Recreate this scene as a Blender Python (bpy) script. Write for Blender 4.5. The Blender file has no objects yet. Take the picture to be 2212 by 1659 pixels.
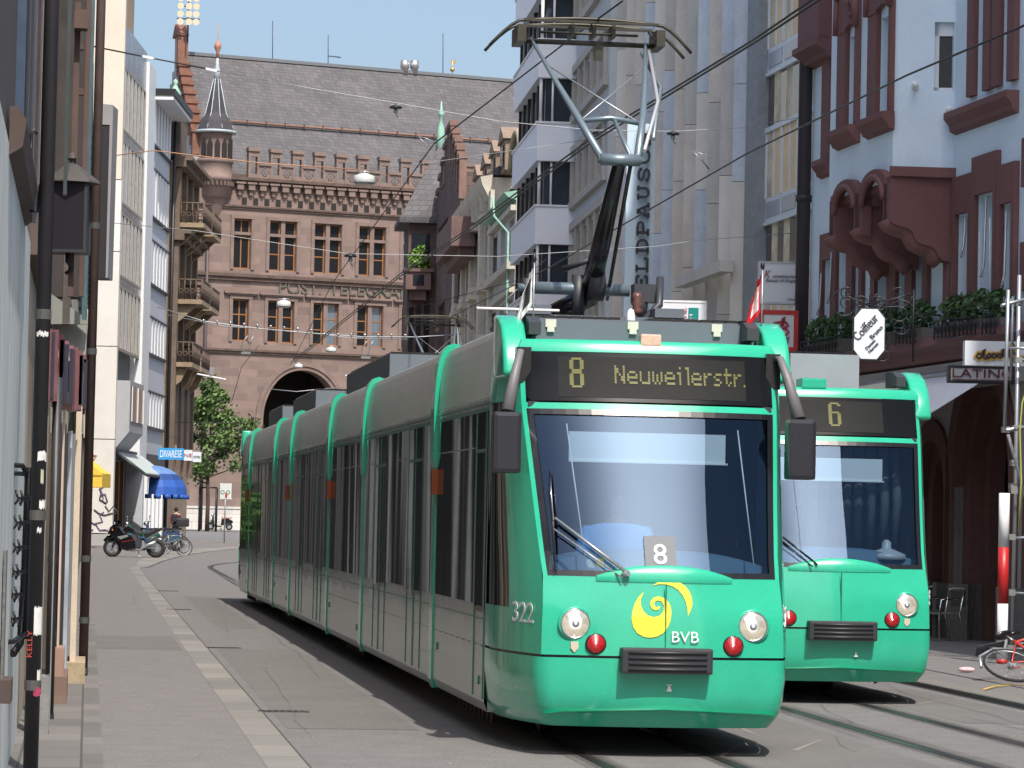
import bpy, bmesh, math, random
from mathutils import Vector, Matrix
random.seed(7)
SC = bpy.context.scene
COL = SC.collection
R = math.radians
# ---------------------------------------------------------------- camera, sky, sun, exposure
YAW, PITCH, ROLL, FPX, CAMZ = R(7.4), math.atan(290/7000), R(1.25), 7000.0, 1.85
cam = bpy.data.cameras.new('camera'); camo = bpy.data.objects.new('camera', cam); COL.objects.link(camo)
cam.sensor_width = 36; cam.lens = 36*FPX/2212; cam.clip_start = 0.5; cam.clip_end = 3000
_f0 = Vector((math.sin(YAW), math.cos(YAW), 0)); _r0 = Vector((math.cos(YAW), -math.sin(YAW), 0)); _u = Vector((0, 0, 1))
FW = (_f0*math.cos(PITCH) + _u*math.sin(PITCH)).normalized()
UP0 = (_u*math.cos(PITCH) - _f0*math.sin(PITCH)).normalized()
RT = _r0*math.cos(ROLL) + UP0*math.sin(ROLL)
UPV = UP0*math.cos(ROLL) - _r0*math.sin(ROLL)
CP = Vector((0, 0, CAMZ))
camo.matrix_world = Matrix(((RT.x, UPV.x, -FW.x, CP.x), (RT.y, UPV.y, -FW.y, CP.y), (RT.z, UPV.z, -FW.z, CP.z), (0, 0, 0, 1)))
SC.camera = camo
w = bpy.data.worlds.new("World"); SC.world = w; w.use_nodes = True
nt = w.node_tree; nt.nodes.clear()
sky = nt.nodes.new('ShaderNodeTexSky'); sky.sky_type = 'NISHITA'; sky.sun_disc = False
sky.sun_elevation = R(55); sky.sun_rotation = R(168); sky.air_density = 1.0; sky.dust_density = 4.0; sky.ozone_density = 2.2
bg = nt.nodes.new('ShaderNodeBackground'); bg.inputs[1].default_value = 0.15
wo = nt.nodes.new('ShaderNodeOutputWorld'); nt.links.new(sky.outputs[0], bg.inputs[0]); nt.links.new(bg.outputs[0], wo.inputs[0])
sl = bpy.data.lights.new('sun', 'SUN'); sl.energy = 3.9; sl.angle = R(0.5); sl.color = (1.0, 0.94, 0.86)
so = bpy.data.objects.new('sun', sl); COL.objects.link(so)
so.rotation_euler = Vector((-0.105, 0.68, -1.0)).to_track_quat('-Z', 'Y').to_euler()
SC.view_settings.view_transform = 'Standard'; SC.view_settings.look = 'None'
SC.view_settings.gamma = 1.0; SC.view_settings.use_curve_mapping = False
SC.view_settings.exposure = 0.42
try:
    SC.cycles.max_bounces = 6; SC.cycles.use_denoising = True
except Exception: pass

# ---------------------------------------------------------------- measuring the photograph (2212 x 1659 reading frame)
def ray(px, py): return FW + RT*((px-1106)/FPX) - UPV*((py-829.5)/FPX)
def at(px, py, D):                       # world point at view depth D
    return CP + ray(px, py)*D
def atY(px, py, Y):
    r = ray(px, py); return CP + r*(Y/r.y)
def atX(px, py, X):
    r = ray(px, py); return CP + r*(X/r.x)
def atZ(px, py, Z=0.0):
    r = ray(px, py); return CP + r*((Z-CAMZ)/r.z)
def gz(Y): return 0.0 if Y < 85 else min(0.0029*(Y-85), 0.6)
def hor(px): return 829.5 + 290/math.cos(ROLL) + (px-1106)*math.tan(ROLL)

# ---------------------------------------------------------------- materials
def lin(c):
    return tuple((x/12.92 if x <= .04045 else ((x+.055)/1.055)**2.4) for x in c)
MATS = {}
def mat(name, col, rough=.7, metal=0.0, var=.12, scale=3.0, bump=0.0, spec=.5, emit=None, est=1.0, coat=0.0, streak=0.0, fine=0.0):
    if name in MATS: return MATS[name]
    m = bpy.data.materials.new(name); m.use_nodes = True; n = m.node_tree.nodes; l = m.node_tree.links
    b = n['Principled BSDF']; b.inputs['Roughness'].default_value = rough; b.inputs['Metallic'].default_value = metal
    b.inputs['Specular IOR Level'].default_value = spec; b.inputs['Coat Weight'].default_value = coat
    b.inputs['Coat Roughness'].default_value = .04
    if var > 0:
        tc = n.new('ShaderNodeTexCoord'); t = n.new('ShaderNodeTexNoise'); t.inputs['Scale'].default_value = scale
        t.inputs['Detail'].default_value = 6; t.inputs['Roughness'].default_value = .65
        mp = n.new('ShaderNodeMapping'); mp.inputs['Scale'].default_value = (1, 1, .25 if streak else 1)
        l.new(tc.outputs['Object'], mp.inputs[0]); l.new(mp.outputs[0], t.inputs['Vector'])
        r = n.new('ShaderNodeValToRGB'); r.color_ramp.elements[0].position = .3; r.color_ramp.elements[1].position = .7
        k0, k1 = 1-var, 1+var
        r.color_ramp.elements[0].color = (*[x*k0 for x in col], 1); r.color_ramp.elements[1].color = (*[min(x*k1, .95) for x in col], 1)
        l.new(t.outputs['Fac'], r.inputs[0]); out = r.outputs[0]
        if fine > 0:
            t2 = n.new('ShaderNodeTexNoise'); t2.inputs['Scale'].default_value = scale*14; t2.inputs['Detail'].default_value = 3
            l.new(mp.outputs[0], t2.inputs['Vector'])
            mr = n.new('ShaderNodeMapRange'); mr.inputs[1].default_value = .3; mr.inputs[2].default_value = .7
            mr.inputs[3].default_value = 1-fine; mr.inputs[4].default_value = 1+fine
            l.new(t2.outputs['Fac'], mr.inputs[0])
            mx = n.new('ShaderNodeVectorMath'); mx.operation = 'SCALE'
            l.new(out, mx.inputs[0]); l.new(mr.outputs[0], mx.inputs['Scale']); out = mx.outputs[0]
        l.new(out, b.inputs['Base Color'])
        if bump > 0:
            bp = n.new('ShaderNodeBump'); bp.inputs['Strength'].default_value = bump; bp.inputs['Distance'].default_value = .02
            l.new(t.outputs['Fac'], bp.inputs['Height']); l.new(bp.outputs[0], b.inputs['Normal'])
    else:
        b.inputs['Base Color'].default_value = (*col, 1)
    if emit:
        b.inputs['Emission Color'].default_value = (*emit, 1); b.inputs['Emission Strength'].default_value = est
    MATS[name] = m; return m
def brick(name, c1, c2, mortar, bw, bh, ms=.012, rough=.85, noise=.25, squash=1.0, bump=.25, axes='xz', bias=0.0):
    if name in MATS: return MATS[name]
    m = bpy.data.materials.new(name); m.use_nodes = True; n = m.node_tree.nodes; l = m.node_tree.links
    b = n['Principled BSDF']; b.inputs['Roughness'].default_value = rough
    tc = n.new('ShaderNodeTexCoord'); sp = n.new('ShaderNodeSeparateXYZ'); cb = n.new('ShaderNodeCombineXYZ')
    l.new(tc.outputs['Object'], sp.inputs[0])
    if axes == 'xz':
        ad = n.new('ShaderNodeMath'); ad.operation = 'ADD'; l.new(sp.outputs[0], ad.inputs[0]); l.new(sp.outputs[1], ad.inputs[1])
        l.new(ad.outputs[0], cb.inputs[0]); l.new(sp.outputs[2], cb.inputs[1])
    elif axes == 'xy': l.new(sp.outputs[0], cb.inputs[0]); l.new(sp.outputs[1], cb.inputs[1])
    elif axes == 'yx': l.new(sp.outputs[1], cb.inputs[0]); l.new(sp.outputs[0], cb.inputs[1])
    t = n.new('ShaderNodeTexBrick'); t.inputs['Scale'].default_value = 1; t.inputs['Brick Width'].default_value = bw
    t.inputs['Row Height'].default_value = bh; t.inputs['Mortar Size'].default_value = ms; t.inputs['Mortar Smooth'].default_value = .3
    t.inputs['Bias'].default_value = bias
    t.inputs['Color1'].default_value = (*c1, 1); t.inputs['Color2'].default_value = (*c2, 1); t.inputs['Mortar'].default_value = (*mortar, 1)
    l.new(cb.outputs[0], t.inputs['Vector'])
    nz = n.new('ShaderNodeTexNoise'); nz.inputs['Scale'].default_value = .35; nz.inputs['Detail'].default_value = 7; nz.inputs['Roughness'].default_value = .7
    l.new(tc.outputs['Object'], nz.inputs['Vector'])
    mr = n.new('ShaderNodeMapRange'); mr.inputs[1].default_value = .3; mr.inputs[2].default_value = .7
    mr.inputs[3].default_value = 1-noise; mr.inputs[4].default_value = 1+noise; l.new(nz.outputs['Fac'], mr.inputs[0])
    mx = n.new('ShaderNodeVectorMath'); mx.operation = 'SCALE'; l.new(t.outputs['Color'], mx.inputs[0]); l.new(mr.outputs[0], mx.inputs['Scale'])
    l.new(mx.outputs[0], b.inputs['Base Color'])
    if bump:
        bp = n.new('ShaderNodeBump'); bp.invert = True; bp.inputs['Strength'].default_value = bump; bp.inputs['Distance'].default_value = .03
        l.new(t.outputs['Fac'], bp.inputs['Height']); l.new(bp.outputs[0], b.inputs['Normal'])
    MATS[name] = m; return m
def clear_glass(name, tint=(.6, .7, .72), refl=.3, rough=.0, wavy=0.0):
    if name in MATS: return MATS[name]
    m = bpy.data.materials.new(name); m.use_nodes = True; n = m.node_tree.nodes; l = m.node_tree.links
    n.remove(n['Principled BSDF']); o = n['Material Output']
    tr = n.new('ShaderNodeBsdfTransparent'); tr.inputs[0].default_value = (*tint, 1)
    gl = n.new('ShaderNodeBsdfGlossy'); gl.inputs['Roughness'].default_value = rough; gl.inputs[0].default_value = (.33, .48, .70, 1)
    fr = n.new('ShaderNodeFresnel'); fr.inputs[0].default_value = 1.5
    mr = n.new('ShaderNodeMath'); mr.operation = 'ADD'; mr.use_clamp = True; mr.inputs[1].default_value = refl
    l.new(fr.outputs[0], mr.inputs[0])
    mx = n.new('ShaderNodeMixShader'); l.new(mr.outputs[0], mx.inputs[0]); l.new(tr.outputs[0], mx.inputs[1]); l.new(gl.outputs[0], mx.inputs[2])
    l.new(mx.outputs[0], o.inputs[0]); MATS[name] = m; return m
def wavy(m, scale, dist, strength=1.0, zs=.12):
    """pressed-sheet unevenness so that reflections wobble"""
    n = m.node_tree.nodes; l = m.node_tree.links; b = n['Principled BSDF']
    tc = n.new('ShaderNodeTexCoord'); mp = n.new('ShaderNodeMapping'); mp.inputs['Scale'].default_value = (1, 1, zs)
    t = n.new('ShaderNodeTexNoise'); t.inputs['Scale'].default_value = scale; t.inputs['Detail'].default_value = 1
    l.new(tc.outputs['Object'], mp.inputs[0]); l.new(mp.outputs[0], t.inputs['Vector'])
    bp = n.new('ShaderNodeBump'); bp.inputs['Strength'].default_value = strength; bp.inputs['Distance'].default_value = dist
    l.new(t.outputs['Fac'], bp.inputs['Height']); l.new(bp.outputs[0], b.inputs['Normal'])
    try: l.new(bp.outputs[0], b.inputs['Coat Normal'])
    except Exception: pass

# ---------------------------------------------------------------- mesh builder
class MB:
    def __init__(s): s.v = []; s.f = []; s.mi = []; s.M = None; s.cur = 0; s.sm = []
    def _a(s, p):
        p = Vector(p)
        if s.M is not None: p = s.M @ p
        s.v.append(p); return len(s.v)-1
    def face(s, pts, smooth=False):
        s.f.append([s._a(p) for p in pts]); s.mi.append(s.cur); s.sm.append(smooth); return s
    def idx(s, f, smooth=False): s.f.append(list(f)); s.mi.append(s.cur); s.sm.append(smooth)
    def box(s, a, b):
        x0, y0, z0 = [min(a[i], b[i]) for i in range(3)]; x1, y1, z1 = [max(a[i], b[i]) for i in range(3)]
        i = [s._a(p) for p in ((x0,y0,z0),(x1,y0,z0),(x1,y1,z0),(x0,y1,z0),(x0,y0,z1),(x1,y0,z1),(x1,y1,z1),(x0,y1,z1))]
        for q in ((0,3,2,1),(4,5,6,7),(0,1,5,4),(1,2,6,5),(2,3,7,6),(3,0,4,7)): s.idx([i[k] for k in q])
        return s
    def obox(s, c, ax, ay, az):          # oriented box: centre and half axes
        c, ax, ay, az = map(Vector, (c, ax, ay, az))
        i = [s._a(c+ax*p+ay*q+az*r) for p, q, r in ((-1,-1,-1),(1,-1,-1),(1,1,-1),(-1,1,-1),(-1,-1,1),(1,-1,1),(1,1,1),(-1,1,1))]
        for q in ((0,3,2,1),(4,5,6,7),(0,1,5,4),(1,2,6,5),(2,3,7,6),(3,0,4,7)): s.idx([i[k] for k in q])
        return s
    def prism(s, poly, d):               # poly: list of 3d points (planar), extruded along vector d
        d = Vector(d); n = len(poly); a = [s._a(p) for p in poly]; b = [s._a(Vector(p)+d) for p in poly]
        s.idx(a[::-1]); s.idx(b)
        for k in range(n): s.idx([a[k], a[(k+1) % n], b[(k+1) % n], b[k]])
        return s
    def tube(s, pts, r, n=8, cap=True, closed=False, smooth=True):
        pts = [Vector(p) for p in pts]; m = len(pts); rs = r if isinstance(r, (list, tuple)) else [r]*m
        rings = []; prev = None
        for k, p in enumerate(pts):
            if closed: t = pts[(k+1) % m]-pts[k-1]
            else: t = pts[min(k+1, m-1)]-pts[max(k-1, 0)]
            if t.length < 1e-9: t = Vector((0, 0, 1))
            t.normalize()
            if prev is None:
                h = Vector((0, 0, 1)) if abs(t.z) < .9 else Vector((1, 0, 0)); u = t.cross(h).normalized()
            else:
                u = prev - t*prev.dot(t)
                if u.length < 1e-6: u = t.orthogonal()
                u.normalize()
            prev = u; v = t.cross(u)
            rings.append([s._a(p+(u*math.cos(2*math.pi*j/n)+v*math.sin(2*math.pi*j/n))*rs[k]) for j in range(n)])
        for k in range(m if closed else m-1):
            A = rings[k]; B = rings[(k+1) % m]
            for j in range(n): s.idx([A[j], A[(j+1) % n], B[(j+1) % n], B[j]], smooth)
        if cap and not closed: s.idx(rings[0][::-1]); s.idx(rings[-1])
        return s
    def cyl(s, a, b, r, n=12, r2=None): return s.tube([a, b], [r, r if r2 is None else r2], n)
    def lathe(s, prof, c=(0,0,0), axis='z', n=20, smooth=True):      # prof: (r, h)
        c = Vector(c); rings = []
        for r_, h in prof:
            ring = []
            for j in range(n):
                a = 2*math.pi*j/n; x, y = r_*math.cos(a), r_*math.sin(a)
                p = {'z': Vector((x, y, h)), 'y': Vector((x, h, y)), 'x': Vector((h, x, y))}[axis]
                ring.append(s._a(c+p))
            rings.append(ring)
        for k in range(len(rings)-1):
            for j in range(n): s.idx([rings[k][j], rings[k][(j+1) % n], rings[k+1][(j+1) % n], rings[k+1][j]], smooth)
        s.idx(rings[0][::-1]); s.idx(rings[-1]); return s
    def ball(s, c, r, n=12, m=8, sc=(1,1,1)):
        pr = [(Vector(c), [])]
        c = Vector(c); rings = []
        for i in range(m+1):
            th = math.pi*i/m; rr = max(math.sin(th), .001)
            rings.append([s._a(c+Vector((rr*math.cos(2*math.pi*j/n)*r*sc[0], rr*math.sin(2*math.pi*j/n)*r*sc[1], -math.cos(th)*r*sc[2]))) for j in range(n)])
        for k in range(m):
            for j in range(n): s.idx([rings[k][j], rings[k][(j+1) % n], rings[k+1][(j+1) % n], rings[k+1][j]], True)
        return s
    def torus(s, c, Rr, r, axis='x', n=24, m=8):
        c = Vector(c); pts = []
        for k in range(n):
            a = 2*math.pi*k/n; x, y = Rr*math.cos(a), Rr*math.sin(a)
            pts.append(c + {'x': Vector((0, x, y)), 'y': Vector((x, 0, y)), 'z': Vector((x, y, 0))}[axis])
        return s.tube(pts, r, m, closed=True)
    def text(s, txt, O, ux, uz, w, h, d=.02, shear=0.0):
        """lettering fitted to w x h, lower left at O, running along ux, up uz, thickness d against the viewer side"""
        cu = bpy.data.curves.new('t', 'FONT'); cu.body = txt; cu.extrude = .02; cu.resolution_u = 3; cu.shear = shear
        ob = bpy.data.objects.new('t', cu); me = bpy.data.meshes.new_from_object(ob)
        co = [v.co.copy() for v in me.vertices]
        if not co: return s
        x0 = min(c.x for c in co); x1 = max(c.x for c in co); y0 = min(c.y for c in co); y1 = max(c.y for c in co)
        O, ux, uz = Vector(O), Vector(ux).normalized(), Vector(uz).normalized(); nn = ux.cross(uz)
        if w is None: w = h*(x1-x0)/max(y1-y0, 1e-6)
        base = len(s.v)
        for c in co: s._a(O+ux*((c.x-x0)/(x1-x0)*w)+uz*((c.y-y0)/(y1-y0)*h)+nn*(c.z/.02*d/2+d/2))
        for p in me.polygons: s.idx([base+k for k in p.vertices])
        bpy.data.objects.remove(ob); bpy.data.curves.remove(cu); bpy.data.meshes.remove(me); return s
    def strokes(s, segs, O, ux, uz, sx, sz, wd, d=.02):
        """flat strokes: polylines in 0..1 space"""
        O, ux, uz = Vector(O), Vector(ux).normalized(), Vector(uz).normalized(); nn = ux.cross(uz)
        for pl in segs:
            P = [O+ux*(x*sx)+uz*(z*sz) for x, z in pl]
            L = []; Rr = []
            for k, p in enumerate(P):
                t = (P[min(k+1, len(P)-1)]-P[max(k-1, 0)]).normalized(); q = nn.cross(t)*(wd/2)
                L.append(p+q); Rr.append(p-q)
            for k in range(len(P)-1):
                s.prism([L[k], Rr[k], Rr[k+1], L[k+1]], nn*d)
        return s
    def build(s, name, mt, parent=None, smooth=None, bevel=None, **kw):
        me = bpy.data.meshes.new(name); me.from_pydata([tuple(v) for v in s.v], [], s.f)
        ms = mt if isinstance(mt, (list, tuple)) else [mt]
        for m_ in ms: me.materials.append(m_)
        me.polygons.foreach_set('material_index', [min(i, len(ms)-1) for i in s.mi])
        me.polygons.foreach_set('use_smooth', [bool(x) if smooth is None else smooth for x in s.sm])
        me.update()
        o = bpy.data.objects.new(name, me); COL.objects.link(o)
        if parent is not None: o.parent = parent
        if bevel:
            bm = bmesh.new(); bm.from_mesh(me); bmesh.ops.remove_doubles(bm, verts=bm.verts, dist=1e-5)
            bmesh.ops.bevel(bm, geom=[e for e in bm.edges if e.is_manifold and e.calc_face_angle(0) > .5], offset=bevel, segments=2, affect='EDGES', profile=.7)
            bm.to_mesh(me); bm.free()
        tag(o, **kw); return o
def build_split(mb, name, mt, parent=None, gap=.02):
    """one object per separate piece: pieces whose bounds touch stay together"""
    n = len(mb.v); par = list(range(n))
    def fd(i):
        while par[i] != i: par[i] = par[par[i]]; i = par[i]
        return i
    for f in mb.f:
        for a in f[1:]: par[fd(a)] = fd(f[0])
    isl = {}
    for k, f in enumerate(mb.f): isl.setdefault(fd(f[0]), []).append(k)
    items = []
    for fs in isl.values():
        vs = {a for k in fs for a in mb.f[k]}; lo = [min(mb.v[a][c] for a in vs)-gap for c in range(3)]; hi = [max(mb.v[a][c] for a in vs)+gap for c in range(3)]; items.append([lo, hi, fs])
    ch = True
    while ch:
        ch = False
        for i in range(len(items)):
            for j in range(i+1, len(items)):
                A, B = items[i], items[j]
                if all(A[0][c] <= B[1][c] and B[0][c] <= A[1][c] for c in range(3)):
                    items[i] = [[min(p, q) for p, q in zip(A[0], B[0])], [max(p, q) for p, q in zip(A[1], B[1])], A[2]+B[2]]; items.pop(j); ch = True; break
            if ch: break
    out = []
    for _, _, fs in items:
        s = MB(); mp = {}
        for k in fs:
            s.f.append([mp.setdefault(a, len(mp)) for a in mb.f[k]]); s.mi.append(mb.mi[k]); s.sm.append(mb.sm[k])
        s.v = [None]*len(mp)
        for a, b in mp.items(): s.v[b] = mb.v[a]
        out.append(s.build(name, mt, parent))
    return out
def tag(o, label=None, cat=None, group=None, kind=None):
    if label: o['label'] = label
    if cat: o['category'] = cat
    if group: o['group'] = group
    if kind: o['kind'] = kind
    return o
def empty(name, label, cat, loc=(0,0,0), rz=0.0, group=None, rot=None):
    o = bpy.data.objects.new(name, None); COL.objects.link(o); o.empty_display_size = .3
    o.location = loc; o.rotation_euler = rot if rot else (0, 0, rz); return tag(o, label, cat, group)
def copy_tree(o, parent=None, label=None, loc=None, rot=None):
    c = o.copy(); COL.objects.link(c)
    for k in list(c.keys()):
        pass
    if parent is not None: c.parent = parent
    if label: c['label'] = label
    if loc is not None: c.location = loc
    if rot is not None: c.rotation_euler = rot
    for ch in list(o.children): copy_tree(ch, c)
    return c
bpy.context.view_layer.update()

# ---------------------------------------------------------------- facade frame: x to the photo's right, -y to the street, z up
class Fr:
    def __init__(s, px0, D0, vpx=None, ang=None, side='R', X0=None):
        p = CP + ray(px0, hor(px0))*D0
        th = math.atan((vpx-1106)/FPX) if ang is None else R(ang)
        d = _f0*math.cos(th) + _r0*math.sin(th)
        if side == 'R': d = -d
        s.d = Vector((d.x, d.y, 0)).normalized(); s.O = Vector((p.x, p.y, gz(p.y)))
        s.n = Vector((-s.d.y, s.d.x, 0))      # inward
        s.rz = math.atan2(s.d.y, s.d.x)
    def uz(s, px, py, out=0.0):
        r = ray(px, py); P0 = s.O - s.n*out
        t = (P0-CP).dot(s.n)/r.dot(s.n); h = CP+r*t-s.O
        return h.dot(s.d), h.z
    def u(s, px, py=1000, out=0.0): return s.uz(px, py, out)[0]
    def z(s, px, py, out=0.0): return s.uz(px, py, out)[1]
    def world(s, u, out, z): return s.O+s.d*u-s.n*out+Vector((0, 0, z))
    def thing(s, name, label, cat, group=None): return empty(name, label, cat, s.O, s.rz, group)
def holes_wall(mb, u0, u1, z0, z1, holes, y=0.0, rev=.25, rmat=None):
    us = sorted(set([u0, u1]+[min(max(h[k], u0), u1) for h in holes for k in (0, 1)]))
    zs = sorted(set([z0, z1]+[min(max(h[k], z0), z1) for h in holes for k in (2, 3)]))
    for i in range(len(us)-1):
        run = None
        for j in range(len(zs)-1):
            cu, cz = (us[i]+us[i+1])/2, (zs[j]+zs[j+1])/2
            inside = any(h[0] < cu < h[1] and h[2] < cz < h[3] for h in holes)
            if not inside:
                if run is None: run = zs[j]
                end = zs[j+1]
            if inside or j == len(zs)-2:
                if run is not None: mb.face([(us[i], y, run), (us[i+1], y, run), (us[i+1], y, end), (us[i], y, end)])
                run = None
    cm = mb.cur
    if rmat is not None: mb.cur = rmat
    for a, b, c, d in holes:
        mb.face([(a,y,c),(a,y+rev,c),(a,y+rev,d),(a,y,d)]); mb.face([(b,y,c),(b,y,d),(b,y+rev,d),(b,y+rev,c)])
        mb.face([(a,y,d),(a,y+rev,d),(b,y+rev,d),(b,y,d)]); mb.face([(a,y,c),(b,y,c),(b,y+rev,c),(a,y+rev,c)])
    mb.cur = cm
def window(parent, u0, u1, z0, z1, y, fm, gm, cols=2, rows=1, fw=.07, t=.06, name='window', rowz=None):
    m = MB()
    m.box((u0, y, z0), (u0+fw, y+t, z1)); m.box((u1-fw, y, z0), (u1, y+t, z1))
    m.box((u0+fw, y, z0), (u1-fw, y+t, z0+fw)); m.box((u0+fw, y, z1-fw), (u1-fw, y+t, z1))
    xs = [u0+(u1-u0)*k/cols for k in range(1, cols)]
    for x in xs: m.box((x-fw*.4, y+.004, z0+fw), (x+fw*.4, y+t-.004, z1-fw))
    for zz in (rowz if rowz is not None else [z0+(z1-z0)*k/rows for k in range(1, rows)]):
        m.box((u0+fw, y+.008, zz-fw*.4), (u1-fw, y+t-.008, zz+fw*.4))
    o = m.build(name, fm, parent)
    g = MB(); g.box((u0+fw*.5, y+t*.5, z0+fw*.5), (u1-fw*.5, y+t*.5+.012, z1-fw*.5)); g.build('pane', gm, o)
    return o
def shell(mb, u0, u1, z1, depth, z0=-.3, y=0.0, top=True):
    mb.face([(u0,y,z0),(u0,y,z1),(u0,y+depth,z1),(u0,y+depth,z0)]); mb.face([(u1,y,z0),(u1,y+depth,z0),(u1,y+depth,z1),(u1,y,z1)])
    mb.face([(u0,y+depth,z0),(u0,y+depth,z1),(u1,y+depth,z1),(u1,y+depth,z0)])
    if top: mb.face([(u0,y,z1),(u1,y,z1),(u1,y+depth,z1),(u0,y+depth,z1)])

# ---------------------------------------------------------------- palette
M_asph = mat('asphalt', (.148, .143, .140), .9, var=.13, scale=2.6, fine=.26)
M_pave = mat('pavement_asphalt', (.157, .150, .146), .9, var=.11, scale=3.0, fine=.24)
M_black = mat('black_metal', (.012, .013, .016), .45, var=0)
M_dark = mat('dark_grey', (.035, .038, .045), .5, var=0)
M_steel = mat('galvanised_steel', (.42, .44, .46), .38, .7, var=.1, scale=8)
M_chrome = mat('chrome', (.75, .75, .76), .12, 1.0, var=0)
M_glassd = mat('dark_window_glass', (.018, .022, .028), .06, var=0, spec=.7)
M_glassb = mat('pale_window_glass', (.10, .14, .18), .08, var=0, spec=.8)
M_white = mat('white_paint', (.74, .75, .76), .5, var=.05, scale=2)
M_rubber = mat('rubber', (.018, .018, .02), .8, var=0)
M_red = mat('red_paint', (.45, .02, .02), .4, var=0)
M_yellow = mat('yellow_paint', (.75, .55, .03), .5, var=0)
# ================================================================ THE SETTING
def gnd(px, py):
    z = 0.0
    for _ in range(12):
        p = atZ(px, py, z); z = gz(p.y)
    return atZ(px, py, z)
def strip(name, L, Rr, mt, dz, kind='structure', lab=None, parent=None):
    m = MB()
    for k in range(len(L)-1):
        q = [L[k], Rr[k], Rr[k+1], L[k+1]]
        m.face([(p[0], p[1], gz(p[1])+dz) for p in q])
    return m.build(name, mt, parent, kind=kind)
# ground sheet to the horizon
m = MB(); ys = [-150, 0, 85]+[85+k*30 for k in range(1, 7)]+[292, 600, 2500]
for k in range(len(ys)-1):
    m.face([(-1200, ys[k], gz(ys[k])), (1200, ys[k], gz(ys[k])), (1200, ys[k+1], gz(ys[k+1])), (-1200, ys[k+1], gz(ys[k+1]))])
m.build('road', M_asph, kind='structure')
# left footway and its flush stone gutter
YS = [-20, 5, 15, 25, 40, 55, 70, 85, 95, 102]
bend = [gnd(317, 1226), gnd(350, 1212), gnd(400, 1199), gnd(450, 1192), gnd(507, 1186), gnd(600, 1179), gnd(760, 1173)]
Lk = [(1.34, y) for y in YS]; Rk = [(1.65, y) for y in YS]
for k, p in enumerate(bend):
    Rk.append((p.x, p.y)); t = (bend[min(k+1, 6)]-bend[max(k-1, 0)]).normalized(); q = Vector((-t.y, t.x))
    Lk.append((p.x+q.x*(.35+.45*min(k, 2)), p.y+q.y*(.35+.45*min(k, 2))))
M_gut = brick('gutter_stone', (.225, .215, .195), (.16, .155, .148), (.07, .07, .065), 1.15, 3.0, .012, noise=.15, bump=.1, axes='yx')
strip('kerb_strip', Lk, Rk, M_gut, .006)
strip('pavement', [(-8, y) for y in YS]+[(-6, p.y+4) for p in bend], Lk, M_pave, .003)
M_line = mat('tar_line', (.03, .03, .03), .8, var=0)
strip('kerb_joint', [(a[0]-.0, a[1]) for a in Rk], [(a[0]+.014+.06*(i > 9), a[1]-.02) for i, a in enumerate(Rk)], mat('kerb_gap', (.07, .066, .063), .9, var=.2), .009)
M_fs = brick('forecourt_slabs', (.17, .16, .15), (.12, .115, .11), (.07, .07, .065), .9, .45, .012, noise=.15, bump=.1, axes='yx')
strip('building_edge_slabs', [(-.6, y) for y in range(20, 60, 5)], [(.16, y) for y in range(20, 60, 5)], M_fs, .007)
# right footway: real step at the kerb
m = MB(); xk = 9.62; ysr = [-20, 30, 60, 85, 130, 200]
for k in range(len(ysr)-1):
    a, b = ysr[k], ysr[k+1]
    m.face([(xk, a, gz(a)+.05), (26, a, gz(a)+.05), (26, b, gz(b)+.05), (xk, b, gz(b)+.05)])
    m.face([(xk, a, gz(a)), (xk, a, gz(a)+.05), (xk, b, gz(b)+.05), (xk, b, gz(b))])
m.build('footway', M_pave, kind='structure')
strip('footway_kerbstone', [(9.64, y) for y in ysr], [(9.95, y) for y in ysr], mat('kerbstone', (.17, .16, .145), .8, var=.15, scale=4), .054)
strip('kerb_joint', [(9.56, y) for y in ysr], [(9.615, y) for y in ysr], M_line, .004)
strip('footway_joint', [(10.55, y) for y in ysr], [(10.59, y) for y in ysr], M_line, .054)
# rails
M_rail = mat('rail_steel', (.16, .16, .165), .3, .9, var=.15, scale=2)
M_groove = mat('rail_groove', (.012, .012, .012), .7, var=0)
def bendx(y): return 0.0 if y < 104 else (y-104)**2*.012
def rail(x):
    Y = [-20, 0, 20, 40, 60, 80, 95, 104, 108, 112, 116, 120, 124, 128, 134, 140]
    strip('rail_groove', [(x-.10+bendx(y), y) for y in Y], [(x+.10+bendx(y), y) for y in Y], M_groove2, .0035)
    strip('rail', [(x-.055+bendx(y), y) for y in Y], [(x+.0+bendx(y), y) for y in Y], M_rail, .008)
    strip('rail_groove', [(x+.0+bendx(y), y) for y in Y], [(x+.045+bendx(y), y) for y in Y], M_groove, .008)
M_groove2 = mat('rail_bed', (.06, .057, .053), .9, var=.2, scale=3)
for x in (3.92, 4.96, 6.98, 8.02): rail(x)
# repair patches and cracks in the asphalt
M_patch = mat('asphalt_patch', (.132, .126, .121), .92, var=.1, scale=1, fine=.1)
for (x0, x1, y0, y1) in ((1.75, 2.9, 28, 44), (.1, 1.3, 43.5, 48), (5.1, 6.6, 20, 40), (2.1, 2.75, 52, 71), (8.3, 9.4, 30, 36)):
    strip('asphalt_patch', [(x0, y0), (x0+.03, y1)], [(x1, y0), (x1-.02, y1)], M_patch, .0022 if x0 > 1.5 else .0052)
M_scr = mat('scrape', (.24, .215, .18), .9, var=.2, scale=6)
for pl in (((1395, 1561), (1490, 1592)), ((1556, 1636), (1600, 1606)), ((1716, 1622), (1775, 1598)), ((1980, 1522), (2040, 1512)), ((1590, 1570), (1640, 1590))):
    a, b = gnd(*pl[0]), gnd(*pl[1]); t = (b-a); q = Vector((-t.y, t.x, 0)).normalized()*.025
    strip('scrape_mark', [a-q, b-q*.3], [a+q, b+q*.3], M_scr, .0045)
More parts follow.
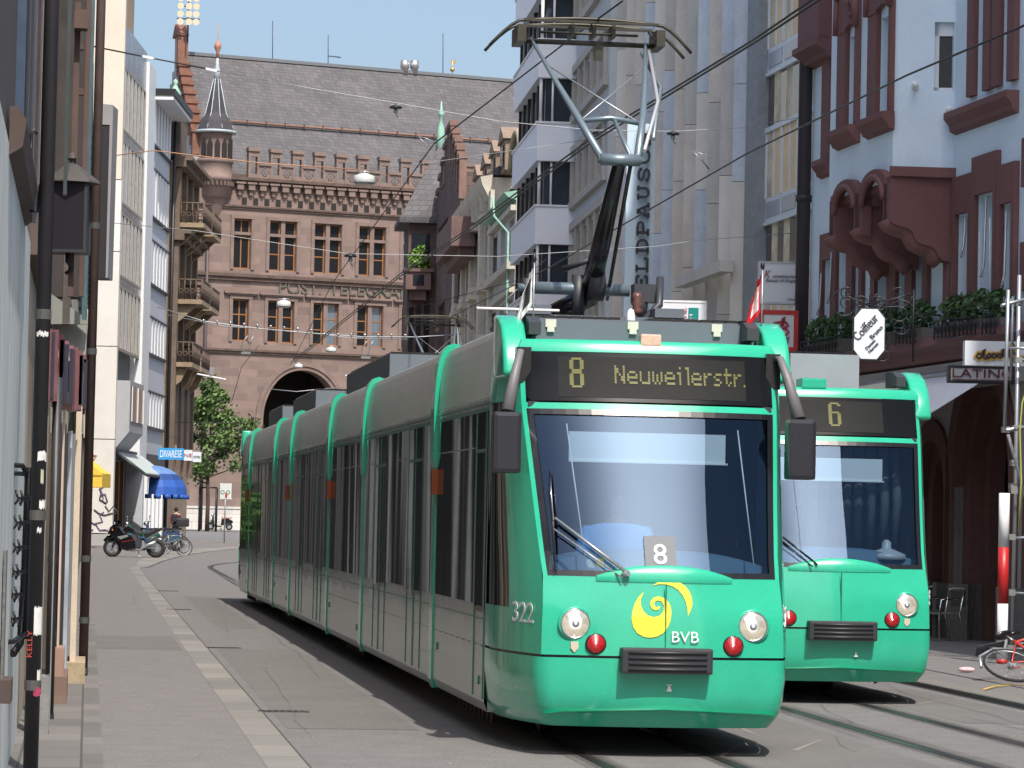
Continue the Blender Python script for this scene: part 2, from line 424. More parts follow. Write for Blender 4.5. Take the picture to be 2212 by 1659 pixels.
# cracks and sealed joints
rr = random.Random(31); M_crack = mat('crack', (.112, .107, .103), .9, var=0)
for (x, y, dx, dy, n_, w_) in ((1.9, 27, .03, .9, 16, .007), (2.6, 36, .02, .8, 18, .008), (5.6, 23.4, .35, .06, 8, .006), (6.3, 26, .12, .6, 12, .008), (8.8, 29, .04, .7, 14, .008), (.4, 35, .22, .12, 5, .006), (2.2, 50, .02, 1.4, 14, .010), (1.0, 60, .02, 1.4, 12, .009), (6.2, 21.5, .3, .12, 9, .006), (9.0, 24, -.05, .8, 9, .007)):
    L_, R_ = [], []
    for k in range(n_):
        L_.append((x-w_, y)); R_.append((x+w_*rr.uniform(-.6, .6), y+w_)); x += dx*rr.uniform(.1, 1.9)+rr.uniform(-.05, .05); y += dy*rr.uniform(.6, 1.4)
    strip('crack', L_, R_, M_crack, .0062)
M_oil = mat('rail_grease', (.105, .10, .096), .75, var=.25, scale=3, fine=.2)
for xa in (3.60, 4.64, 6.66, 7.70):
    ysx = [0, 15, 25, 35, 50, 70, 95]; strip('rail_grease', [(xa+.17+rr.uniform(-.04, .04), y) for y in ysx], [(xa+.50+rr.uniform(-.04, .04), y) for y in ysx], M_oil, .0018)
# drain grates
for i, (px, py, lb) in enumerate(((612, 1538, 'iron slot grate in the road beside the stone gutter, nearest the camera'), (482, 1400, 'iron slot grate in the road beside the gutter, behind the nearest one'),
        (385, 1317, 'small iron grate in the road by the gutter, third from the camera'), (362, 1277, 'small iron grate farthest along the gutter'))):
    p = gnd(px, py); t = empty('drain_grate', lb, 'drain grate', (p.x, p.y, .0), 0, 'drain grates along the gutter')
    m = MB(); m.box((-.24, -.09, .001), (.24, .09, .010)); m.build('frame', mat('cast_iron', (.07, .065, .06), .7, .3, var=.2, scale=10), t)
    m = MB()
    for k in range(7): m.box((-.21+k*.062, -.07, .0105), (-.175+k*.062, .07, .013))
    m.build('slot', M_groove, t)
# litter specks on the pavement are stuff
m = MB(); rr = random.Random(3)
for k in range(70):
    y = rr.uniform(24, 60); x = rr.uniform(.15, 1.3) if k < 45 else rr.uniform(1.7, 2.8); s_ = rr.uniform(.006, .018)
    a = rr.uniform(0, 6)
    m.face([(x+s_*math.cos(a+q), y+s_*1.4*math.sin(a+q), .010) for q in (0, 1.4, 3, 4.4)])
m.build('litter', mat('litter', (.42, .40, .36), .8, var=0), kind='stuff', label='small pale scraps and gum spots on the left pavement')

# ================================================================ POST BUILDING (closes the view)
PF = Fr(388, 246, ang=65, side='L')
M_sand = brick('red_sandstone', (.225, .160, .136), (.155, .112, .095), (.190, .142, .123), 1.5, .62, .02, noise=.16, bump=.15)
M_sand2 = mat('sandstone_trim', (.182, .130, .110), .85, var=.18, scale=1.2, fine=.12)
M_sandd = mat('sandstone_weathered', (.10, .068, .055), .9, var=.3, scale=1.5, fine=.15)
M_slate = brick('slate_roof', (.112, .106, .112), (.082, .078, .083), (.062, .06, .063), .42, .28, .022, noise=.16, bump=.3)
M_orange = mat('window_frame_ochre', (.27, .115, .035), .6, var=.1, scale=5)
M_green = mat('copper_verdigris', (.26, .46, .36), .7, var=.2, scale=3)
M_plinth = brick('pale_plinth', (.55, .53, .49), (.46, .44, .41), (.35, .34, .32), 1.6, .6, .02, noise=.12)
post = PF.thing('post_building', 'red sandstone post office with slate roof and pointed archway closing the street', 'building')
u = lambda px, py=700: PF.u(px, py); z = lambda px, py: PF.z(px, py)
u0, u1 = u(398, 900), u(398, 900)+44
zE = z(640, 402)             # eaves cornice
wins1 = [(505, 542, 473, 578, 1), (582, 640, 480, 587, 2), (679, 737, 485, 590, 2), (775, 832, 490, 595, 2), (870, 926, 495, 600, 2)]
wins2 = [(502, 536, 649, 737, 1), (578, 634, 652, 742, 2), (676, 730, 657, 747, 2), (771, 826, 662, 750, 2), (867, 920, 665, 752, 2)]
dz1 = z(640, 480); dz0 = z(640, 587); ez1 = z(634, 652); ez0 = z(634, 742)
holes = []; spec = []
for W, (a, b) in ((wins1, (dz0, dz1)), (wins2, (ez0, ez1))):
    for (xa, xb, ya, yb, n) in W:
        ua, ub = u(xa, (ya+yb)/2), u(xb, (ya+yb)/2); holes.append((ua, ub, a, b)); spec.append((ua, ub, a, b, n, W is wins1))
for k in range(1, 5):
    for (a, b) in ((dz0, dz1), (ez0, ez1)):
        ua = u(867, 700)+k*4.0; holes.append((ua, ua+2.1, a, b)); spec.append((ua, ua+2.1, a, b, 2, False))
# arch opening: carve bounding rect then fill with spandrels
ax0, ax1 = u(568, 905), u(735, 905); az_s = z(652, 905); az_t = z(655, 800); am = (ax0+ax1)/2
holes.append((ax0, ax1, -.3, az_t))
m = MB(); m.cur = 0
zp = z(445, 1098)
holes_wall(m, u0, u1, -.5, zE, holes, 0, .5)
shell(m, u0, u1, zE, 14, -.5)
def archpt(t, half, hgt):      # pointed arch, t 0..1 left half
    return (-half+half*(1-math.cos(t*math.pi/2))**1.0*1.0, hgt*math.sin(t*math.pi/2)**.9)
half = (ax1-ax0)/2; hh = az_t-az_s
def pa(t, sgn, g=0.0):
    x = (half+g)*(1-t**1.55); zz = (hh+g)*(math.sin(t*math.pi/2)**.82)
    return am+sgn*x, az_s+zz
N = 12
for sgn in (-1, 1):
    for k in range(N):
        (xa, za), (xb, zb) = pa(k/N, sgn), pa((k+1)/N, sgn); e = am+sgn*half
        m.face([(e, 0, za), (xa, 0, za), (xb, 0, zb), (e, 0, zb)] if sgn < 0 else [(xa, 0, za), (e, 0, za), (e, 0, zb), (xb, 0, zb)])
        m.face([(xa, 0, za), (xa, 1.2, za), (xb, 1.2, zb), (xb, 0, zb)])
m.build('wall', M_sand, post)
m = MB()
for g0, g1, out in ((.0, .28, .06), (.30, .62, .16)):
    for sgn in (-1, 1):
        prev = None
        pts = [(am+sgn*(half+g0), -.3, am+sgn*(half+g1), -.3)]+[(*pa(k/N, sgn, g0), *pa(k/N, sgn, g1)) for k in range(N+1)]
        for k in range(len(pts)-1):
            a, b = pts[k], pts[k+1]
            m.face([(a[0], -out, a[1]), (a[2], -out, a[3]), (b[2], -out, b[3]), (b[0], -out, b[1])])
            m.face([(a[2], -out, a[3]), (a[2], 0, a[3]), (b[2], 0, b[3]), (b[2], -out, b[3])])
            m.face([(a[0], -out, a[1]), (a[0], .0, a[1]), (b[0], .0, b[1]), (b[0], -out, b[1])])
m.build('arch_moulding', M_sand2, post)
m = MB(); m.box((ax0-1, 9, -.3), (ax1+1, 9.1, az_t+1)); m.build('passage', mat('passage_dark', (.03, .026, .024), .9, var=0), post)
m = MB(); m.box((u0-.08, -.16, -.5), (ax0-.7, -.005, zp)); m.box((ax1+.7, -.16, -.5), (u1, -.005, zp))
m.box((u0-.1, -.22, zp), (ax0-.7, -.005, zp+.18)); build_split(m, 'plinth', M_plinth, post)
# string courses
m = MB()
def course(zz, h=.35, out=.3, a=None, b=None):
    a = u0 if a is None else a; b = u1 if b is None else b
    m.box((a-.1, -out, zz), (b, -.006, zz+h*.45)); m.box((a-.05, -out*.6, zz-h*.5), (b, -.007, zz))
zs1 = z(640, 476-18); zs2 = z(640, 605); zs3 = z(640, 764); zs4 = z(500, 907)
course(zs1+.1, .3, .2); course(zs2, .55, .35); course(zs3, .35, .25); course(zs4, .3, .22, None, ax0-.8)
course(z(640, 398), .5, .55)
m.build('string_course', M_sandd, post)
# corbel table and little square vents under the parapet
m = MB(); uu = u(540, 430); st = (u(830, 430)-u(540, 430))/12.1
zc0 = z(640, 425); zc1 = z(640, 403)
vd = MB()
for k in range(-1, 28):
    c = uu+k*st
    m.box((c-st*.28, -.42, zc0+.25), (c+st*.28, -.006, zc1-.1)); m.box((c-st*.42, -.5, zc1-.1), (c+st*.42, -.009, zc1+.05))
    m.box((c-st*.12, -.25, zc0-.15), (c+st*.12, -.008, zc0+.25))
    vz = z(640, 441); vd.box((c-.2+st/2, -.03, vz-.28), (c+.2+st/2, .02, vz+.25))
m.build('corbel_table', M_sand2, post); build_split(vd, 'vent_opening', mat('void', (.02, .016, .015), .9, var=0), post)
# parapet with tall pinnacled gaps and quatrefoil panels
zb = z(640, 391); ps = (u(828, 350)-u(546, 335))/6.0; pu = u(546, 335)
tall = z(546, 334)-z(546, 391); low = z(592, 364)-z(592, 391)
for k in range(0, 11):
    c = pu+k*ps; m = MB()
    w2 = ps*.245
    m.box((c-w2, -.35, zb), (c-w2*.62, .1, zb+tall)); m.box((c+w2*.62, -.35, zb), (c+w2, .1, zb+tall))
    m.box((c-w2*.62, -.33, zb+tall*.80), (c+w2*.62, .08, zb+tall)); m.box((c-w2*1.12, -.45, zb+tall), (c+w2*1.12, .16, zb+tall+.28))
    m.box((c-w2*.62, -.31, zb), (c+w2*.62, .05, zb+.3)); m.box((c-w2*.62, -.1, zb+tall*.42), (c+w2*.62, 0, zb+tall*.47))
    m.build('merlon', M_sand2, post)
    c2 = c+ps/2; m = MB(); wp = ps*.255
    # panel frame with round tracery
    zq = zb+low/2; r_ = min(wp, low/2)*.78
    NN = 16
    for q in range(NN):
        a0, a1 = 2*math.pi*q/NN, 2*math.pi*(q+1)/NN
        def rect(a):
            cx, cz = math.cos(a), math.sin(a); s_ = min(wp/abs(cx) if abs(cx) > 1e-6 else 9, (low/2)/abs(cz) if abs(cz) > 1e-6 else 9)
            return (c2+cx*s_, -.3, zq+cz*s_)
        m.face([rect(a0), rect(a1), (c2+r_*math.cos(a1), -.3, zq+r_*math.sin(a1)), (c2+r_*math.cos(a0), -.3, zq+r_*math.sin(a0))])
    for q in range(4):
        a = math.pi/2*q; m.torus((c2+r_*.48*math.cos(a), -.26, zq+r_*.48*math.sin(a)), r_*.36, r_*.10, 'y', 10, 4)
    m.box((c2-wp*1.15, -.42, zb+low), (c2+wp*1.15, .12, zb+low+.22)); m.box((c2-wp, -.1, zb), (c2+wp, -.02, zb+low*.12))
    m.build('parapet_panel', M_sand2, post)
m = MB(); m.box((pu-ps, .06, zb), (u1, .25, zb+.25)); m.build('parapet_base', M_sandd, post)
# roof
zr = None
ru0 = u(412, 200); hzr = z(700, 150)
# ridge set back 9 m, eaves at parapet
def pr(px, py, out): q = PF.uz(px, py, out); return q
rl = pr(402, 121, -9.5); rr_ = pr(1112, 171, -9.5)
m = MB(); zrid = (rl[1]+rr_[1])/2
uA0, uB0 = PF.uz(432, 285, -.8)[0], PF.uz(400, 80, -9.0)[0]; ur_ = uA0+(uB0-uA0)*8.7/8.2
m.face([(uA0, 1.0, zb-.4), (u1, 1.0, zb-.4), (u1, 9.5, zrid), (ur_, 9.5, zrid)])
m.face([(ur_, 9.5, zrid), (u1, 9.5, zrid), (u1, 18, zb-.4), (ur_, 18, zb-.4)])
m.face([(u1, 1, zb-.4), (u1, 18, zb-.4), (u1, 9.5, zrid)])
roof = m.build('roof', M_slate, post)
m = MB(); m.box((ur_, 9.3, zrid-.1), (u1, 9.7, zrid+.16)); m.build('ridge', mat('lead_grey', (.13, .14, .15), .6, var=.1), roof)
zg = z(700, 265)+.0
gq = 1.0+(8.5)*.47
m = MB(); m.tube([(u0+2, gq-.2, zb-.4+(zrid-zb+.4)*.47+.1), (u1, gq-.2, zb-.4+(zrid-zb+.4)*.47+.1)], .1, 6)
for k in range(22): m.box((u0+3+k*1.6, gq-.45, zb-.4+(zrid-zb+.4)*.47), (u0+3.06+k*1.6, gq-.1, zb-.4+(zrid-zb+.4)*.47+.3))
m.build('snow_guard', mat('rusty', (.2, .11, .08), .8, var=.2), roof)
m = MB()
for k in range(26): m.obox((u0+2.2+k*1.3, 8.2, zb-.4+(zrid-zb+.4)*((8.2-1)/8.5)+.02), (.02, 0, 0), (0, .05, .06), (0, -.02, .06))
build_split(m, 'roof_hook', M_steel, roof)
# ridge furniture
for px, py0, py1 in ((589, 45, 134), (709, 76, 142), (957, 72, 158)):
    a = pr(px, py1, -9.5); b = pr(px, py0, -9.5); m = MB(); m.cyl((a[0], 9.5, a[1]-.3), (b[0], 9.5, b[1]), .035, 5)
    if px == 709:
        zz = a[1]+(b[1]-a[1])*.32; m.cyl((a[0]-.05, 9.5, zz), (a[0]+1.1, 9.5, zz-.06), .03, 4)
        for q in range(5): m.cyl((a[0]+.2*q+.1, 9.2, zz), (a[0]+.2*q+.1, 9.8, zz), .02, 4)
    m.build('antenna', M_dark, post)
for px in (874, 895):
    a = pr(px, 154, -9.5); b = pr(px, 131, -9.5); m = MB(); r_ = .36
    m.lathe([(r_*.8, a[1]-.3), (r_*.8, a[1]+.2), (r_, a[1]+.25), (r_, b[1]-.12), (r_*.92, b[1]-.1), (r_*.92, b[1])], (a[0], 9.5, 0), 'z', 14)
    m.build('vent_pipe', mat('stainless', (.52, .5, .47), .35, .8, var=.15), post)
a = pr(977, 158, -9.5); m = MB(); m.ball((a[0], 9.5, a[1]+.3), .2); m.cyl((a[0], 9.5, a[1]-.3), (a[0], 9.5, a[1]+1.2), .03, 5)
m.prism([(a[0]-.25, 9.48, a[1]+.85), (a[0]+.25, 9.48, a[1]+.8), (a[0]+.3, 9.48, a[1]+1.2), (a[0]+.05, 9.48, a[1]+.95), (a[0]-.1, 9.48, a[1]+1.05)], (0, .04, 0))
m.build('weathervane', mat('gilt', (.6, .42, .16), .35, .8, var=0), post)
# corner turret
tc = u(470, 340); tz0 = z(470, 455); tz1 = z(470, 392); tz2 = z(470, 352); tz3 = z(470, 287); tr = (u(506, 340)-u(434, 340))/2
m = MB(); m.lathe([(.3, tz0-1.6), (tr*.55, tz0), (tr*.80, z(470, 432)), (tr*.84, z(470, 428)), (tr*1.0, z(470, 425)), (tr*1.02, tz1), (tr*1.12, tz1+.1), (tr*1.12, tz1+.4), (tr, tz1+.5), (tr, tz2), (tr*1.06, tz2+.05), (tr*1.06, tz2+.3), (tr*.93, tz2+.35), (tr*.93, tz3), (tr*1.02, tz3+.05)], (tc, .6, 0), 'z', 24)
tur = m.build('turret', M_sand2, post)
m = MB()
for k in range(28):
    a = 2*math.pi*k/28; m.box((tc+tr*1.08*math.cos(a)-.1, .6+tr*1.08*math.sin(a)-.1, tz1-.35), (tc+tr*1.08*math.cos(a)+.1, .6+tr*1.08*math.sin(a)+.1, tz1+.0))
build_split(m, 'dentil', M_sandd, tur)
m = MB()
for dx in (-62, -38, -12, 14, 40, 66, 90):
    a = R(dx-90+0); cx, cy = tc+tr*.94*math.cos(a), .6+tr*.94*math.sin(a); t = Vector((-math.sin(a), math.cos(a), 0)); n_ = Vector((math.cos(a), math.sin(a), 0))
    wv = .16*tr; zb_, zt_ = z(470, 346), z(470, 313)
    P = [Vector((cx, cy, zb_))-t*wv, Vector((cx, cy, zb_))+t*wv, Vector((cx, cy, zt_))+t*wv, Vector((cx, cy, zt_+.5)), Vector((cx, cy, zt_))-t*wv]
    m.prism([p-n_*.05 for p in P], n_*.1)
build_split(m, 'lancet_opening', MATS['void'], tur)
zsp = z(474, 163); m = MB()
m.lathe([(tr*1.14, tz3+.06), (tr*1.12, tz3+.25), (tr*.95, tz3+.9), (tr*.62, tz3+(zsp-tz3)*.35), (.24, zsp-.2), (.16, zsp)], (tc, .6, 0), 'z', 8, smooth=False)
sp = m.build('spire', mat('spire_slate', (.042, .040, .045), .8, var=.2, scale=4, fine=.2), tur)
m = MB()
for k in range(8):
    a = 2*math.pi*k/8; P = [(tc+r_*1.0*math.cos(a), .6+r_*1.0*math.sin(a), h) for r_, h in ((tr*1.13, tz3+.28), (tr*.96, tz3+.72), (tr*.63, tz3+(zsp-tz3)*.35), (.26, zsp-.2))]
    m.tube(P, .035, 5)
m.lathe([(tr*1.18, tz3+.0), (tr*1.2, tz3+.14), (tr*1.15, tz3+.2)], (tc, .6, 0), 'z', 24)
m.build('lead_hip', mat('pale_lead', (.36, .42, .44), .5, var=.1), tur)
m = MB(); zf = z(475, 97); m.lathe([(.09, zf-1.0), (.12, zf-.5), (.26, zf-.15), (.29, zf), (.24, zf+.15), (.07, zf+.4), (.035, zf+.6), (.03, z(475, 46))], (tc, .6, 0), 'z', 12); m2 = MB(); m2.lathe([(.27, zsp-.3), (.24, zsp+.5), (.13, zsp+.9), (.09, zf-.9)], (tc, .6, 0), 'z', 10); m2.build('spire_neck', MATS['pale_lead'], tur)
m.build('finial', mat('finial_copper', (.36, .17, .11), .6, var=.15), tur)
# stepped gable at the left
m = MB(); gs = [(436, 292), (424, 272), (424, 244), (414, 244), (414, 215), (405, 215), (405, 186), (400, 186), (400, 158), (394, 158), (394, 140), (392, 130), (392, 78), (380, 62)]
# gable wall runs back from the front: built in the plane at the left end of the roof
gl = [(1.0, z(430, 290)), (2.2, z(430, 290)+1.0)]
steps = 8; zlo = z(430, 283); zhi = PF.z(390, 78, -9.5)
def gy(k): return .8+(9.0-.8)*k/steps
prof = []
for k in range(steps):
    zz = zlo+(zhi-zlo-2.6)*k/(steps-1)
    prof += [(gy(k), zz), (gy(k+1), zz)]
prof += [(9.0, zhi), (10.0, zhi+.7), (11.0, zhi)]
bk = [(20-y_, z_) for y_, z_ in prof[:-3]][::-1]
poly = [(.8, zlo-6)]+prof+bk+[(19.2, zlo-6)]
uA, uB = PF.uz(432, 285, -.8)[0], PF.uz(400, 80, -9.0)[0]
gx_ = lambda y_: uA+(uB-uA)*(y_-.8)/8.2
m.prism([(gx_(a)-.5, a, b) for a, b in poly], (.5, 0, 0))
gab = m.build('stepped_gable', mat('grey_render', (.36, .35, .33), .9, var=.12, scale=.8, fine=.08), post)
m = MB()
def skbox(m, x0, x1, y0, y1, z0, z1):
    P = [(gx_(y0)+x0, y0), (gx_(y0)+x1, y0), (gx_(y1)+x1, y1), (gx_(y1)+x0, y1)]; m.prism([(px_, py_, z0) for px_, py_ in P], (0, 0, z1-z0))
for k in range(steps):
    zz = zlo+(zhi-zlo-2.6)*k/(steps-1)
    skbox(m, -.6, .25, gy(k)-.12, gy(k)+.45, zz-1.7, zz); skbox(m, -.72, .35, gy(k)-.22, gy(k+1)+.1, zz, zz+.3)
skbox(m, -.6, .25, 8.9, 9.4, zhi-3.2, zhi); m.prism([(gx_(8.8)-.7, 8.8, zhi), (gx_(10)-.7, 10, zhi+1.0), (gx_(11.2)-.7, 11.2, zhi)], (1.0, 0, 0))
m.build('coping', mat('gable_red', (.20, .095, .065), .85, var=.25, scale=1.2), gab)
# side wing continuing left of the corner
m = MB(); ul = u(330, 1000)
m.box((ul, .9, -.5), (u0-.005, 10, z(410, 548)))
m.build('wing_wall', M_sand, post)
m = MB(); zz = z(410, 552); m.prism([(ul, .4, zz), (u0-.01, .4, zz), (u0-.01, 2.2, z(410, 515)), (ul, 2.2, z(410, 515))], (0, .3, .2)); m.build('wing_roof', mat('copper_brown', (.15, .12, .10), .8, var=.4, scale=2), post)
m = MB(); m.box((ul, 2.5, z(410, 552)), (u0-.1, 12, z(410, 400))); m.build('back_wall', MATS['grey_render'], post)
# windows
M_mull = M_sand2
M_dwin = mat('post_glass', (.012, .013, .016), .2, var=0, spec=.15)
rnd = random.Random(5)
for (a, b, c, d, n, up) in spec:
    cx = (a+b)/2
    if n == 2:
        for (p, q) in ((a, cx-.17), (cx+.17, b)):
            blind = rnd.random() < .35
            window(post, p, q, c, d, .32, M_orange, M_glassb if blind else M_dwin, 1, 1, .10, .08, rowz=[c+(d-c)*.33, c+(d-c)*.70] if up else [c+(d-c)*.36, c+(d-c)*.62])
        mm = MB(); mm.box((cx-.17, .02, c), (cx+.17, .42, d))
        if up: mm.box((a, .04, c+(d-c)*.68), (cx-.172, .40, c+(d-c)*.74)); mm.box((cx+.172, .04, c+(d-c)*.68), (b, .40, c+(d-c)*.74))
        mm.build('mullion', M_mull, post)
    else:
        window(post, a, b, c, d, .32, M_orange, M_dwin, 2, 1, .11, .08, rowz=[c+(d-c)*(.66 if up else .64)])
        if up:
            mm = MB(); mm.box((a, .04, c+(d-c)*.68), (b, .30, c+(d-c)*.74)); mm.build('mullion', M_mull, post)
m = MB()
for (a, b, c, d, n, up) in spec:
    m.box((a-.28, -.10, c-.05), (a-.02, -.005, d+.25)); m.box((b+.02, -.10, c-.05), (b+.28, -.005, d+.25)); m.box((a-.28, -.12, d+.02), (b+.28, -.004, d+.28))
    if not up: m.box((a-.75, -.30, d+.42), (b+.75, -.004, d+.58)); m.box((a-.6, -.2, d+.30), (b+.6, -.003, d+.42))
m.build('window_surround', M_sand2, post)
# inscription
m = MB(); ta = PF.uz(602, 631); tb = PF.uz(693, 637)
m.text('POST.', (ta[0], -.02, ta[1]-.05), (1, 0, 0), (0, 0, 1), tb[0]-ta[0], .95, .12)
ta = PF.uz(710, 633)
m.text('TELEGRAPH', (ta[0], -.02, ta[1]-.1), (1, 0, 0), (0, 0, 1), u(905, 640)-ta[0], .95, .12)
m.build('inscription', mat('bronze_letters', (.10, .095, .075), .6, var=0), post)
m = MB()
for px, py in ((442, 700),):
    cu = u(px, py); m.cyl((cu, -.25, 0), (cu, -.25, z(450, 452)), .13, 8)
m.build('downpipe', mat('brown_pipe', (.06, .045, .05), .6, var=0), post)
# loudspeaker siren mast on the gable top
a = at(406, 64, 256); lm = empty('siren_mast', 'siren mast of stacked cream horn speakers on the gable peak', 'siren', (a.x, a.y, a.z-.6))
m = MB(); m.cyl((0, 0, -.4), (0, 0, 3.6), .07, 6); m.box((-.9, -.06, 1.4), (.9, .06, 1.5)); m.box((-.9, -.06, 2.4), (.9, .06, 2.5)); m.build('mast', M_dark, lm)
for i in range(4):
    for x in (-.62, .05, .62):
        m = MB(); zz = 1.2+i*.62
        m.tube([(x, .35, zz), (x, 0, zz), (x, -.18, zz)], [.08, .12, .27], 10); m.build('horn', mat('horn_cream', (.55, .48, .33), .5, var=0), lm)

# ================================================================ far street furniture on the square
# ================================================================ RIGHT-HAND HOUSES
def rightframe(px0, D0, vpx, pxa, pxb):
    f = Fr(px0, D0, vpx=vpx, side='R'); return f
# ---- R1 pale blue house with oriel and brown stone, nearest on the right
BF = Fr(2077, 52.2, vpx=-150, side='R')
M_blue = mat('pale_blue_render', (.64, .77, .88), .88, var=.035, scale=1.2, bump=.08, fine=.03)
M_brown = mat('brown_painted_stone', (.165, .073, .070), .75, var=.10, scale=1.0, fine=.06)
M_brown2 = mat('arch_sandstone', (.12, .058, .048), .88, var=.22, scale=1.6, fine=.1)
M_greyplast = mat('grey_plaster', (.34, .33, .32), .9, var=.08, scale=1)
M_grill = mat('granite_base', (.16, .155, .15), .85, var=.25, scale=14, fine=.2)
M_wframe = mat('white_window_frame', (.66, .70, .74), .5, var=0)
house = BF.thing('blue_house', 'pale blue rendered house with brown stone windows, oriel and arcade on the right', 'house')
u = lambda px, py=700, o=0.0: BF.u(px, py, o); z = lambda px, py, o=0.0: BF.z(px, py, o)
uL = u(1748, 700); uR = u(2212, 700)+60; OR = .95
zb = z(1900, 752); zt = 26.0
# rectangles on the main plane
trip = [(2070, 2098, 462), (2112, 2152, 418), (2168, 2192, 440)]
zs_t = z(2100, 752); holes = []; W = []
for (a, b, tp) in trip:
    ua, ub = u(a, 600), u(b, 600); zt_ = z((a+b)/2, tp); holes.append((ua, ub, zs_t+.25, zt_)); W.append(holes[-1])
lw = [(1782, 1800, 562), (1812, 1834, 528), (1848, 1862, 560)]
W2 = []
for (a, b, tp) in lw:
    ua, ub = u(a, 650), u(b, 650); zt_ = z((a+b)/2, tp); W2.append((ua, ub, z(1830, 742)+.2, zt_)); holes.append(W2[-1])
lw3 = [(1896, 1922), (1942, 1962), (1978, 2000)]
W3 = []
for (a, b) in lw3:
    ua, ub = u(a, 650), u(b, 650); W3.append((ua, ub, z(1930, 725)+.3, z(1950, 520))); holes.append(W3[-1])
# upper right window pair
ur = [(2113, 2133), (2168, 2186)]; W4 = []
for (a, b) in ur:
    ua, ub = u(a, 150), u(b, 150); W4.append((ua, ub, z(2140, 215)+.15, z(2140, 215)+3.6)); holes.append(W4[-1])
m = MB(); holes_wall(m, uL, uR, zb, zt, holes, 0, .35); shell(m, uL, uR, zt, 12, -.2)
m.build('wall', M_blue, house)
for q in W+W2+W3+W4:
    window(house, q[0], q[1], q[2], q[3], .22, M_wframe, M_glassd, 2 if q[1]-q[0] > .8 else 1, 1, .09, .07)
m = MB()     # brown surrounds standing proud, stepped heads
def surround(m, q, w=.42, top=.75, out=.07, low=0.0):
    m.box((q[0]-w, -out, q[2]-low), (q[0]-.004, -.004, q[3]+top)); m.box((q[1]+.004, -out, q[2]-low), (q[1]+w, -.004, q[3]+top))
    m.box((q[0]-.003, -out, q[3]+.004), (q[1]+.003, -.004, q[3]+top))
for i, q in enumerate(W):
    m2 = .40; o_ = .08+.004*i
    surround(m, q, (W[1][0]-W[0][1])/2-.002 if True else m2, .62, o_)
for i, q in enumerate(W2): surround(m, q, .2, .5, .07+.004*i)
for i, q in enumerate(W3): surround(m, q, (W3[1][0]-W3[0][1])/2-.003, .1, .07+.004*i)
for i, q in enumerate(W4): surround(m, q, .34, .2, .09+.004*i)
# stepped toothing blocks at the sides
for q, s_ in ((W[0], -1), (W[2], 1)):
    for k in range(2):
        zz = q[2]+.5+k*1.6; x = (q[0]-.62) if s_ < 0 else (q[1]+.4)
        m.box((x, -.065, zz), (x+.22, -.006, zz+.75))
build_split(m, 'window_surround', M_brown, house)
def sill(parent, ua, ub, zz, out=.28, h=.30, base=0.0):
    m = MB(); y0 = base; out *= .72; h *= .72
    m.prism([(ua, y0, zz), (ua, y0-out, zz), (ua, y0-out, zz-.1), (ua, y0-out*.55, zz-.22), (ua, y0-out*.5, zz-h), (ua, y0, zz-h-.05)], (ub-ua, 0, 0))
    return m.build('sill', M_brown, parent)
sill(house, u(2076, 240)-.25, u(2196, 240)+.12, z(2140, 218), .30, .42)
zz = z(1772, 352); m = MB(); ua, ub = u(1779, 300), u(1793, 300)
m.box((ua+.15, -.10, zz), (ub+.2, -.004, z(1788, 130))); build_split(m, 'window_surround', M_brown, house)
sill(house, ua-.1, ub+.25, zz, .28, .38)
# upper-left bow with ornament
m = MB(); za, zb2 = z(1790, 95), z(1790, -60); ua, ub = u(1762, 60), u(1808, 60)
m.box((ua, -.35, za), (ub, -.004, zb2)); m.build('carved_panel', M_brown, house); sill(house, ua-.1, ub+.1, za, .6, .42)
# ---- oriel
oa, ob = u(1793, 300, OR), u(1929, 300, OR); oz0 = z(1850, 415, OR); oz1 = zt
gw = []
for (a, b, bt, tp) in ((1836, 1853, 277, 78), (1903, 1926, 250, 36)):
    ua, ub = u(a, 250, OR), u(b, 250, OR); ua -= .06
    gw.append((ua, ub, z((a+b)/2, bt, OR), z((a+b)/2, tp, OR)))
m = MB(); holes_wall(m, oa, ob, oz0, oz1, gw, -OR, .4)
# near side face towards the camera with one plain window; far side face
m.face([(oa, -OR, oz0), (oa, 0, oz0), (oa, 0, oz1), (oa, -OR, oz1)][::-1])
def sideu(px): return None
# near side runs from the front plane back to the wall, splayed a little
sw0, sw1 = .30, .82   # fraction along the splay
P0 = Vector((ob, -OR, 0)); P1 = Vector((ob+.28, 0, 0))
def sp_(t, zz, off=0.0):
    n_ = Vector((P1.y-P0.y, -(P1.x-P0.x), 0)).normalized(); p = P0.lerp(P1, t)+n_*off; return (p.x, p.y, zz)
hz = lambda px, py: BF.z(px, py, .4)
wz0, wz1 = hz(2020, 190), hz(2020, 42)
T0, T1 = .66, .985
for t0, t1, a, b in ((0, T0, oz0, oz1), (T1, 1, oz0, oz1), (T0, T1, oz0, wz0), (T0, T1, wz1, oz1)):
    m.face([sp_(t0, a), sp_(t1, a), sp_(t1, b), sp_(t0, b)])
for t in (T0, T1): m.face([sp_(t, wz0), sp_(t, wz0, -.2), sp_(t, wz1, -.2), sp_(t, wz1)])
m.face([sp_(T0, wz0), sp_(T1, wz0), sp_(T1, wz0, -.2), sp_(T0, wz0, -.2)]); m.face([sp_(T0, wz1), sp_(T1, wz1), sp_(T1, wz1, -.2), sp_(T0, wz1, -.2)])
ori = m.build('oriel', M_blue, house)
m = MB(); m.face([sp_(T0, wz0, -.15), sp_(T1, wz0, -.15), sp_(T1, wz1, -.15), sp_(T0, wz1, -.15)]); m.build('pane', mat('void2', (.01, .01, .012), .3, var=0), ori)
m = MB()
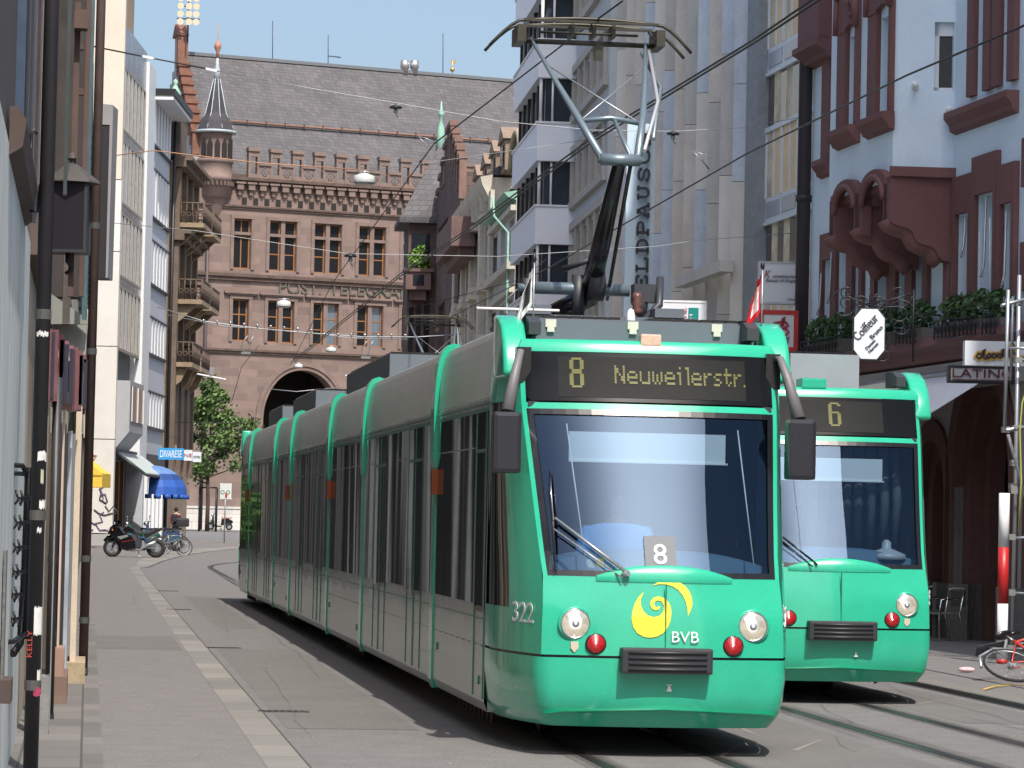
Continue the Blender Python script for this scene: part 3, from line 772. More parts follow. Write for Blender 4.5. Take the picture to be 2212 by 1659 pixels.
for t0, t1, a, b in ((T0, T0+.08, wz0, wz1), (T0, T1, wz1-.22, wz1), (T0, T1, wz0, wz0+.06)):
    m.face([sp_(t0, a, -.1), sp_(t1, a, -.1), sp_(t1, b, -.1), sp_(t0, b, -.1)])
m.build('window_frame', M_wframe, ori)
for i, q in enumerate(gw):
    window(house, q[0], q[1], q[2], q[3], -OR+.28, M_wframe, M_glassd, 1, 1, .07, .06)
    m = MB(); w_ = .36
    m.box((q[0]-w_-.15, -OR-.09, q[2]-.0), (q[0]-.004, -OR-.003, q[3]+.1)); m.box((q[1]+.004, -OR-.085, q[2]), (q[1]+w_*.4, -OR-.003, q[3]+.1))
    cx = (q[0]+q[1])/2; hw = (q[1]-q[0])/2
    # ogee arch head: outer and inner outlines
    outer = [(-hw-w_-.15, .1), (-hw-w_-.12, .7), (-hw*.8-w_*.4, 1.25), (0, 1.75), (hw*.8+w_*.3, 1.25), (hw+w_*.36, .7), (hw+w_*.4, .1)]
    inner = [(-hw-.0, .1), (-hw, .14), (-hw*.5, .18), (0, .2), (hw*.5, .18), (hw, .14), (hw, .1)]
    for k in range(6):
        a, b, c, d = outer[k], outer[k+1], inner[k+1], inner[k]
        m.prism([(cx+a[0], -OR-.004, q[3]+a[1]), (cx+d[0], -OR-.004, q[3]+d[1]), (cx+c[0], -OR-.004, q[3]+c[1]), (cx+b[0], -OR-.004, q[3]+b[1])], (0, -.1-.003*i, 0))
        m.tube([(cx+a[0], -OR-.12, q[3]+a[1]), (cx+b[0], -OR-.12, q[3]+b[1])], .06, 6)
    m.torus((cx-.03, -OR-.12, q[3]+.75), .2, .05, 'y', 12, 5); m.torus((cx+.14, -OR-.12, q[3]+.45), .13, .04, 'y', 10, 5)
    build_split(m, 'window_surround', M_brown, house)
    sill(house, q[0]-w_-.3, q[1]+w_*.5, q[2]+.02, .30, .36, -OR)
# lamp hooks on the oriel side
for (px, py) in ((1966, 204), (2026, 232)):
    t_ = (px-1929)/(2035-1929); zz = hz(px, py); m = MB(); p = Vector(sp_(t_, zz, .0)); q_ = Vector(sp_(t_, zz, .22)); m.cyl(p, q_, .035, 6); m.ball(q_, .06, 8, 6); m.ball(p, .07, 8, 6)
    m.build('anchor_hook', M_white, ori)
# brown corbel base: street face with two round arches, side console plates with scalloped undersides
m = MB(); CO = OR+.12
def cz(px, py): return BF.z(px, py, CO)
def cu_(px, py=480): return BF.u(px, py, CO)
a0, a1, a2 = cu_(1793), cu_(1856), cu_(1915)
zr0, zr1 = cz(1830, 385), cz(1890, 362)
def arcfront(ua, ub, zlow, zspring, rtop, zcrown):
    """wall face with arched opening between consoles, with rounded crest"""
    c = (ua+ub)/2; r_ = (ub-ua)/2*.74; n = 12
    pts_in = [(c-r_*math.cos(math.pi*k/n), zspring+.42*math.sin(math.pi*k/n)) for k in range(n+1)]
    R_ = (ub-ua)/2*.80
    pts_out = []
    for k in range(n+1):
        a = math.pi*k/n; x = c-(ub-ua)/2*math.cos(a); t = math.cos(a)
        zz_ = zcrown-.0+.0; bumpz = zcrown+(rtop-zcrown)*max(0, 1-(x-c)**2/(R_*R_))**.5
        pts_out.append((x, bumpz))
    for k in range(n):
        a, b, c_, d = pts_out[k], pts_out[k+1], pts_in[k+1], pts_in[k]
        m.prism([(a[0], -CO, a[1]), (d[0], -CO, d[1]), (c_[0], -CO, c_[1]), (b[0], -CO, b[1])], (0, .18, 0))
    m.tube([(p[0], -CO, p[1]) for p in pts_in], .06, 6)
    # soffit of arch running back
    for k in range(n):
        a, b = pts_in[k], pts_in[k+1]; m.face([(a[0], -CO, a[1]), (b[0], -CO, b[1]), (b[0], -.02, b[1]), (a[0], -.02, a[1])])
    m.prism([(ua, -CO, zlow), (c-r_, -CO, zspring-.5), (c-r_, -CO, zspring), (ua, -CO, zcrown)], (0, .18, 0))
    m.prism([(c+r_, -CO, zspring-.5), (ub, -CO, zlow), (ub, -CO, zcrown), (c+r_, -CO, zspring)], (0, .18, 0))
    return c, r_
zl = cz(1860, 550)
zsA = cz(1830, 402)-.42; zcA = cz(1830, 412); zF = cz(1803, 522); zW = z(2032, 572)
mid = (a0+a2)/2
arcfront(a0, mid, zF+.1, zsA, cz(1830, 386), zcA)
arcfront(mid, a2, zF+.1, zsA, cz(1830, 386), zcA)
m.box((oa+.02, -OR+.01, oz0-.12), (ob-.02, -.01, oz0-.001)); m.build('corbel_front', M_brown, house)
def console(ux, wd, big=True):
    """console plate perpendicular to the wall, outline in (out, z)"""
    base = z(1940, 418, 0)
    ztp = zcA-.1; H_ = zF+.12-zW; sc_ = [(1, -.15), (1, .0), (.96, .10), (.86, .17), (.72, .21), (.64, .29), (.60, .42), (.56, .53), (.46, .60), (.33, .64), (.26, .72), (.22, .86), (.14, .96), (.02, 1.0)]; out = [(CO, ztp)]+[(CO*a_, zF+.12-H_*b_) for a_, b_ in sc_]+[(.02, ztp)]
    m = MB(); m.prism([(ux, -o_, zz) for o_, zz in out], (wd, 0, 0))
    m.tube([(ux+wd*.5, -o_-.0, zz) for o_, zz in out[2:-2]], wd*.55, 8)
    return m.build('console', M_brown, house)
wd = .30
sc_ = [(1, -.15), (1, .0), (.96, .10), (.86, .17), (.72, .21), (.64, .29), (.60, .42), (.56, .53), (.46, .60), (.33, .64), (.26, .72), (.22, .86), (.14, .96), (.02, 1.0)]; H_ = zF+.12-zW
console(a0-.05, wd); console(mid-wd/2, wd); console(a2-wd+.12, wd)
# solid cheek on the camera side joining console to the wall
m = MB(); ux = a2+.12; ztp = zcA
pl = [(CO, ztp)]+[(CO*a_, zF+.12-H_*b_) for a_, b_ in sc_]+[(0, zW), (0, ztp)]
m.prism([(ux, -o_, zz) for o_, zz in pl], (.05, 0, 0)); m.prism([(ux, -CO, ztp), (ux, -CO, ztp+.16), (ux+.1, -.0, ztp+.16), (ux+.1, 0, ztp)], (.1, 0, 0)); m.build('corbel_cheek', M_brown, house)
# main brown cornice above the arcade and awning box
m = MB(); zc = z(1900, 757)
m.prism([(uL-.3, 0, zc+.05), (uL-.3, -.42, zc), (uL-.3, -.46, zc-.14), (uL-.3, -.30, zc-.22), (uL-.3, -.26, zc-.38), (uL-.3, 0, zc-.42)], (uR-uL, 0, 0))
m.build('cornice', M_brown, house)
m = MB(); m.box((uL+.4, -.22, zc-.85), (uR-3, -.004, zc-.43)); m.build('fascia', M_greyplast, house)
# arcade
zar = zc-.42
m = MB(); ai = [(u(2005, 1000)-.55, u(2046, 1000)), (u(2062, 1000), u(2185, 1000)), (u(2185, 1000)+1.0, u(2185, 1000)+4.6)]
ztopA = [z(2030, 950), z(2120, 812), z(2120, 812)]
hl = [(a, b, -.2, t) for (a, b), t in zip(ai, ztopA)]
hl.insert(0, (u(1775, 1000), ai[0][0]-1.4, -.2, ztopA[0]))
holes_wall(m, uL, uR, -.2, zb, hl, 0.003, .3)
def pointed(a, b, t, frac, g=0.0, n=10):
    c = (a+b)/2; h = (b-a)/2; zs_ = t-h*frac; pts = []
    for k in range(n+1):
        q = k/n; pts.append((-(h+g)*(1-q**1.7), zs_+(t-zs_+g)*math.sin(q*math.pi/2)**.85))
    L = [(c+x, zz) for x, zz in pts]; Rr = [(c-x, zz) for x, zz in pts[::-1]]
    return L+Rr[1:]
for (a, b, _, t) in hl:
    P = pointed(a, b, t, 1.25)
    for k in range(len(P)-1):
        p, q = P[k], P[k+1]; e = a if k < 10 else b
        m.face([(p[0], .003, p[1]), (q[0], .003, q[1]), (q[0], .003, t), (p[0], .003, t)])
ar = m.build('arcade_wall', M_greyplast, house)
for (a, b, _, t) in hl:
    m = MB()
    for j, (g0, g1, y_) in enumerate(((.34, 0, -.05), (0, -.30, .16), (-.30, -.58, .40))):
        A = [(a-g0, -.1)]+pointed(a, b, t, 1.25, g0)+[(b+g0, -.1)]; B = [(a-g1, -.1)]+pointed(a, b, t, 1.25, g1)+[(b+g1, -.1)]
        for k in range(len(A)-1):
            m.face([(A[k][0], y_, A[k][1]), (A[k+1][0], y_, A[k+1][1]), (B[k+1][0], y_, B[k+1][1]), (B[k][0], y_, B[k][1])])
            m.face([(B[k][0], y_, B[k][1]), (B[k+1][0], y_, B[k+1][1]), (B[k+1][0], y_+.26, B[k+1][1]), (B[k][0], y_+.26, B[k][1])])
            if j == 0: m.face([(A[k][0], y_, A[k][1]), (A[k][0], .01, A[k][1]), (A[k+1][0], .01, A[k+1][1]), (A[k+1][0], y_, A[k+1][1])])
    m.build('arch_moulding', M_brown2, house)
    m = MB(); m.box((a-.5, -.12, 0), (a+.30, .45, .95)); m.box((b-.30, -.12, 0), (b+.5, .45, .95)); build_split(m, 'pier_base', M_grill, house)
    m = MB(); m.box((a+.3, 1.0, -.1), (b-.3, 1.1, t)); 
    m.box((a+.7, .95, .3), (b-.7, 1.0, 2.6)); m.box((a+.2, .9, 2.9), (b-.2, 1.0, 3.05)); build_split(m, 'door', mat('dark_door', (.03, .026, .024), .6, var=.2), house)
# shutters strings (curved bars) by the windows
m = MB()
for (px, y0, y1) in ((2098-1, 470, 556), (2142, 425, 598), (2186, 455, 622), (1786, 590, 680), (1808, 545, 655)):
    a = BF.uz(px-12, y0, .12); b = BF.uz(px-12, y1, .12)
    m.tube([(a[0], -.12, a[1]), (a[0], -.14, b[1]+.2), (a[0]+.05, -.2, b[1]), (a[0]+.14, -.2, b[1]+.02)], .022, 5)
build_split(m, 'blind_rod', M_steel, house)
m = MB()
for (px, y0, y1) in ((2117, 500, 690), (2138, 470, 680)):
    a = BF.uz(px, y0, .15); b = BF.uz(px, y1, .15)
    m.cyl((a[0], -.15, a[1]), (b[0], -.15, b[1]), .008, 4); m.torus((b[0], -.15, b[1]-.1), .09, .03, 'y', 12, 5); m.torus((b[0], -.15, b[1]+.07), .06, .025, 'y', 12, 5)
build_split(m, 'blind_cord', M_white, house)
# flower boxes with iron railings
def leafclump(m, c, rx, ry, rz_, n, s, rr):
    for k in range(n):
        th = rr.uniform(0, 2*math.pi); ph = math.acos(rr.uniform(-1, 1)); q = rr.uniform(.35, 1.0)**.6
        p = Vector(c)+Vector((rx*math.sin(ph)*math.cos(th)*q, ry*math.sin(ph)*math.sin(th)*q, rz_*math.cos(ph)*q))
        n_ = Vector((rr.gauss(0, 1), rr.gauss(0, 1), rr.gauss(0, 1)+.8)).normalized(); t = n_.orthogonal().normalized(); b = n_.cross(t); sz = s*rr.uniform(.6, 1.4)
        m.face([p-t*sz, p+b*sz*.6, p+t*sz, p-b*sz*.6])
M_leaf = mat('geranium_leaf', (.045, .10, .03), .6, var=.45, scale=5)
rr = random.Random(11)
fb = [(1757, 1800, 775, 'long geranium box under the oriel, farthest from the camera'), (1800, 1838, 768, 'geranium box just left of the hairdresser sign'),
      (1912, 1942, 755, 'small geranium box just right of the hairdresser sign'), (1966, 2012, 748, 'geranium box between the hairdresser sign and the tall triple window'),
      (2050, 2094, 735, 'left geranium box under the tall triple window'), (2096, 2142, 730, 'middle geranium box under the tall triple window'), (2155, 2184, 727, 'right geranium box under the triple window, behind the scaffold')]
for (pa_, pb_, yb, lb) in fb:
    a = BF.u(pa_, yb, .25); b = BF.u(pb_, yb, .25); zz = BF.z((pa_+pb_)/2, yb, .25)+.0
    t = empty('flower_box', lb, 'flower box', BF.world((a+b)/2, .30, zz), BF.rz, 'geranium boxes along the cornice'); L = (b-a)/2
    m = MB(); m.prism([(-L, -.10, .04), (L, -.10, .04), (L, -.13, .28), (-L, -.13, .28)], (0, .24, 0)); m.build('planter', mat('planter_grey', (.12, .11, .10), .8, var=.2), t)
    m = MB(); leafclump(m, (0, 0, .48), L*1.0, .24, .30, int(520*L)+160, .05, rr); m.build('foliage', M_leaf, t)
    m = MB()
    m.cyl((-L, -.2, .03), (L, -.2, .03), .012, 4); m.cyl((-L, -.2, .32), (L, -.2, .32), .012, 4)
    k = -L
    while k < L: m.cyl((k, -.2, .03), (k, -.2, .33), .012, 4); m.torus((k+.09, -.2, .17), .05, .009, 'y', 8, 4) ; k += .2
    m.build('railing', M_black, t)
# white awning (folded out) – a thing on its own
aw = BF.thing('awning', 'white sloping fabric awning over the arcade behind the second tram', 'awning')
a = BF.u(1880, 800, .25); b = BF.u(2068, 800, .25)+1.0; zz = zc-.62
m = MB(); m.face([(a, -.25, zz), (b+1.2, -.25, zz), (b-.1, -1.9, zz-1.25), (a, -1.9, zz-1.25)]); m.face([(a, -1.9, zz-1.25), (b-.1, -1.9, zz-1.25), (b-.1, -1.9, zz-1.42), (a, -1.9, zz-1.42)])
m.face([(b+1.2, -.25, zz), (b+1.2, -.25, zz-.02), (b-.1, -1.9, zz-1.27), (b-.1, -1.9, zz-1.25)])
m.build('canvas', mat('awning_white', (.72, .74, .78), .8, var=.04), aw)
m = MB(); m.cyl((a, -1.9, zz-1.25), (b-.1, -1.9, zz-1.25), .035, 6); m.cyl((a, -.25, zz), (b+1.2, -.25, zz), .06, 6); m.build('rod', M_steel, aw)
# downpipe at the party wall
dp = empty('downpipe', 'long dark brown rain pipe between the glass building and the blue house', 'downpipe', BF.world(uL-.05, .14, 0), 0)
m = MB(); m.cyl((0, 0, 0), (0, 0, 24), .13, 10)
for k in range(8): m.lathe([(.155, 2+k*3), (.155, 2.12+k*3)], n=10)
m.build('pipe', mat('brown_pipe2', (.035, .028, .035), .5, var=0), dp)

# ---- signs hanging in front of the right houses
def panel_sign(name, label, p, w_, h_, th, rz, face, frame=None, fw=.06, cat='sign'):
    t = empty(name, label, cat, p, rz); m = MB(); m.box((-w_/2, 0, 0), (w_/2, th, h_)); m.build('panel', face, t)
    if frame:
        m = MB(); y0, y1 = -.012, th+.012
        m.box((-w_/2-.01, y0, -.01), (w_/2+.01, y1, fw)); m.box((-w_/2-.01, y0, h_-fw), (w_/2+.01, y1, h_+.01)); m.box((-w_/2-.012, y0-.002, fw), (-w_/2+fw, y1+.002, h_-fw)); m.box((w_/2-fw, y0-.002, fw), (w_/2+.012, y1+.002, h_-fw)); m.build('frame', frame, t)
    return t
def sign_from_px(x0, x1, y0, y1, D):
    a = at(x0, y1, D); b = at(x1, y1, D); c = at(x0, y0, D); return (a+b)/2, (b-a).length, (c-a).length
SRZ = -YAW
M_signw = mat('sign_face', (.62, .66, .70), .35, var=.03)
M_txt = mat('sign_text_dark', (.03, .03, .035), .5, var=0); M_txtr = mat('sign_text_red', (.35, .03, .05), .5, var=0); M_txtg = mat('sign_text_green', (.0, .22, .19), .5, var=0)
FX, UX, UZ = (0, -.012, 0), (1, 0, 0), (0, 0, 1)
p, w_, h_ = sign_from_px(1638, 1727, 566, 656, 62)
t = panel_sign('hanging_sign', 'white square beauty salon sign, upper of two signs by the brown pipe', p, w_, h_, .16, SRZ, M_signw, M_steel, .025)
m = MB(); m.text('K', (-w_*.37, -.014, h_*.62), UX, UZ, w_*.16, h_*.18, .008, .3); m.build('initial', M_txtr, t)
m = MB(); m.text('osmetikinstitut', (-w_*.17, -.014, h_*.62), UX, UZ, w_*.58, h_*.085, .008); m.text('Beauty of Angel', (-w_*.33, -.014, h_*.50), UX, UZ, w_*.74, h_*.10, .008, .3); m.text('2. Stock', (w_*.19, -.014, h_*.09), UX, UZ, w_*.2, h_*.05, .008); m.build('lettering', M_txt, t)
p, w_, h_ = sign_from_px(1640, 1722, 671, 758, 61)
t = panel_sign('hanging_sign', 'red framed white sign with a script B, below the beauty salon sign', p, w_, h_, .18, SRZ, M_signw, M_red, .075)
m = MB()
m.strokes([[(.50, .16), (.55, .5), (.62, .9), (.68, .98), (.66, .8), (.6, .55)], [(.2, .55), (.3, .68), (.5, .74), (.75, .72), (.82, .6), (.7, .5), (.58, .47), (.74, .44), (.84, .3), (.72, .16), (.5, .14), (.38, .22)]], (-w_*.34, -.014, h_*.30), UX, UZ, w_*.72, h_*.56, .045, .01)
m.build('initial', M_txtr, t)
m = MB(); m.text('Cafi', (-w_*.1, -.014, h_*.19), UX, UZ, w_*.4, h_*.16, .008, .4); m.build('lettering', M_txt, t)
# hairdresser octagon on a scrolled bracket
p, w_, h_ = sign_from_px(1841, 1912, 664, 779, 50)
t = empty('hairdresser_sign', 'white octagonal hairdresser sign on a scrolled iron bracket', 'sign', p, SRZ)
c = .24
oct_ = [(-.5+c, 0), (.5-c, 0), (.5, c*.75), (.5, 1-c*.75), (.5-c, 1), (-.5+c, 1), (-.5, 1-c*.75), (-.5, c*.75)]
m = MB(); m.prism([(x*w_, 0, q*h_) for x, q in oct_], (0, .08, 0)); m.build('rim', M_black, t)
m = MB(); m.prism([(x*w_*.92, -.02, h_/2+(q-.5)*h_*.94) for x, q in oct_], (0, .12, 0)); m.build('panel', mat('octagon_white', (.72, .76, .80), .4, var=0), t)
m = MB(); dx = Vector((math.cos(R(48)), 0, math.sin(R(48)))); dzv = Vector((-math.sin(R(48)), 0, math.cos(R(48))))
m.text('Coiffeur', (-w_*.33, -.024, h_*.36), dx, dzv, h_*.58, h_*.17, .008); m.text('Bruno', (w_*.10, -.024, h_*.40), dx, dzv, h_*.30, h_*.085, .008)
m.text('Damen', (-w_*.05, -.024, h_*.20), dx, dzv, h_*.23, h_*.06, .008); m.text('Herren', (w_*.04, -.024, h_*.14), dx, dzv, h_*.23, h_*.06, .008); m.build('lettering', M_txt, t)
def spiral(c, r0, turns, sgn=1, a0=0, n=26):
    return [(c[0]+r0*(1-k/n*.85)*math.cos(a0+sgn*turns*2*math.pi*k/n), 0.04, c[1]+r0*(1-k/n*.85)*math.sin(a0+sgn*turns*2*math.pi*k/n)) for k in range(n+1)]
m = MB(); X = w_*1.35; s_ = w_
m.cyl((X, .04, h_*.0), (X, .04, h_*1.36), .016, 6); m.cyl((0, .04, h_+.02), (X, .04, h_+.02), .012, 6); m.cyl((0, .04, h_*.98), (0, .04, h_*1.38), .010, 5)
m.tube([(-s_*.75, .04, h_*1.22), (-s_*.3, .04, h_*1.12), (0, .04, h_*1.03)], .011, 5); m.tube([(X, .04, h_*1.30), (X-.3, .04, h_*1.18), (X-.8, .04, h_*1.05)], .012, 5)
for c_, r_, tu, sg, a_ in (((-s_*.72, h_*1.06), .26, 1.6, 1, 1.2), ((-s_*.68, h_*1.28), .12, 1.4, -1, -1), ((-.14, h_*1.1), .11, 1.4, 1, 0), ((.14, h_*1.1), .11, 1.4, -1, 3), ((X-.22, h_*1.24), .2, 1.6, -1, 0), ((X-.2, h_*.92), .22, 1.6, 1, 0), ((X-.55, h_*.97), .16, 1.5, -1, 2), ((X-.2, h_*.66), .16, 1.5, -1, 1), ((X-.45, h_*.12), .15, 1.5, 1, 1), ((X-.5, h_*1.10), .15, 1.4, 1, 2)):
    m.tube(spiral(c_, r_, tu, sg, a_), .011, 5)
m.cyl((X, .04, h_*.9), (X+.45, .25, h_*.9), .014, 5)
build_split(m, 'bracket', M_black, t)
# bar and club signs behind the scaffold
p, w_, h_ = sign_from_px(2084, 2300, 738, 791, 47)
t = panel_sign('shop_sign', 'white light box with looping yellow and brown handwriting behind the scaffold', p, w_, h_, .22, SRZ, M_signw, None)
m = MB(); L0 = -w_*.5
segs = [[(.16, .30), (.08, .20), (.02, .30), (.06, .45), (.14, .44), (.18, .34), (.20, .66), (.19, .30), (.24, .18), (.30, .24)],
        [(.30, .24), (.27, .34), (.33, .46), (.38, .36), (.34, .24), (.30, .26)], [(.38, .30), (.42, .46), (.48, .44), (.50, .32), (.45, .24), (.40, .30)],
        [(.50, .32), (.56, .46), (.62, .40), (.60, .26), (.54, .28)], [(.62, .40), (.66, .72), (.64, .28), (.72, .48), (.76, .46), (.76, .28)],
        [(.76, .30), (.82, .8), (.90, 1.0), (.92, .84), (.82, .34), (.90, .55), (.96, .45), (1.02, .28), (1.15, .24), (1.6, .26)]]
m.strokes(segs, (L0+.15, -.012, h_*.12), UX, UZ, w_*.42, h_*.8, .085, .006); m.build('glow_outline', mat('sign_amber', (.62, .34, .04), .5, var=0), t)
m = MB(); m.strokes(segs, (L0+.15, -.020, h_*.12), UX, UZ, w_*.42, h_*.8, .035, .006); m.build('lettering', M_txt, t)
p, w_, h_ = sign_from_px(2050, 2190, 792, 826, 48)
t = panel_sign('club_sign', 'long grey light box with dark red capitals under the handwritten sign', p, w_, h_, .2, SRZ, mat('sign_grey', (.42, .43, .45), .4, var=0), M_black, .025)
m = MB(); m.text('LATINO', (-w_*.45, -.014, h_*.30), UX, UZ, w_*.96, h_*.54, .008); m.box((-w_*.45, -.02, h_*.12), (w_*.5, -.013, h_*.17)); m.build('lettering', mat('txt_maroon', (.10, .01, .025), .5, var=0), t)

# ---- R2 glass building
GF = Fr(1743, 64.6, vpx=-50, side='R'); GF.O.z = 0
glass = GF.thing('glass_building', 'narrow glazed shopping building with beige blinds and grey stone edge', 'building')
u = lambda px, py=400, o=0.0: GF.u(px, py, o); z = lambda px, py, o=0.0: GF.z(px, py, o)
g0, g1 = u(1652), u(1757)
M_blind = mat('beige_blind', (.80, .60, .38), .7, var=.10, scale=1.0); M_alu = mat('white_aluminium', (.66, .72, .78), .45, var=0)
M_curt = mat('window_curtain', (.62, .54, .40), .8, var=.5, scale=1.1)
m = MB(); m.box((g0, .35, 0), (g1, 9, 24)); m.build('core_wall', mat('dark_core', (.06, .07, .08), .5, var=0), glass)
# storeys: from pixels at the left edge x~1656
levels = [(z(1656, 278), z(1656, 160), 'a'), (z(1656, 452), z(1656, 278), 'b')]
fl = z(1656, 160)-z(1656, 480)          # one storey
base = z(1656, 480)
for k in range(-1, 6):
    zb_ = base+k*fl
    # white spandrel band with small panels, then glazing
    m = MB(); m.box((g0, .02, zb_), (g1, .3, zb_+fl*.16)); m.build('spandrel', M_alu, glass)
    m = MB()
    for q in range(3):
        a = g0+(g1-g0)*(q+.08)/3; b = g0+(g1-g0)*(q+.92)/3; m.box((a, .0, zb_+fl*.03), (b, .019, zb_+fl*.13))
    build_split(m, 'spandrel_panel', mat('frosted', (.36, .40, .45), .3, var=.05), glass)
    m = MB(); nb = 7; rr = random.Random(k+3)
    zt_ = zb_+fl*.60
    for q in range(nb):
        a = g0+(g1-g0)*q/nb; b = g0+(g1-g0)*(q+1)/nb; m.cur = 1 if q in (0,) or rr.random() < .12 else 0
        m.face([(a, .035, zb_+fl*.16), (b, .035, zb_+fl*.16), (b, .035, zt_), (a, .035, zt_)])
    m.build('blind', [M_blind, M_curt], glass)
    m = MB()
    for q in range(4): x = g0+(g1-g0)*q/3; m.box((x-.06, -.005, zb_+fl*.16), (x+.06, .034, zt_))
    for q in range(1, 6, 2): x = g0+(g1-g0)*q/6; m.box((x-.02, .0, zb_+fl*.16), (x+.02, .034, zt_))
    m.box((g0, -.02, zt_), (g1, .14, zt_+.10)); m.box((g0, -.03, zb_-.07), (g1, .14, zb_-.0))
    build_split(m, 'mullion', M_alu, glass)
    m = MB()
    for q in range(8):
        a = g0+(g1-g0)*q/8; b = g0+(g1-g0)*(q+1)/8; m.cur = q % 2
        m.face([(a, .05, zt_+.1), (b, .05, zt_+.1), (b, .05, zb_+fl-.07), (a, .05, zb_+fl-.07)])
    m.build('lower_glazing', [mat('bronze_glass', (.09, .08, .07), .1, var=.3, scale=2), M_curt], glass)
m = MB(); m.box((u(1628), -.2, 0), (g0, .6, 24)); 
for k in range(16): pass
m.build('stone_edge', mat('grey_granite', (.27, .29, .31), .7, var=.14, scale=6, fine=.12), glass)

# ---- R3 stone fin building
FF = Fr(1628, 69.5, vpx=170, side='R'); FF.O.z = 0
fin = FF.thing('stone_fin_building', 'department store clad in vertical pleats of grey and beige stone', 'building')
u = lambda px, py=400, o=0.0: FF.u(px, py, o); z = lambda px, py, o=0.0: FF.z(px, py, o)
stone = [mat('fin_stone_beige', (.60, .55, .49), .75, var=.12, scale=1.5, fine=.06), mat('fin_stone_blue', (.52, .58, .65), .75, var=.12, scale=.8, fine=.06), mat('fin_stone_grey', (.50, .48, .45), .75, var=.10, scale=1.2, fine=.06), mat('fin_stone_pale', (.66, .63, .58), .75, var=.08, scale=1.2)]
f0, f1 = u(1312), u(1632); nf = 14; fwid = (f1-f0)/nf; rr = random.Random(21)
zlow = z(1560, 700)
for k in range(nf):
    a = f0+k*fwid; m = MB(); zz = rr.uniform(-2, 1); top = 25
    while zz < top:
        h = rr.uniform(2.0, 3.6); h2 = min(zz+h, top); m.cur = rr.choice((0, 0, 1, 1, 2, 3)); lo = max(zz, 0)
        g = .012
        m.face([(a, -.0, lo), (a+fwid*.80, -.46, lo), (a+fwid*.80, -.46, h2-g), (a, -.0, h2-g)])
        m.face([(a+fwid*.80, -.46, lo), (a+fwid, 0, lo), (a+fwid, 0, h2-g), (a+fwid*.80, -.46, h2-g)])
        m.face([(a, 0, h2-g), (a+fwid*.80, -.46, h2-g), (a+fwid, 0, h2-g)][::-1]); zz = h2
    m.build('stone_pleat', stone, fin)
m = MB(); m.box((f0, .03, 0), (f1, 9, 25)); m.build('core_wall', stone[2], fin)
m = MB(); lz = z(1480, 640); m.box((u(1640, 600)-6.0, -.75, lz), (f1, -.46, lz+.25)); m.build('ledge', stone[3], fin)
# tall letters banner sign
FS = 1.3
p0 = at(1389, 600, 72); zb_ = at(1375, 690, 72).z-2.5; zt_ = at(1392, 266, 72).z; wS = (at(1412, 500, 72)-at(1352, 500, 72)).length
sg = empty('vertical_shop_sign', 'tall pale blue vertical shop sign with black slab letters', 'sign', (at(1381, 500, 72).x, at(1381, 500, 72).y, zb_), SRZ)
m = MB(); H = zt_-zb_; m.box((-wS/2, 0, 0), (wS/2, .3, H)); m.build('panel', mat('sign_blue', (.56, .70, .80), .45, var=.02), sg)
# letters run upwards, rotated a quarter turn: F E L D P A U S C H
slab = {'F': [[(0,0),(.5,0)],[(.22,0),(.22,1)],[(0,1),(1,1)],[(1,1),(1,.72)],[(.22,.52),(.7,.52)],[(.7,.38),(.7,.66)]],
 'E': [[(0,0),(1,0)],[(.22,0),(.22,1)],[(0,1),(1,1)],[(1,0),(1,.3)],[(1,1),(1,.7)],[(.22,.52),(.7,.52)],[(.7,.38),(.7,.66)]],
 'L': [[(0,0),(1,0)],[(.22,0),(.22,1)],[(0,1),(.5,1)],[(1,0),(1,.35)]],
 'D': [[(0,0),(.6,0)],[(.22,0),(.22,1)],[(0,1),(.6,1)],[(.58,0),(.88,.12),(1,.35),(1,.65),(.88,.88),(.58,1)]],
 'P': [[(0,0),(.5,0)],[(.22,0),(.22,1)],[(0,1),(.65,1)],[(.62,1),(.95,.9),(1,.7),(.9,.5),(.62,.44),(.22,.44)]],
 'A': [[(-.05,0),(.35,0)],[(.7,0),(1.1,0)],[(.1,0),(.45,1)],[(.92,0),(.52,1)],[(.28,1),(.6,1)],[(.25,.36),(.78,.36)]],
 'U': [[(-.02,1),(.4,1)],[(.62,1),(1.02,1)],[(.18,1),(.18,.3),(.3,.06),(.5,0),(.7,.06),(.84,.3),(.84,1)]],
 'S': [[(.92,.95),(.92,.66)],[(.9,.78),(.75,.95),(.5,1),(.2,.93),(.1,.75),(.2,.58),(.8,.42),(.92,.25),(.8,.06),(.5,0),(.22,.06),(.1,.22)],[(.08,.05),(.08,.34)]],
 'C': [[(.95,.95),(.95,.66)],[(.93,.75),(.78,.95),(.5,1),(.2,.9),(.05,.6),(.05,.38),(.2,.1),(.5,0),(.8,.06),(.95,.25)]],
 'H': [[(0,0),(.42,0)],[(.6,0),(1.02,0)],[(0,1),(.42,1)],[(.6,1),(1.02,1)],[(.2,0),(.2,1)],[(.82,0),(.82,1)],[(.2,.5),(.82,.5)]]}
lh = wS*.38; pos = at(1368, 680, 72).z-zb_; pz = {'E': (at(1372, 628, 72).z, at(1372, 596, 72).z)}
step = (at(1384, 455, 72).z-at(1372, 611, 72).z)/4.0     # E -> A (four letters)
zE = at(1372, 627, 72).z-zb_
for i, ch in enumerate('FELDPAUSCH'):
    m = MB(); z0 = zE+(i-1)*step
    if z0 < 0: z0 = zE-step
    if z0+step > H+.1: break
    # text direction is +z, letter top points to the image left
    m.strokes(slab[ch], (wS*.30, -.10, z0), (0, 0, 1), (-1, 0, 0), step*.74, lh, .055, -.12 if False else .12)
    m.build('letter', M_txt, sg)
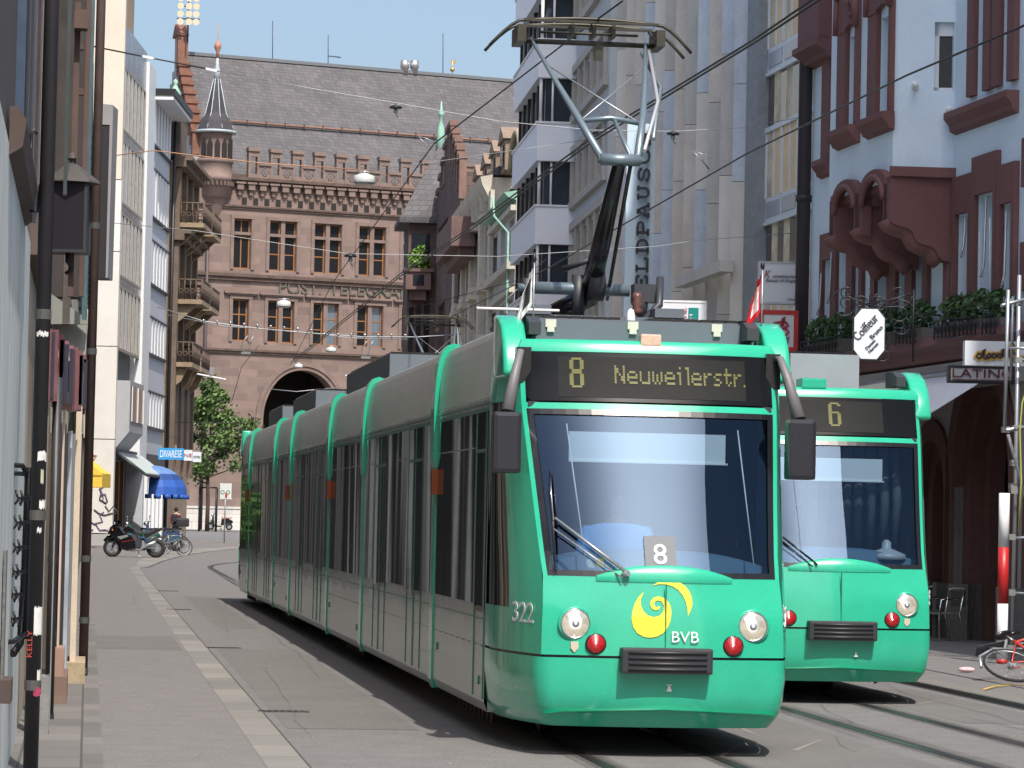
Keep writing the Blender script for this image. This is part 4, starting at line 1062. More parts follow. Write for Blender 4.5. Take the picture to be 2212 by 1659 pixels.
# language school sign
p, w_, h_ = sign_from_px(1429, 1524, 650, 735, 62)
t = panel_sign('school_sign', 'white and green language school sign standing behind the tram roof', p, w_, h_, .25, SRZ, mat('sign_white', (.70, .72, .76), .4, var=0), M_white, .03)
m = MB(); m.box((w_*.10, -.02, -.0), (w_*.33, -.005, h_*.83)); m.build('green_field', M_txtg, t)
m = MB(); m.text('INSTITUTE', (w_*.06, -.018, -.45), UZ, (-1, 0, 0), h_*.83+.45, w_*.07, .01); m.build('lettering', M_txtr, t)
m = MB(); m.text('ENGLISH', (w_*.19, -.03, -.3), UZ, (-1, 0, 0), h_*.66+.3, w_*.07, .008); m.text('CLASS', (w_*.30, -.03, -.3), UZ, (-1, 0, 0), h_*.35+.3, w_*.07, .008); m.build('lettering', M_white, t)

# ---- R4 grey building with slotted windows
def vp_frame(px0, D0, vpx): 
    f = Fr(px0, D0, vpx=vpx, side='R'); f.O.z = 0; return f
SF = vp_frame(1310, 84.5, 525)
slot = SF.thing('grey_slot_building', 'plain grey rendered building with rows of narrow slotted windows', 'building')
u = lambda px, py=400, o=0.0: SF.u(px, py, o); z = lambda px, py, o=0.0: SF.z(px, py, o)
s0, s1 = u(1188), u(1312)
M_gr = mat('grey_render2', (.52, .55, .57), .85, var=.05, scale=.8, fine=.04); M_conc = mat('window_band_stone', (.46, .43, .385), .85, var=.12, scale=2, fine=.08)
rows = [(1240, 610, 497), (1240, 438, 335), (1240, 255, 165), (1240, 65, -30)]
# measured at x=1240: band bottom / top
H = []
zrow = []
for (px, yb, yt) in rows: zrow.append((z(px, yb), z(px, yt)))
zrow.append((z(1240, 610)*2-z(1240, 438)-.0, z(1240, 497)*2-z(1240, 335)))
zrow = [r for r in zrow if r[0] > 0]
holes = []; n = 9
for (a, b) in zrow:
    for k in range(n):
        x0 = s0+.55+(s1-s0-1.2)*k/n; holes.append((x0+.12, x0+(s1-s0-1.2)/n-.12, a+.15, b-.15))
m = MB(); holes_wall(m, s0, s1, 0, 19.2, [h for h in holes if h[3] < 19], 0, .5, rmat=1); shell(m, s0, s1, 19.2, 10, 0); m.build('wall', [M_gr, M_conc], slot)
for (a, b) in zrow:
    m = MB(); m.box((s0+.2, -.12, b-.02), (s1-.2, -.004, b+.2)); m.box((s0+.2, -.14, a-.2), (s1-.2, -.004, a+.02))
    for k in range(n+1):
        x0 = s0+.55+(s1-s0-1.2)*k/n; m.box((x0-.10, -.10, a+.02), (x0+.10, -.003, b-.02))
    m.build('window_band', M_conc, slot)
for q in holes: 
    m = MB(); m.box((q[0]+.02, .3, q[2]+.02), (q[1]-.02, .36, q[3]-.02)); m.build('window', mat('slot_glass', (.10, .10, .095), .25, var=.4, scale=.7), slot)

# ---- R5 white balcony building
WF = vp_frame(1196, 97, 510)
bal = WF.thing('white_balcony_building', 'modern white building with stacked projecting bays and dark glazing', 'building')
u = lambda px, py=400, o=0.0: WF.u(px, py, o); z = lambda px, py, o=0.0: WF.z(px, py, o)
PO = .95; b1 = u(1160, 300, PO); b0 = u(1108, 300, PO); 
M_wpan = mat('white_panel', (.80, .83, .88), .5, var=.02)
zs_ = [(z(1160, 164, PO), z(1160, 98, PO)), (z(1156, 350, PO), z(1156, 272, PO)), (z(1152, 528, PO), z(1152, 455, PO)), (z(1150, 714, PO), z(1150, 638, PO))]
st = (zs_[0][1]-zs_[2][1])/2
allz = [(zs_[1][0]+(1-k)*st, zs_[1][1]+(1-k)*st) for k in range(-2, 5)]
m = MB(); m.box((b0, .6, 0), (b1+2.4, 9, 24)); m.build('core_wall', mat('dark_glazing', (.05, .058, .07), .15, var=.2, scale=1), bal)
for i, (a, b) in enumerate(allz):
    if b < 0: continue
    m = MB(); m.box((b0, -PO, a), (b1, .6, b)); m.build('bay_band', M_wpan, bal)
    m = MB(); m.box((b0-.04, -PO-.04, b+.002), (b1+.04, .6, b+.06)); m.build('coping', M_white, bal)
    zt_ = a; zb_ = a-(st-(b-a))+.06
    m = MB(); m.box((b0+.2, -PO+.25, zb_), (b1-.25, .59, zt_-.002)); m.build('glazing', mat('bay_glass', (.035, .045, .06), .08, var=.3, scale=.5), bal)
    m = MB()
    for k in range(6): x = b0+.3+(b1-b0-.7)*k/5; m.box((x-.06, -PO+.15, zb_), (x+.06, -PO+.24, zt_-.004))
    build_split(m, 'mullion', M_black, bal)
    m = MB(); m.cyl((b1-.12, -PO+.1, zb_), (b1-.12, -PO+.1, zt_-.004), .05, 6); m.cyl((b1-.12, -PO+.45, zb_), (b1-.12, -PO+.45, zt_-.004), .035, 6); m.build('rail', M_white, bal)

# ---- R6 cream ornate house and neighbour
CF = vp_frame(1108, 114, 517)
orn = CF.thing('cream_house', 'ornate cream stone town house with pilasters, dormers and heavy cornice', 'house')
u = lambda px, py=600, o=0.0: CF.u(px, py, o); z = lambda px, py, o=0.0: CF.z(px, py, o)
M_cream = mat('cream_stone', (.52, .48, .40), .85, var=.14, scale=1.2, fine=.1); M_cream2 = mat('white_render', (.50, .50, .48), .85, var=.08, scale=1)
c0, c1, c2 = u(984), u(1060), u(1112)
zco = 15.2
holes = []
rowsz = [(z(1030, 622), z(1030, 515)), (z(1030, 735), z(1030, 660)), (z(1030, 850), z(1030, 775))]
nW = 4; sw = (c1-c0)/nW
for (a, b) in rowsz:
    for k in range(nW): holes.append((c0+sw*(k+.34), c0+sw*(k+.72), a, b))
m = MB(); holes_wall(m, c0, c1, 0, zco, holes, 0, .3); shell(m, c0, c1, zco, 9, 0); m.build('wall', M_cream, orn)
for q in holes:
    window(orn, *q, .2, M_cream2, M_glassd, 2, 1, .08)
m = MB()
for k in range(nW+1): x = c0+sw*k+.1; m.box((x-.05, -.16, z(1030, 840)), (x+sw*.2, -.004, zco-.6))
for (a, b) in rowsz:
    for k in range(nW):
        x = c0+sw*(k+.34); m.box((x-.2, -.3, a-.3), (x+sw*.38+.2, -.003, a-.05)); m.box((x-.2, -.35, b+.2), (x+sw*.38+.2, -.003, b+.42)); m.prism([(x-.1, -.2, b+.42), (x+sw*.38+.1, -.2, b+.42), (x+sw*.19, -.2, b+.8)], (0, .18, 0))
build_split(m, 'pilaster', M_cream, orn)
m = MB()
m.prism([(c0-.2, 0, zco-.9), (c0-.2, -.15, zco-.8), (c0-.2, -.42, zco-.3), (c0-.2, -.5, zco), (c0-.2, 0, zco+.1)], (c1-c0+.3, 0, 0)); m.build('cornice', M_cream, orn)
m = MB()
for k in range(9): x = c0+(c1-c0)*k/9+.3; m.box((x, -.35, zco-1.2), (x+.25, -.005, zco-.5))
build_split(m, 'bracket', M_cream, orn)
m = MB(); zrf = 17.0
m.face([(c0, -.3, zco+.1), (c1, -.3, zco+.1), (c1, 2.2, zrf), (c0, 2.2, zrf)]); m.face([(c0, 2.2, zrf), (c1, 2.2, zrf), (c1, 7, zrf+.9), (c0, 7, zrf+.9)]); m.face([(c1, -.3, zco+.1), (c1, 7, zco), (c1, 7, zrf+.9), (c1, 2.2, zrf)])
m.build('roof', M_slate, orn)
for k in range(4):
    x = -27+k*4.6; m = MB(); hD = 16.5-.0*k; m.box((x, .3, zco+.1), (x+sw*.5, .8, hD)); 
    m.prism([(x-.15, .2, hD), (x+sw*.5+.15, .2, hD), (x+sw*.25, .2, hD+.6)], (0, .75, 0)); d = m.build('dormer', mat('dormer_brown', (.23, .165, .12), .8, var=.2), orn)
    m = MB(); m.box((x+sw*.12, .25, zco+.3), (x+sw*.38, .295, hD-.2)); m.build('window', M_glassd, d)
orn2 = CF.thing('narrow_cream_house', 'narrow pale house with arched dormer and green copper gutter', 'house')
zc2 = z(1085, 452); holes = []; s2 = (c2-c1)/3
r2 = [(z(1085, 585), z(1085, 495)), (z(1085, 735), z(1085, 660)), (z(1085, 870), z(1085, 800))]
for (a, b) in r2:
    for k in range(3): holes.append((c1+s2*(k+.22), c1+s2*(k+.80), a, b))
m = MB(); holes_wall(m, c1+.01, c2, 0, zc2, holes, 0, .3); shell(m, c1+.01, c2, zc2, 9, 0); m.build('wall', M_cream2, orn2)
for q in holes: window(orn2, *q, .2, M_white, M_glassd, 2, 1, .09)
m = MB()
for (a, b) in r2: m.box((c1+.1, -.3, a-.35), (c2, -.003, a-.08)); m.box((c1+.1, -.2, b+.15), (c2, -.003, b+.35))
m.build('string_course', M_cream, orn2)
m = MB(); m.prism([(c1, 0, zc2-.25), (c1, -.3, zc2-.15), (c1, -.45, zc2), (c1, 0, zc2+.1)], (c2-c1, 0, 0)); m.build('gutter', M_green, orn2)
m = MB(); m.tube([(c2-.6, -.8, zc2-.1), (c2-.6, -.75, zc2-.8), (c2-.3, -.25, zc2-1.4), (c2-.3, -.2, 2)], .05, 6); m.build('downpipe', M_green, orn2)
m = MB(); m.face([(c1, -.2, zc2+.15), (c2, -.2, zc2+.15), (c2, 2.5, zc2+2), (c1, 2.5, zc2+2)]); m.face([(c1, 2.5, zc2+2), (c2, 2.5, zc2+2), (c2, 8, zc2+2.6), (c1, 8, zc2+2.6)]); m.build('roof', M_slate, orn2)
m = MB(); cx = -5.6; rw = 2.1; zz1 = 14.9; ri = 1.25
arc = [(cx-rw*math.cos(math.pi*k/12), zz1+ri*math.sin(math.pi*k/12)) for k in range(13)]
m.prism([(arc[0][0], .35, zc2+.2)]+[(x, .35, q) for x, q in arc]+[(arc[-1][0], .35, zc2+.2)], (0, 3.0, 0)); d = m.build('arched_dormer', mat('dormer_dark', (.05, .05, .05), .6, var=0), orn2)
m = MB(); m.tube([(x, .3, q) for x, q in arc], .13, 6); m.build('arch_rim', mat('dormer_cream', (.36, .30, .20), .7, var=0), d)
m = MB(); m.prism([(cx+(x-cx)*.6, .29, zz1+(q-zz1)*.6) for x, q in arc], (0, .05, 0)); m.build('window', M_green, d)

# ---- R7 brown gabled house at the far end
DF = vp_frame(985, 142, 517)
dk = DF.thing('brown_gabled_house', 'dark brown stone house with stepped gable, balconies and slate pyramid roof', 'house')
u = lambda px, py=600, o=0.0: DF.u(px, py, o); z = lambda px, py, o=0.0: DF.z(px, py, o)
M_dk = brick('dark_brown_stone', (.13, .085, .075), (.095, .065, .06), (.07, .05, .045), 1.1, .45, .02, noise=.25); M_dkt = mat('dark_brown_trim', (.16, .10, .09), .85, var=.25, scale=1.5, fine=.1)
d0, dm, d1 = u(888), u(940), u(990)
zg = z(960, 445); holes = []
hw = [(u(946, 540), u(966, 540), z(955, 575), z(955, 485)), (u(946, 700), u(960, 700), z(955, 770), z(955, 655)), (u(970, 700), u(984, 700), z(975, 770), z(975, 660)), (u(955, 350), u(964, 350), z(960, 400), z(960, 345)), (u(915, 700), u(930, 700), z(920, 770), z(920, 660)), (u(895, 700), u(907, 700), z(900, 775), z(900, 670))]
m = MB(); holes_wall(m, dm, d1, 0, zg+.5, [h for h in hw if h[0] >= dm and h[3] < zg+.4], 0, .3); shell(m, dm, d1, zg+.5, 9, 0)
# stepped gable on the street front
gx = [(dm, zg+.5), (d1, zg+.5)]; cxg = (dm+d1)/2; topz = z(960, 300)
nst = 5; poly = [(dm, -.0, zg+.5)]
hwid = (d1-dm)/2
for k in range(nst):
    x = dm+hwid*k/nst; zz = zg+.5+(topz-zg-.5)*(k+1)/nst; poly += [(x, 0, zz), (dm+hwid*(k+1)/nst, 0, zz)]
for k in range(nst-1, -1, -1):
    x = d1-hwid*(k+1)/nst; zz = zg+.5+(topz-zg-.5)*(k+1)/nst; poly += [(x, 0, zz), (d1-hwid*k/nst, 0, zz)]
poly.append((d1, 0, zg+.5)); m.prism(poly, (0, .22, 0)); m.build('wall', M_dk, dk)
for q in hw[:4]: window(dk, *q, .2 if q[3] < zg else -.05, M_dkt, M_glassd, 3, 1, .1)
m = MB()
for k in range(nst):
    zz = zg+.5+(topz-zg-.5)*(k+1)/nst
    m.box((dm+hwid*k/nst-.1, -.1, zz), (dm+hwid*(k+1)/nst+.05, .3, zz+.25)); m.box((d1-hwid*(k+1)/nst-.05, -.1, zz-.0), (d1-hwid*k/nst+.1, .3, zz+.25))
    m.box((d1-hwid*k/nst-.4, -.06, zz-1.8), (d1-hwid*k/nst+.06, .26, zz-.001))
m.build('gable_coping', mat('gable_pink', (.19, .115, .09), .8, var=.2), dk)
# corner tower seen end-on, pyramid roof and slim copper spike
Dm = (DF.world(dm, .7, 10)-CP).dot(FW); zy = lambda py: CAMZ+(hor(910)-py)*Dm/7000
def yx(px): return -((945-px)*Dm/7000)/math.cos(R(5))
bp = -yx(886); m = MB(); m.box((dm-4.5, -bp, 0), (dm-.01, 6, zy(470))); m.build('tower', M_dk, dk)
ap = Vector((dm-2.2, .35, zy(288)))
m = MB(); q = [(dm-5, -bp-.45, zy(470)), (dm+.35, -bp-.45, zy(470)), (dm+.35, 2.6, zy(470)), (dm-5, 2.6, zy(470))]
for k in range(4): m.face([q[k], q[(k+1) % 4], ap])
m.box((dm-5.05, -bp-.5, zy(470)-.28), (dm+.4, 2.6, zy(470)-.004)); m.build('pyramid_roof', M_slate, dk)
m = MB(); m.lathe([(.27, ap.z-.9), (.20, zy(268)), (.06, zy(240)), (.12, zy(236)), (.17, zy(229)), (.07, zy(222)), (.02, zy(203))], (ap.x, ap.y-.1, 0), 'z', 8); m.build('copper_spire', M_green, dk)
for (pa_, pb_, yt, yb) in ((880, 934, 590, 628), (884, 938, 772, 806)):
    m = MB(); a, b = yx(pa_), yx(pb_); m.box((dm, a, zy(yb)), (dm+.9, b, zy(yt))); m.box((dm-.05, a-.12, zy(yt)+.002), (dm+1.0, b+.1, zy(yt)+.16)); m.box((dm, a+.25, zy(yb)-.5), (dm+.5, b-.2, zy(yb)-.002)); m.build('balcony', M_dkt, dk)
    m = MB(); m.box((dm+.905, a+.35, zy(yb)+.2), (dm+.93, b-.35, zy(yt)-.15)); m.build('balcony_panel', M_glassd, dk)
a, b = u(952, 560, .8), u(984, 560, .8); m = MB(); m.box((a, -1.0, z(965, 600)), (b, 0-.003, z(965, 545))); m.box((a+.4, -.6, z(965, 620)), (b-.4, -.004, z(965, 600)-.003)); m.build('balcony', M_dkt, dk)
for (xa, xb, yt, yb) in ((892, 932, 505, 586), (890, 900, 665, 770), (906, 916, 660, 768), (922, 934, 655, 765)):
    m = MB(); m.box((dm+.004, yx(xa), zy(yb)), (dm+.03, yx(xb), zy(yt))); m.build('window', M_glassd, dk)
# creeper on the balcony
pl_ = empty('balcony_shrub', 'bright green shrub growing on the brown house balcony', 'shrub', DF.world(dm+.45, -yx(908), zy(591)), DF.rz)
m = MB(); leafclump(m, (0, 0, .55), .45, .55, .85, 420, .10, random.Random(2)); m.build('foliage', mat('bright_leaf', (.14, .26, .04), .6, var=.4, scale=2), pl_)
m = MB(); m.cyl((0, 0, 0), (0, 0, 1), .05, 5); m.build('stem', mat('bark', (.06, .045, .035), .9, var=.2), pl_)
# ================================================================ LEFT-HAND HOUSES, mid distance
def lframe(px0, D0, vpx): f = Fr(px0, D0, vpx=vpx, side='L'); return f
LF = lframe(245, 150, 1080)
M_lwall = mat('cream_render', (.56, .50, .42), .9, var=.05, scale=.5, fine=.04); M_lpan = mat('white_stone_panel', (.60, .585, .55), .85, var=.05, scale=1.0)
M_louv = mat('white_louvre', (.66, .68, .69), .55, var=.04); M_lspan = mat('bronze_spandrel', (.20, .20, .22), .25, var=.35, scale=.9)
lb = LF.thing('louvred_building', 'modern building with white louvred window strips and tall cream end wall', 'building')
u = lambda px, py=600, o=0.0: LF.u(px, py, o); z = lambda px, py, o=0.0: LF.z(px, py, o)
a0, a1, a2 = 0.0, u(307), u(322)
ztop = z(255, 10)+0
ze = z(262, 150)-.3
# cream end wall facing the camera (perpendicular to the street) with white panels below
zpan = at(235, 385, 150).z-LF.O.z
m = MB(); wl = 12
m.box((-.4, 0, zpan), (0, wl, 40)); m.build('end_wall', M_lwall, lb)
m = MB()
zj = [0.55, 4.9, 9.2, 13.6, zpan-.03]
for k in range(len(zj)-1): m.box((-.44, -.02, zj[k]+.02), (.02, wl, zj[k+1]-.02))
m.build('stone_panel', M_lpan, lb)
m = MB(); m.box((-.55, .0, -.1), (0.05, 1.0, .52)); m.build('plinth', mat('grey_plinth', (.33, .33, .32), .8, var=.1), lb)
m = MB(); m.box((-.65, 1.05, -.1), (-.46, wl, .9)); m.build('low_box', mat('dark_plinth', (.06, .06, .06), .7, var=.2), lb)
# facade body: storeys measured at x=262 (left) ; rows of louvres
zf = [(z(262, 270), z(262, 142)), (z(260, 430), z(260, 297)), (z(258, 590), z(258, 466)), (z(255, 750), z(255, 640))]
st = (zf[0][0]-zf[2][0])/2
rows = [(zf[1][0]+k*st, zf[1][0]+k*st+(zf[1][1]-zf[1][0])) for k in (-2, -1, 0, 1)]
m = MB(); m.box((.03, .5, 4.2), (a2, 10, rows[-1][1]+1.2)); m.build('core_wall', mat('dark_core2', (.08, .085, .09), .6, var=0), lb)
for (a, b) in rows:
    m = MB(); nn = 6
    for k in range(nn):
        x = .35+(a1-.5)*k/nn; m.box((x, .06, a), (x+(a1-.5)/nn*.55, .3, b))
    build_split(m, 'louvre', M_louv, lb)
    m = MB(); m.box((.02, .04, a-.12), (a1, .2, a)); m.box((.02, .04, b), (a1, .2, b+.12)); 
    for k in range(nn+1): x = .2+(a1-.4)*k/nn; m.box((x-.05, .02, a), (x+.05, .1, b))
    m.build('window_frame', mat('warm_frame', (.30, .27, .22), .6, var=.2), lb)
for k in range(-2, 2):
    a = zf[1][0]+k*st+(zf[1][1]-zf[1][0])+.13; b = zf[1][0]+(k+1)*st-.13
    if k == 1: b = a+1.9
    m = MB(); m.box((.02, .05, a), (a1, .3, b)); m.build('spandrel', M_lspan, lb)
# penthouse set back, orange-beige
zt = rows[-1][1]+2.0
m = MB(); m.box((.3, 1.2, zt-.2), (a1+4, 9, zt+5)); m.build('penthouse', mat('apricot_render', (.56, .42, .27), .85, var=.05), lb)
m = MB(); m.box((.2, .4, zt+5.0), (a1+5, 9.5, zt+5.4)); m.build('penthouse_roof', M_white, lb)
# white vertical fin
m = MB(); m.box((a1, -.10, 4.2), (a2, .6, rows[-1][1]+1.6)); m.build('pilaster', M_louv, lb)
# projecting bay window above the shop
bz0, bz1 = z(262, 972, .6), z(262, 815, .6)
bb = u(309, 900, .62); bx = .05
m = MB(); m.box((bx, -.62, bz0+.9), (bb, .45, bz1)); m.prism([(bx, -.62, bz0+.9), (bx, .45, bz0+.9), (bx, .45, bz0-.4), (bx, -.1, bz0+.25)], (bb-bx, 0, 0)); m.build('bay_window', mat('grey_metal_clad', (.33, .34, .36), .6, var=.05), lb)
m = MB(); m.box((bx+.4, -.66, bz0+1.4), (bb-.2, -.624, bz1-.25)); m.build('bay_glass', mat('orange_reflect_glass', (.10, .075, .06), .1, var=.7, scale=.6), lb)  # warm tint puts an orange reflection into the glass colour
m = MB()
for k in range(3): x = bx+.5+(bb-bx-.9)*(k+.0)/2; m.box((x-.06, -.70, bz0+1.4), (x+.06, -.662, bz1-.25))
build_split(m, 'mullion', M_louv, lb)
# shopfront below
m = MB(); m.box((.03, .9, 0), (a2+10, 1.0, 4.6)); m.build('shop_glass', mat('shop_glass', (.05, .05, .055), .12, var=.8, scale=.8), lb)
m = MB(); m.box((.02, .0, 4.0), (a2, .6, 4.5)); m.build('shop_fascia', M_dark, lb)
m = MB()
for k, w_ in ((.1, .5), (2.3, .25), (4.2, .2), (6.0, .5), (8.0, .25)): m.box((k, .5, 0), (k+w_, .89, 4.0))
build_split(m, 'shop_pillar', mat('shop_wood', (.22, .12, .06), .6, var=.3), lb)
# graffiti-stained end wall lower part
m = MB(); rr = random.Random(4)
for k in range(9):
    x = -.46; y = rr.uniform(.2, 4.2); q = rr.uniform(1.0, 4.2); pts = [(x, y, q)]
    for j in range(7): y += rr.uniform(-.35, .35); q += rr.uniform(-.4, .35); pts.append((x, y, max(.7, q)))
    m.cur = k % 3; m.tube(pts, .035, 4)
m.build('graffiti', [mat('spray_violet', (.20, .12, .25), .8, var=0), mat('spray_red', (.45, .18, .14), .8, var=0), M_dark], lb)
# ---- second louvred building with dark eaves
lb2 = LF.thing('second_louvred_building', 'neighbouring building with white angled blinds under dark projecting eaves', 'building')
b0, b1 = a2+.02, u(362); zE = z(345, 222)
rows2 = [(z(340, 318), z(340, 210)), (z(336, 472), z(336, 372)), (z(332, 615), z(332, 525)), (z(330, 765), z(330, 690)), (z(328, 922), z(328, 850))]
m = MB(); m.box((b0, .04, 0), (b1, 10, zE)); m.build('core_wall', mat('grey_panel', (.46, .49, .53), .7, var=.05), lb2)
for (a, b) in rows2:
    m = MB(); nn = 6
    for k in range(nn):
        x = b0+.3+(b1-b0-.5)*k/nn; wv = (b1-b0-.5)/nn
        m.box((x, -.07, a), (x+wv*.58, .02, b))
    build_split(m, 'louvre', M_louv, lb2)
    m = MB(); m.box((b0+.1, -.09, a-.14), (b1-.05, .05, a-.02)); m.box((b0+.1, -.09, b+.01), (b1-.05, .05, b+.1)); m.build('window_frame', M_dark, lb2)
    m = MB(); m.box((b0+.2, .025, a), (b1-.1, .035, b)); m.build('pane', M_glassb, lb2)
m = MB(); m.box((b0-.2, -1.1, zE), (b1+.3, 10, zE+.35)); m.build('eaves', M_black, lb2)
m = MB(); m.box((b0-.15, -1.0, zE-.2), (b1+.2, .03, zE-.003)); m.build('soffit', M_white, lb2)
m = MB(); m.cyl((b1+.1, -.2, 0), (b1+.1, -.2, zE), .09, 6); m.build('downpipe', M_black, lb2)
m = MB(); m.box((b0+.3, -.15, 3.9), (b1, .03, 4.5)); m.build('shop_fascia', M_dark, lb2)
m = MB()
for k in range(5): x = b0+.5+k*1.9; m.box((x, -.12, 0), (x+.5, .03, 3.9))
build_split(m, 'shop_pillar', M_louv, lb2)
# awning over the shop, silver
aw = LF.thing('awning', 'long silver sloping awning above the shop left of the street', 'awning')
p1 = LF.uz(252, 1000, .2); p2 = LF.uz(340, 1048, 3.0)
zA = 4.35; m = MB(); c0_, c1_ = .4, u(312)
m.face([(c0_, -.1, zA), (c1_, -.1, zA), (c1_, -1.4, zA-.95), (c0_, -1.4, zA-.95)]); m.face([(c0_, -1.4, zA-.95), (c1_, -1.4, zA-.95), (c1_, -1.4, zA-1.12), (c0_, -1.4, zA-1.12)]); m.face([(c0_, -.1, zA-.05), (c0_, -1.4, zA-1.0), (c1_, -1.4, zA-1.0), (c1_, -.1, zA-.05)])
m.build('canvas', mat('awning_silver', (.42, .48, .47), .6, var=.05), aw)
m = MB(); m.cyl((c0_, -1.4, zA-1.05), (c1_, -1.4, zA-1.05), .05, 6); m.cyl((c0_, -.1, zA-.1), (c0_, -1.4, zA-1.06), .045, 6); m.build('rod', M_dark, aw)
# blue domed awning farther on
p = at(330, 1068, 158); ba = empty('awning', 'blue scalloped dome awning beyond the silver one', 'awning', (p.x, p.y, p.z), -YAW)
m = MB(); n = 7; rad = 1.9
for j in range(n):
    for i in range(6):
        def q_(a_, b_):
            th = math.pi/2*a_/6; ph = math.pi*b_/n
            return (1.67*math.sin(th)*math.sin(ph), -math.cos(ph)*2.0*math.sin(th), 1.42*math.cos(th))
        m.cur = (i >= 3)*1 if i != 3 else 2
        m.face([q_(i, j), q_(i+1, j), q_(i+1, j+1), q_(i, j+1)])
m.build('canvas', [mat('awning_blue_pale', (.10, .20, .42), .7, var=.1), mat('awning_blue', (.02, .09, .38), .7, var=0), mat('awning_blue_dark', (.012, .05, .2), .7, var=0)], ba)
m = MB(); m.torus((-.7, 0, 0), 1.0, .001, 'z', 4, 3)
m = MB()
for j in range(12):
    ph = math.pi*j/11; m.cyl((1.62*math.sin(ph), -1.95*math.cos(ph), 0), (1.62*math.sin(ph), -1.95*math.cos(ph), -.2), .17, 5)
m.build('valance', MATS['awning_blue'], ba)
# yellow awning peeking past the near pipe
p = at(190, 1022, 140); ya = empty('awning', 'small yellow awning corner beside the near downpipe', 'awning', (p.x, p.y, p.z), -YAW)
m = MB(); m.prism([(-2.2, 0, 1.1), (-.4, 0, .75), (.62, 0, .0), (.62, 0, -.6), (-.2, 0, -.6), (-.2, 0, .05), (-2.2, 0, .75)], (0, 3, 0)); m.build('canvas', mat('awning_yellow', (.72, .50, .06), .7, var=.05), ya)
m = MB(); m.box((-.15, -.02, -.12), (.6, -.004, -.06)); m.build('valance', mat('awning_yellow_dark', (.45, .28, .02), .7, var=0), ya)
# ---- brown stone house with iron balconies
HF = lframe(360, 172, 1095)
hb = HF.thing('balcony_house', 'weathered ochre stone house with wrought iron balconies and copper urn', 'house')
u = lambda px, py=600, o=0.0: HF.u(px, py, o); z = lambda px, py, o=0.0: HF.z(px, py, o)
M_och = mat('ochre_stone', (.27, .205, .135), .9, var=.22, scale=.9, fine=.12); M_och2 = mat('ochre_stone_dark', (.14, .105, .08), .9, var=.25, scale=1.2, fine=.1)
h1 = u(416, 600); zT = 20.3
holes = []
fl = [(z(372, 470), z(372, 375)), (z(372, 640), z(372, 545)), (z(372, 778), z(372, 700)), (z(372, 940), z(372, 860))]
wd_ = (h1-.5)/3
for (a, b) in fl:
    for k in range(3): holes.append((.5+wd_*(k+.2), .5+wd_*(k+.72), a, b))
m = MB(); holes_wall(m, .05, h1, 0, zT, holes, 0, .4); shell(m, .05, h1, zT, 9, 0); m.build('wall', M_och, hb)
for q in holes: window(hb, *q, .3, M_och2, M_glassd, 2, 1, .1)
m = MB()
for zz in (zT, z(372, 500)): m.box((.02, -.55, zz-.35), (h1+.1, -.004, zz)); m.box((.02, -.9, zz), (h1+.2, -.003, zz+.2))
for k in range(4): x = .25+wd_*k; m.box((x, -.25, 3.5), (x+wd_*.14, -.005, zT-.4))
m.build('cornice', M_och2, hb)
m = MB(); m.box((.1, -.2, zT+.2), (3.4, 2, zT+2.9)); m.box((.05, -.35, zT+2.9), (3.6, 2.1, zT+3.15)); m.build('parapet_pier', M_och2, hb)
m = MB(); zu = zT+3.1; m.lathe([(.22, zu), (.12, zu+.15), (.30, zu+.45), (.32, zu+.7), (.14, zu+1.0), (.08, zu+1.15), (.16, zu+1.3), (.03, zu+1.45)], (1.7, .3, 0), 'z', 10); m.build('urn', M_green, hb)
for i, (a, b) in enumerate(fl[:3]):
    for k in range(2):
        x0, x1 = (.5, h1*.46) if k == 0 else (h1*.56, h1-.1); o_ = 1.55 if i < 2 else 1.1
        m = MB(); m.box((x0, -o_, a-.35), (x1, -.004, a-.1)); m.prism([(x0+.3, -.004, a-.36), (x0+.3, -o_+.3, a-.36), (x0+.3, -.5, a-1.1), (x0+.3, -.004, a-1.5)], (.35, 0, 0)); m.prism([(x1-.65, -.004, a-.36), (x1-.65, -o_+.3, a-.36), (x1-.65, -.5, a-1.1), (x1-.65, -.004, a-1.5)], (.35, 0, 0))
        ob_ = m.build('balcony', M_och, hb)
        m = MB(); hz_ = 1.05
        m.tube([(x0, -.05, a-.1+hz_), (x0, -o_, a-.1+hz_), (x1, -o_, a-.1+hz_), (x1, -.05, a-.1+hz_)], .045, 5)
        q = x0
        while q <= x1+.01: m.cyl((q, -o_, a-.1), (q, -o_, a-.1+hz_), .03, 4); m.torus((q+.13, -o_, a+.35), .11, .025, 'y', 8, 4); q += .3
        q = .3
        while q < o_: m.cyl((x0, -q, a-.1), (x0, -q, a-.1+hz_), .03, 4); m.torus((x0, -q-.12, a+.35), .11, .025, 'x', 8, 4); q += .3
        m.build('railing', mat('rusty_iron', (.10, .07, .05), .7, var=.2), ob_)
# grey fluted stretch of the same row below
m = MB(); 
for k in range(9): x = h1*.3+k*(h1*.68)/9; m.box((x, -.12, 4.6), (x+.2, -.004, z(372, 820)))
build_split(m, 'fluted_pilaster', mat('grey_stone2', (.24, .22, .19), .9, var=.15), hb)
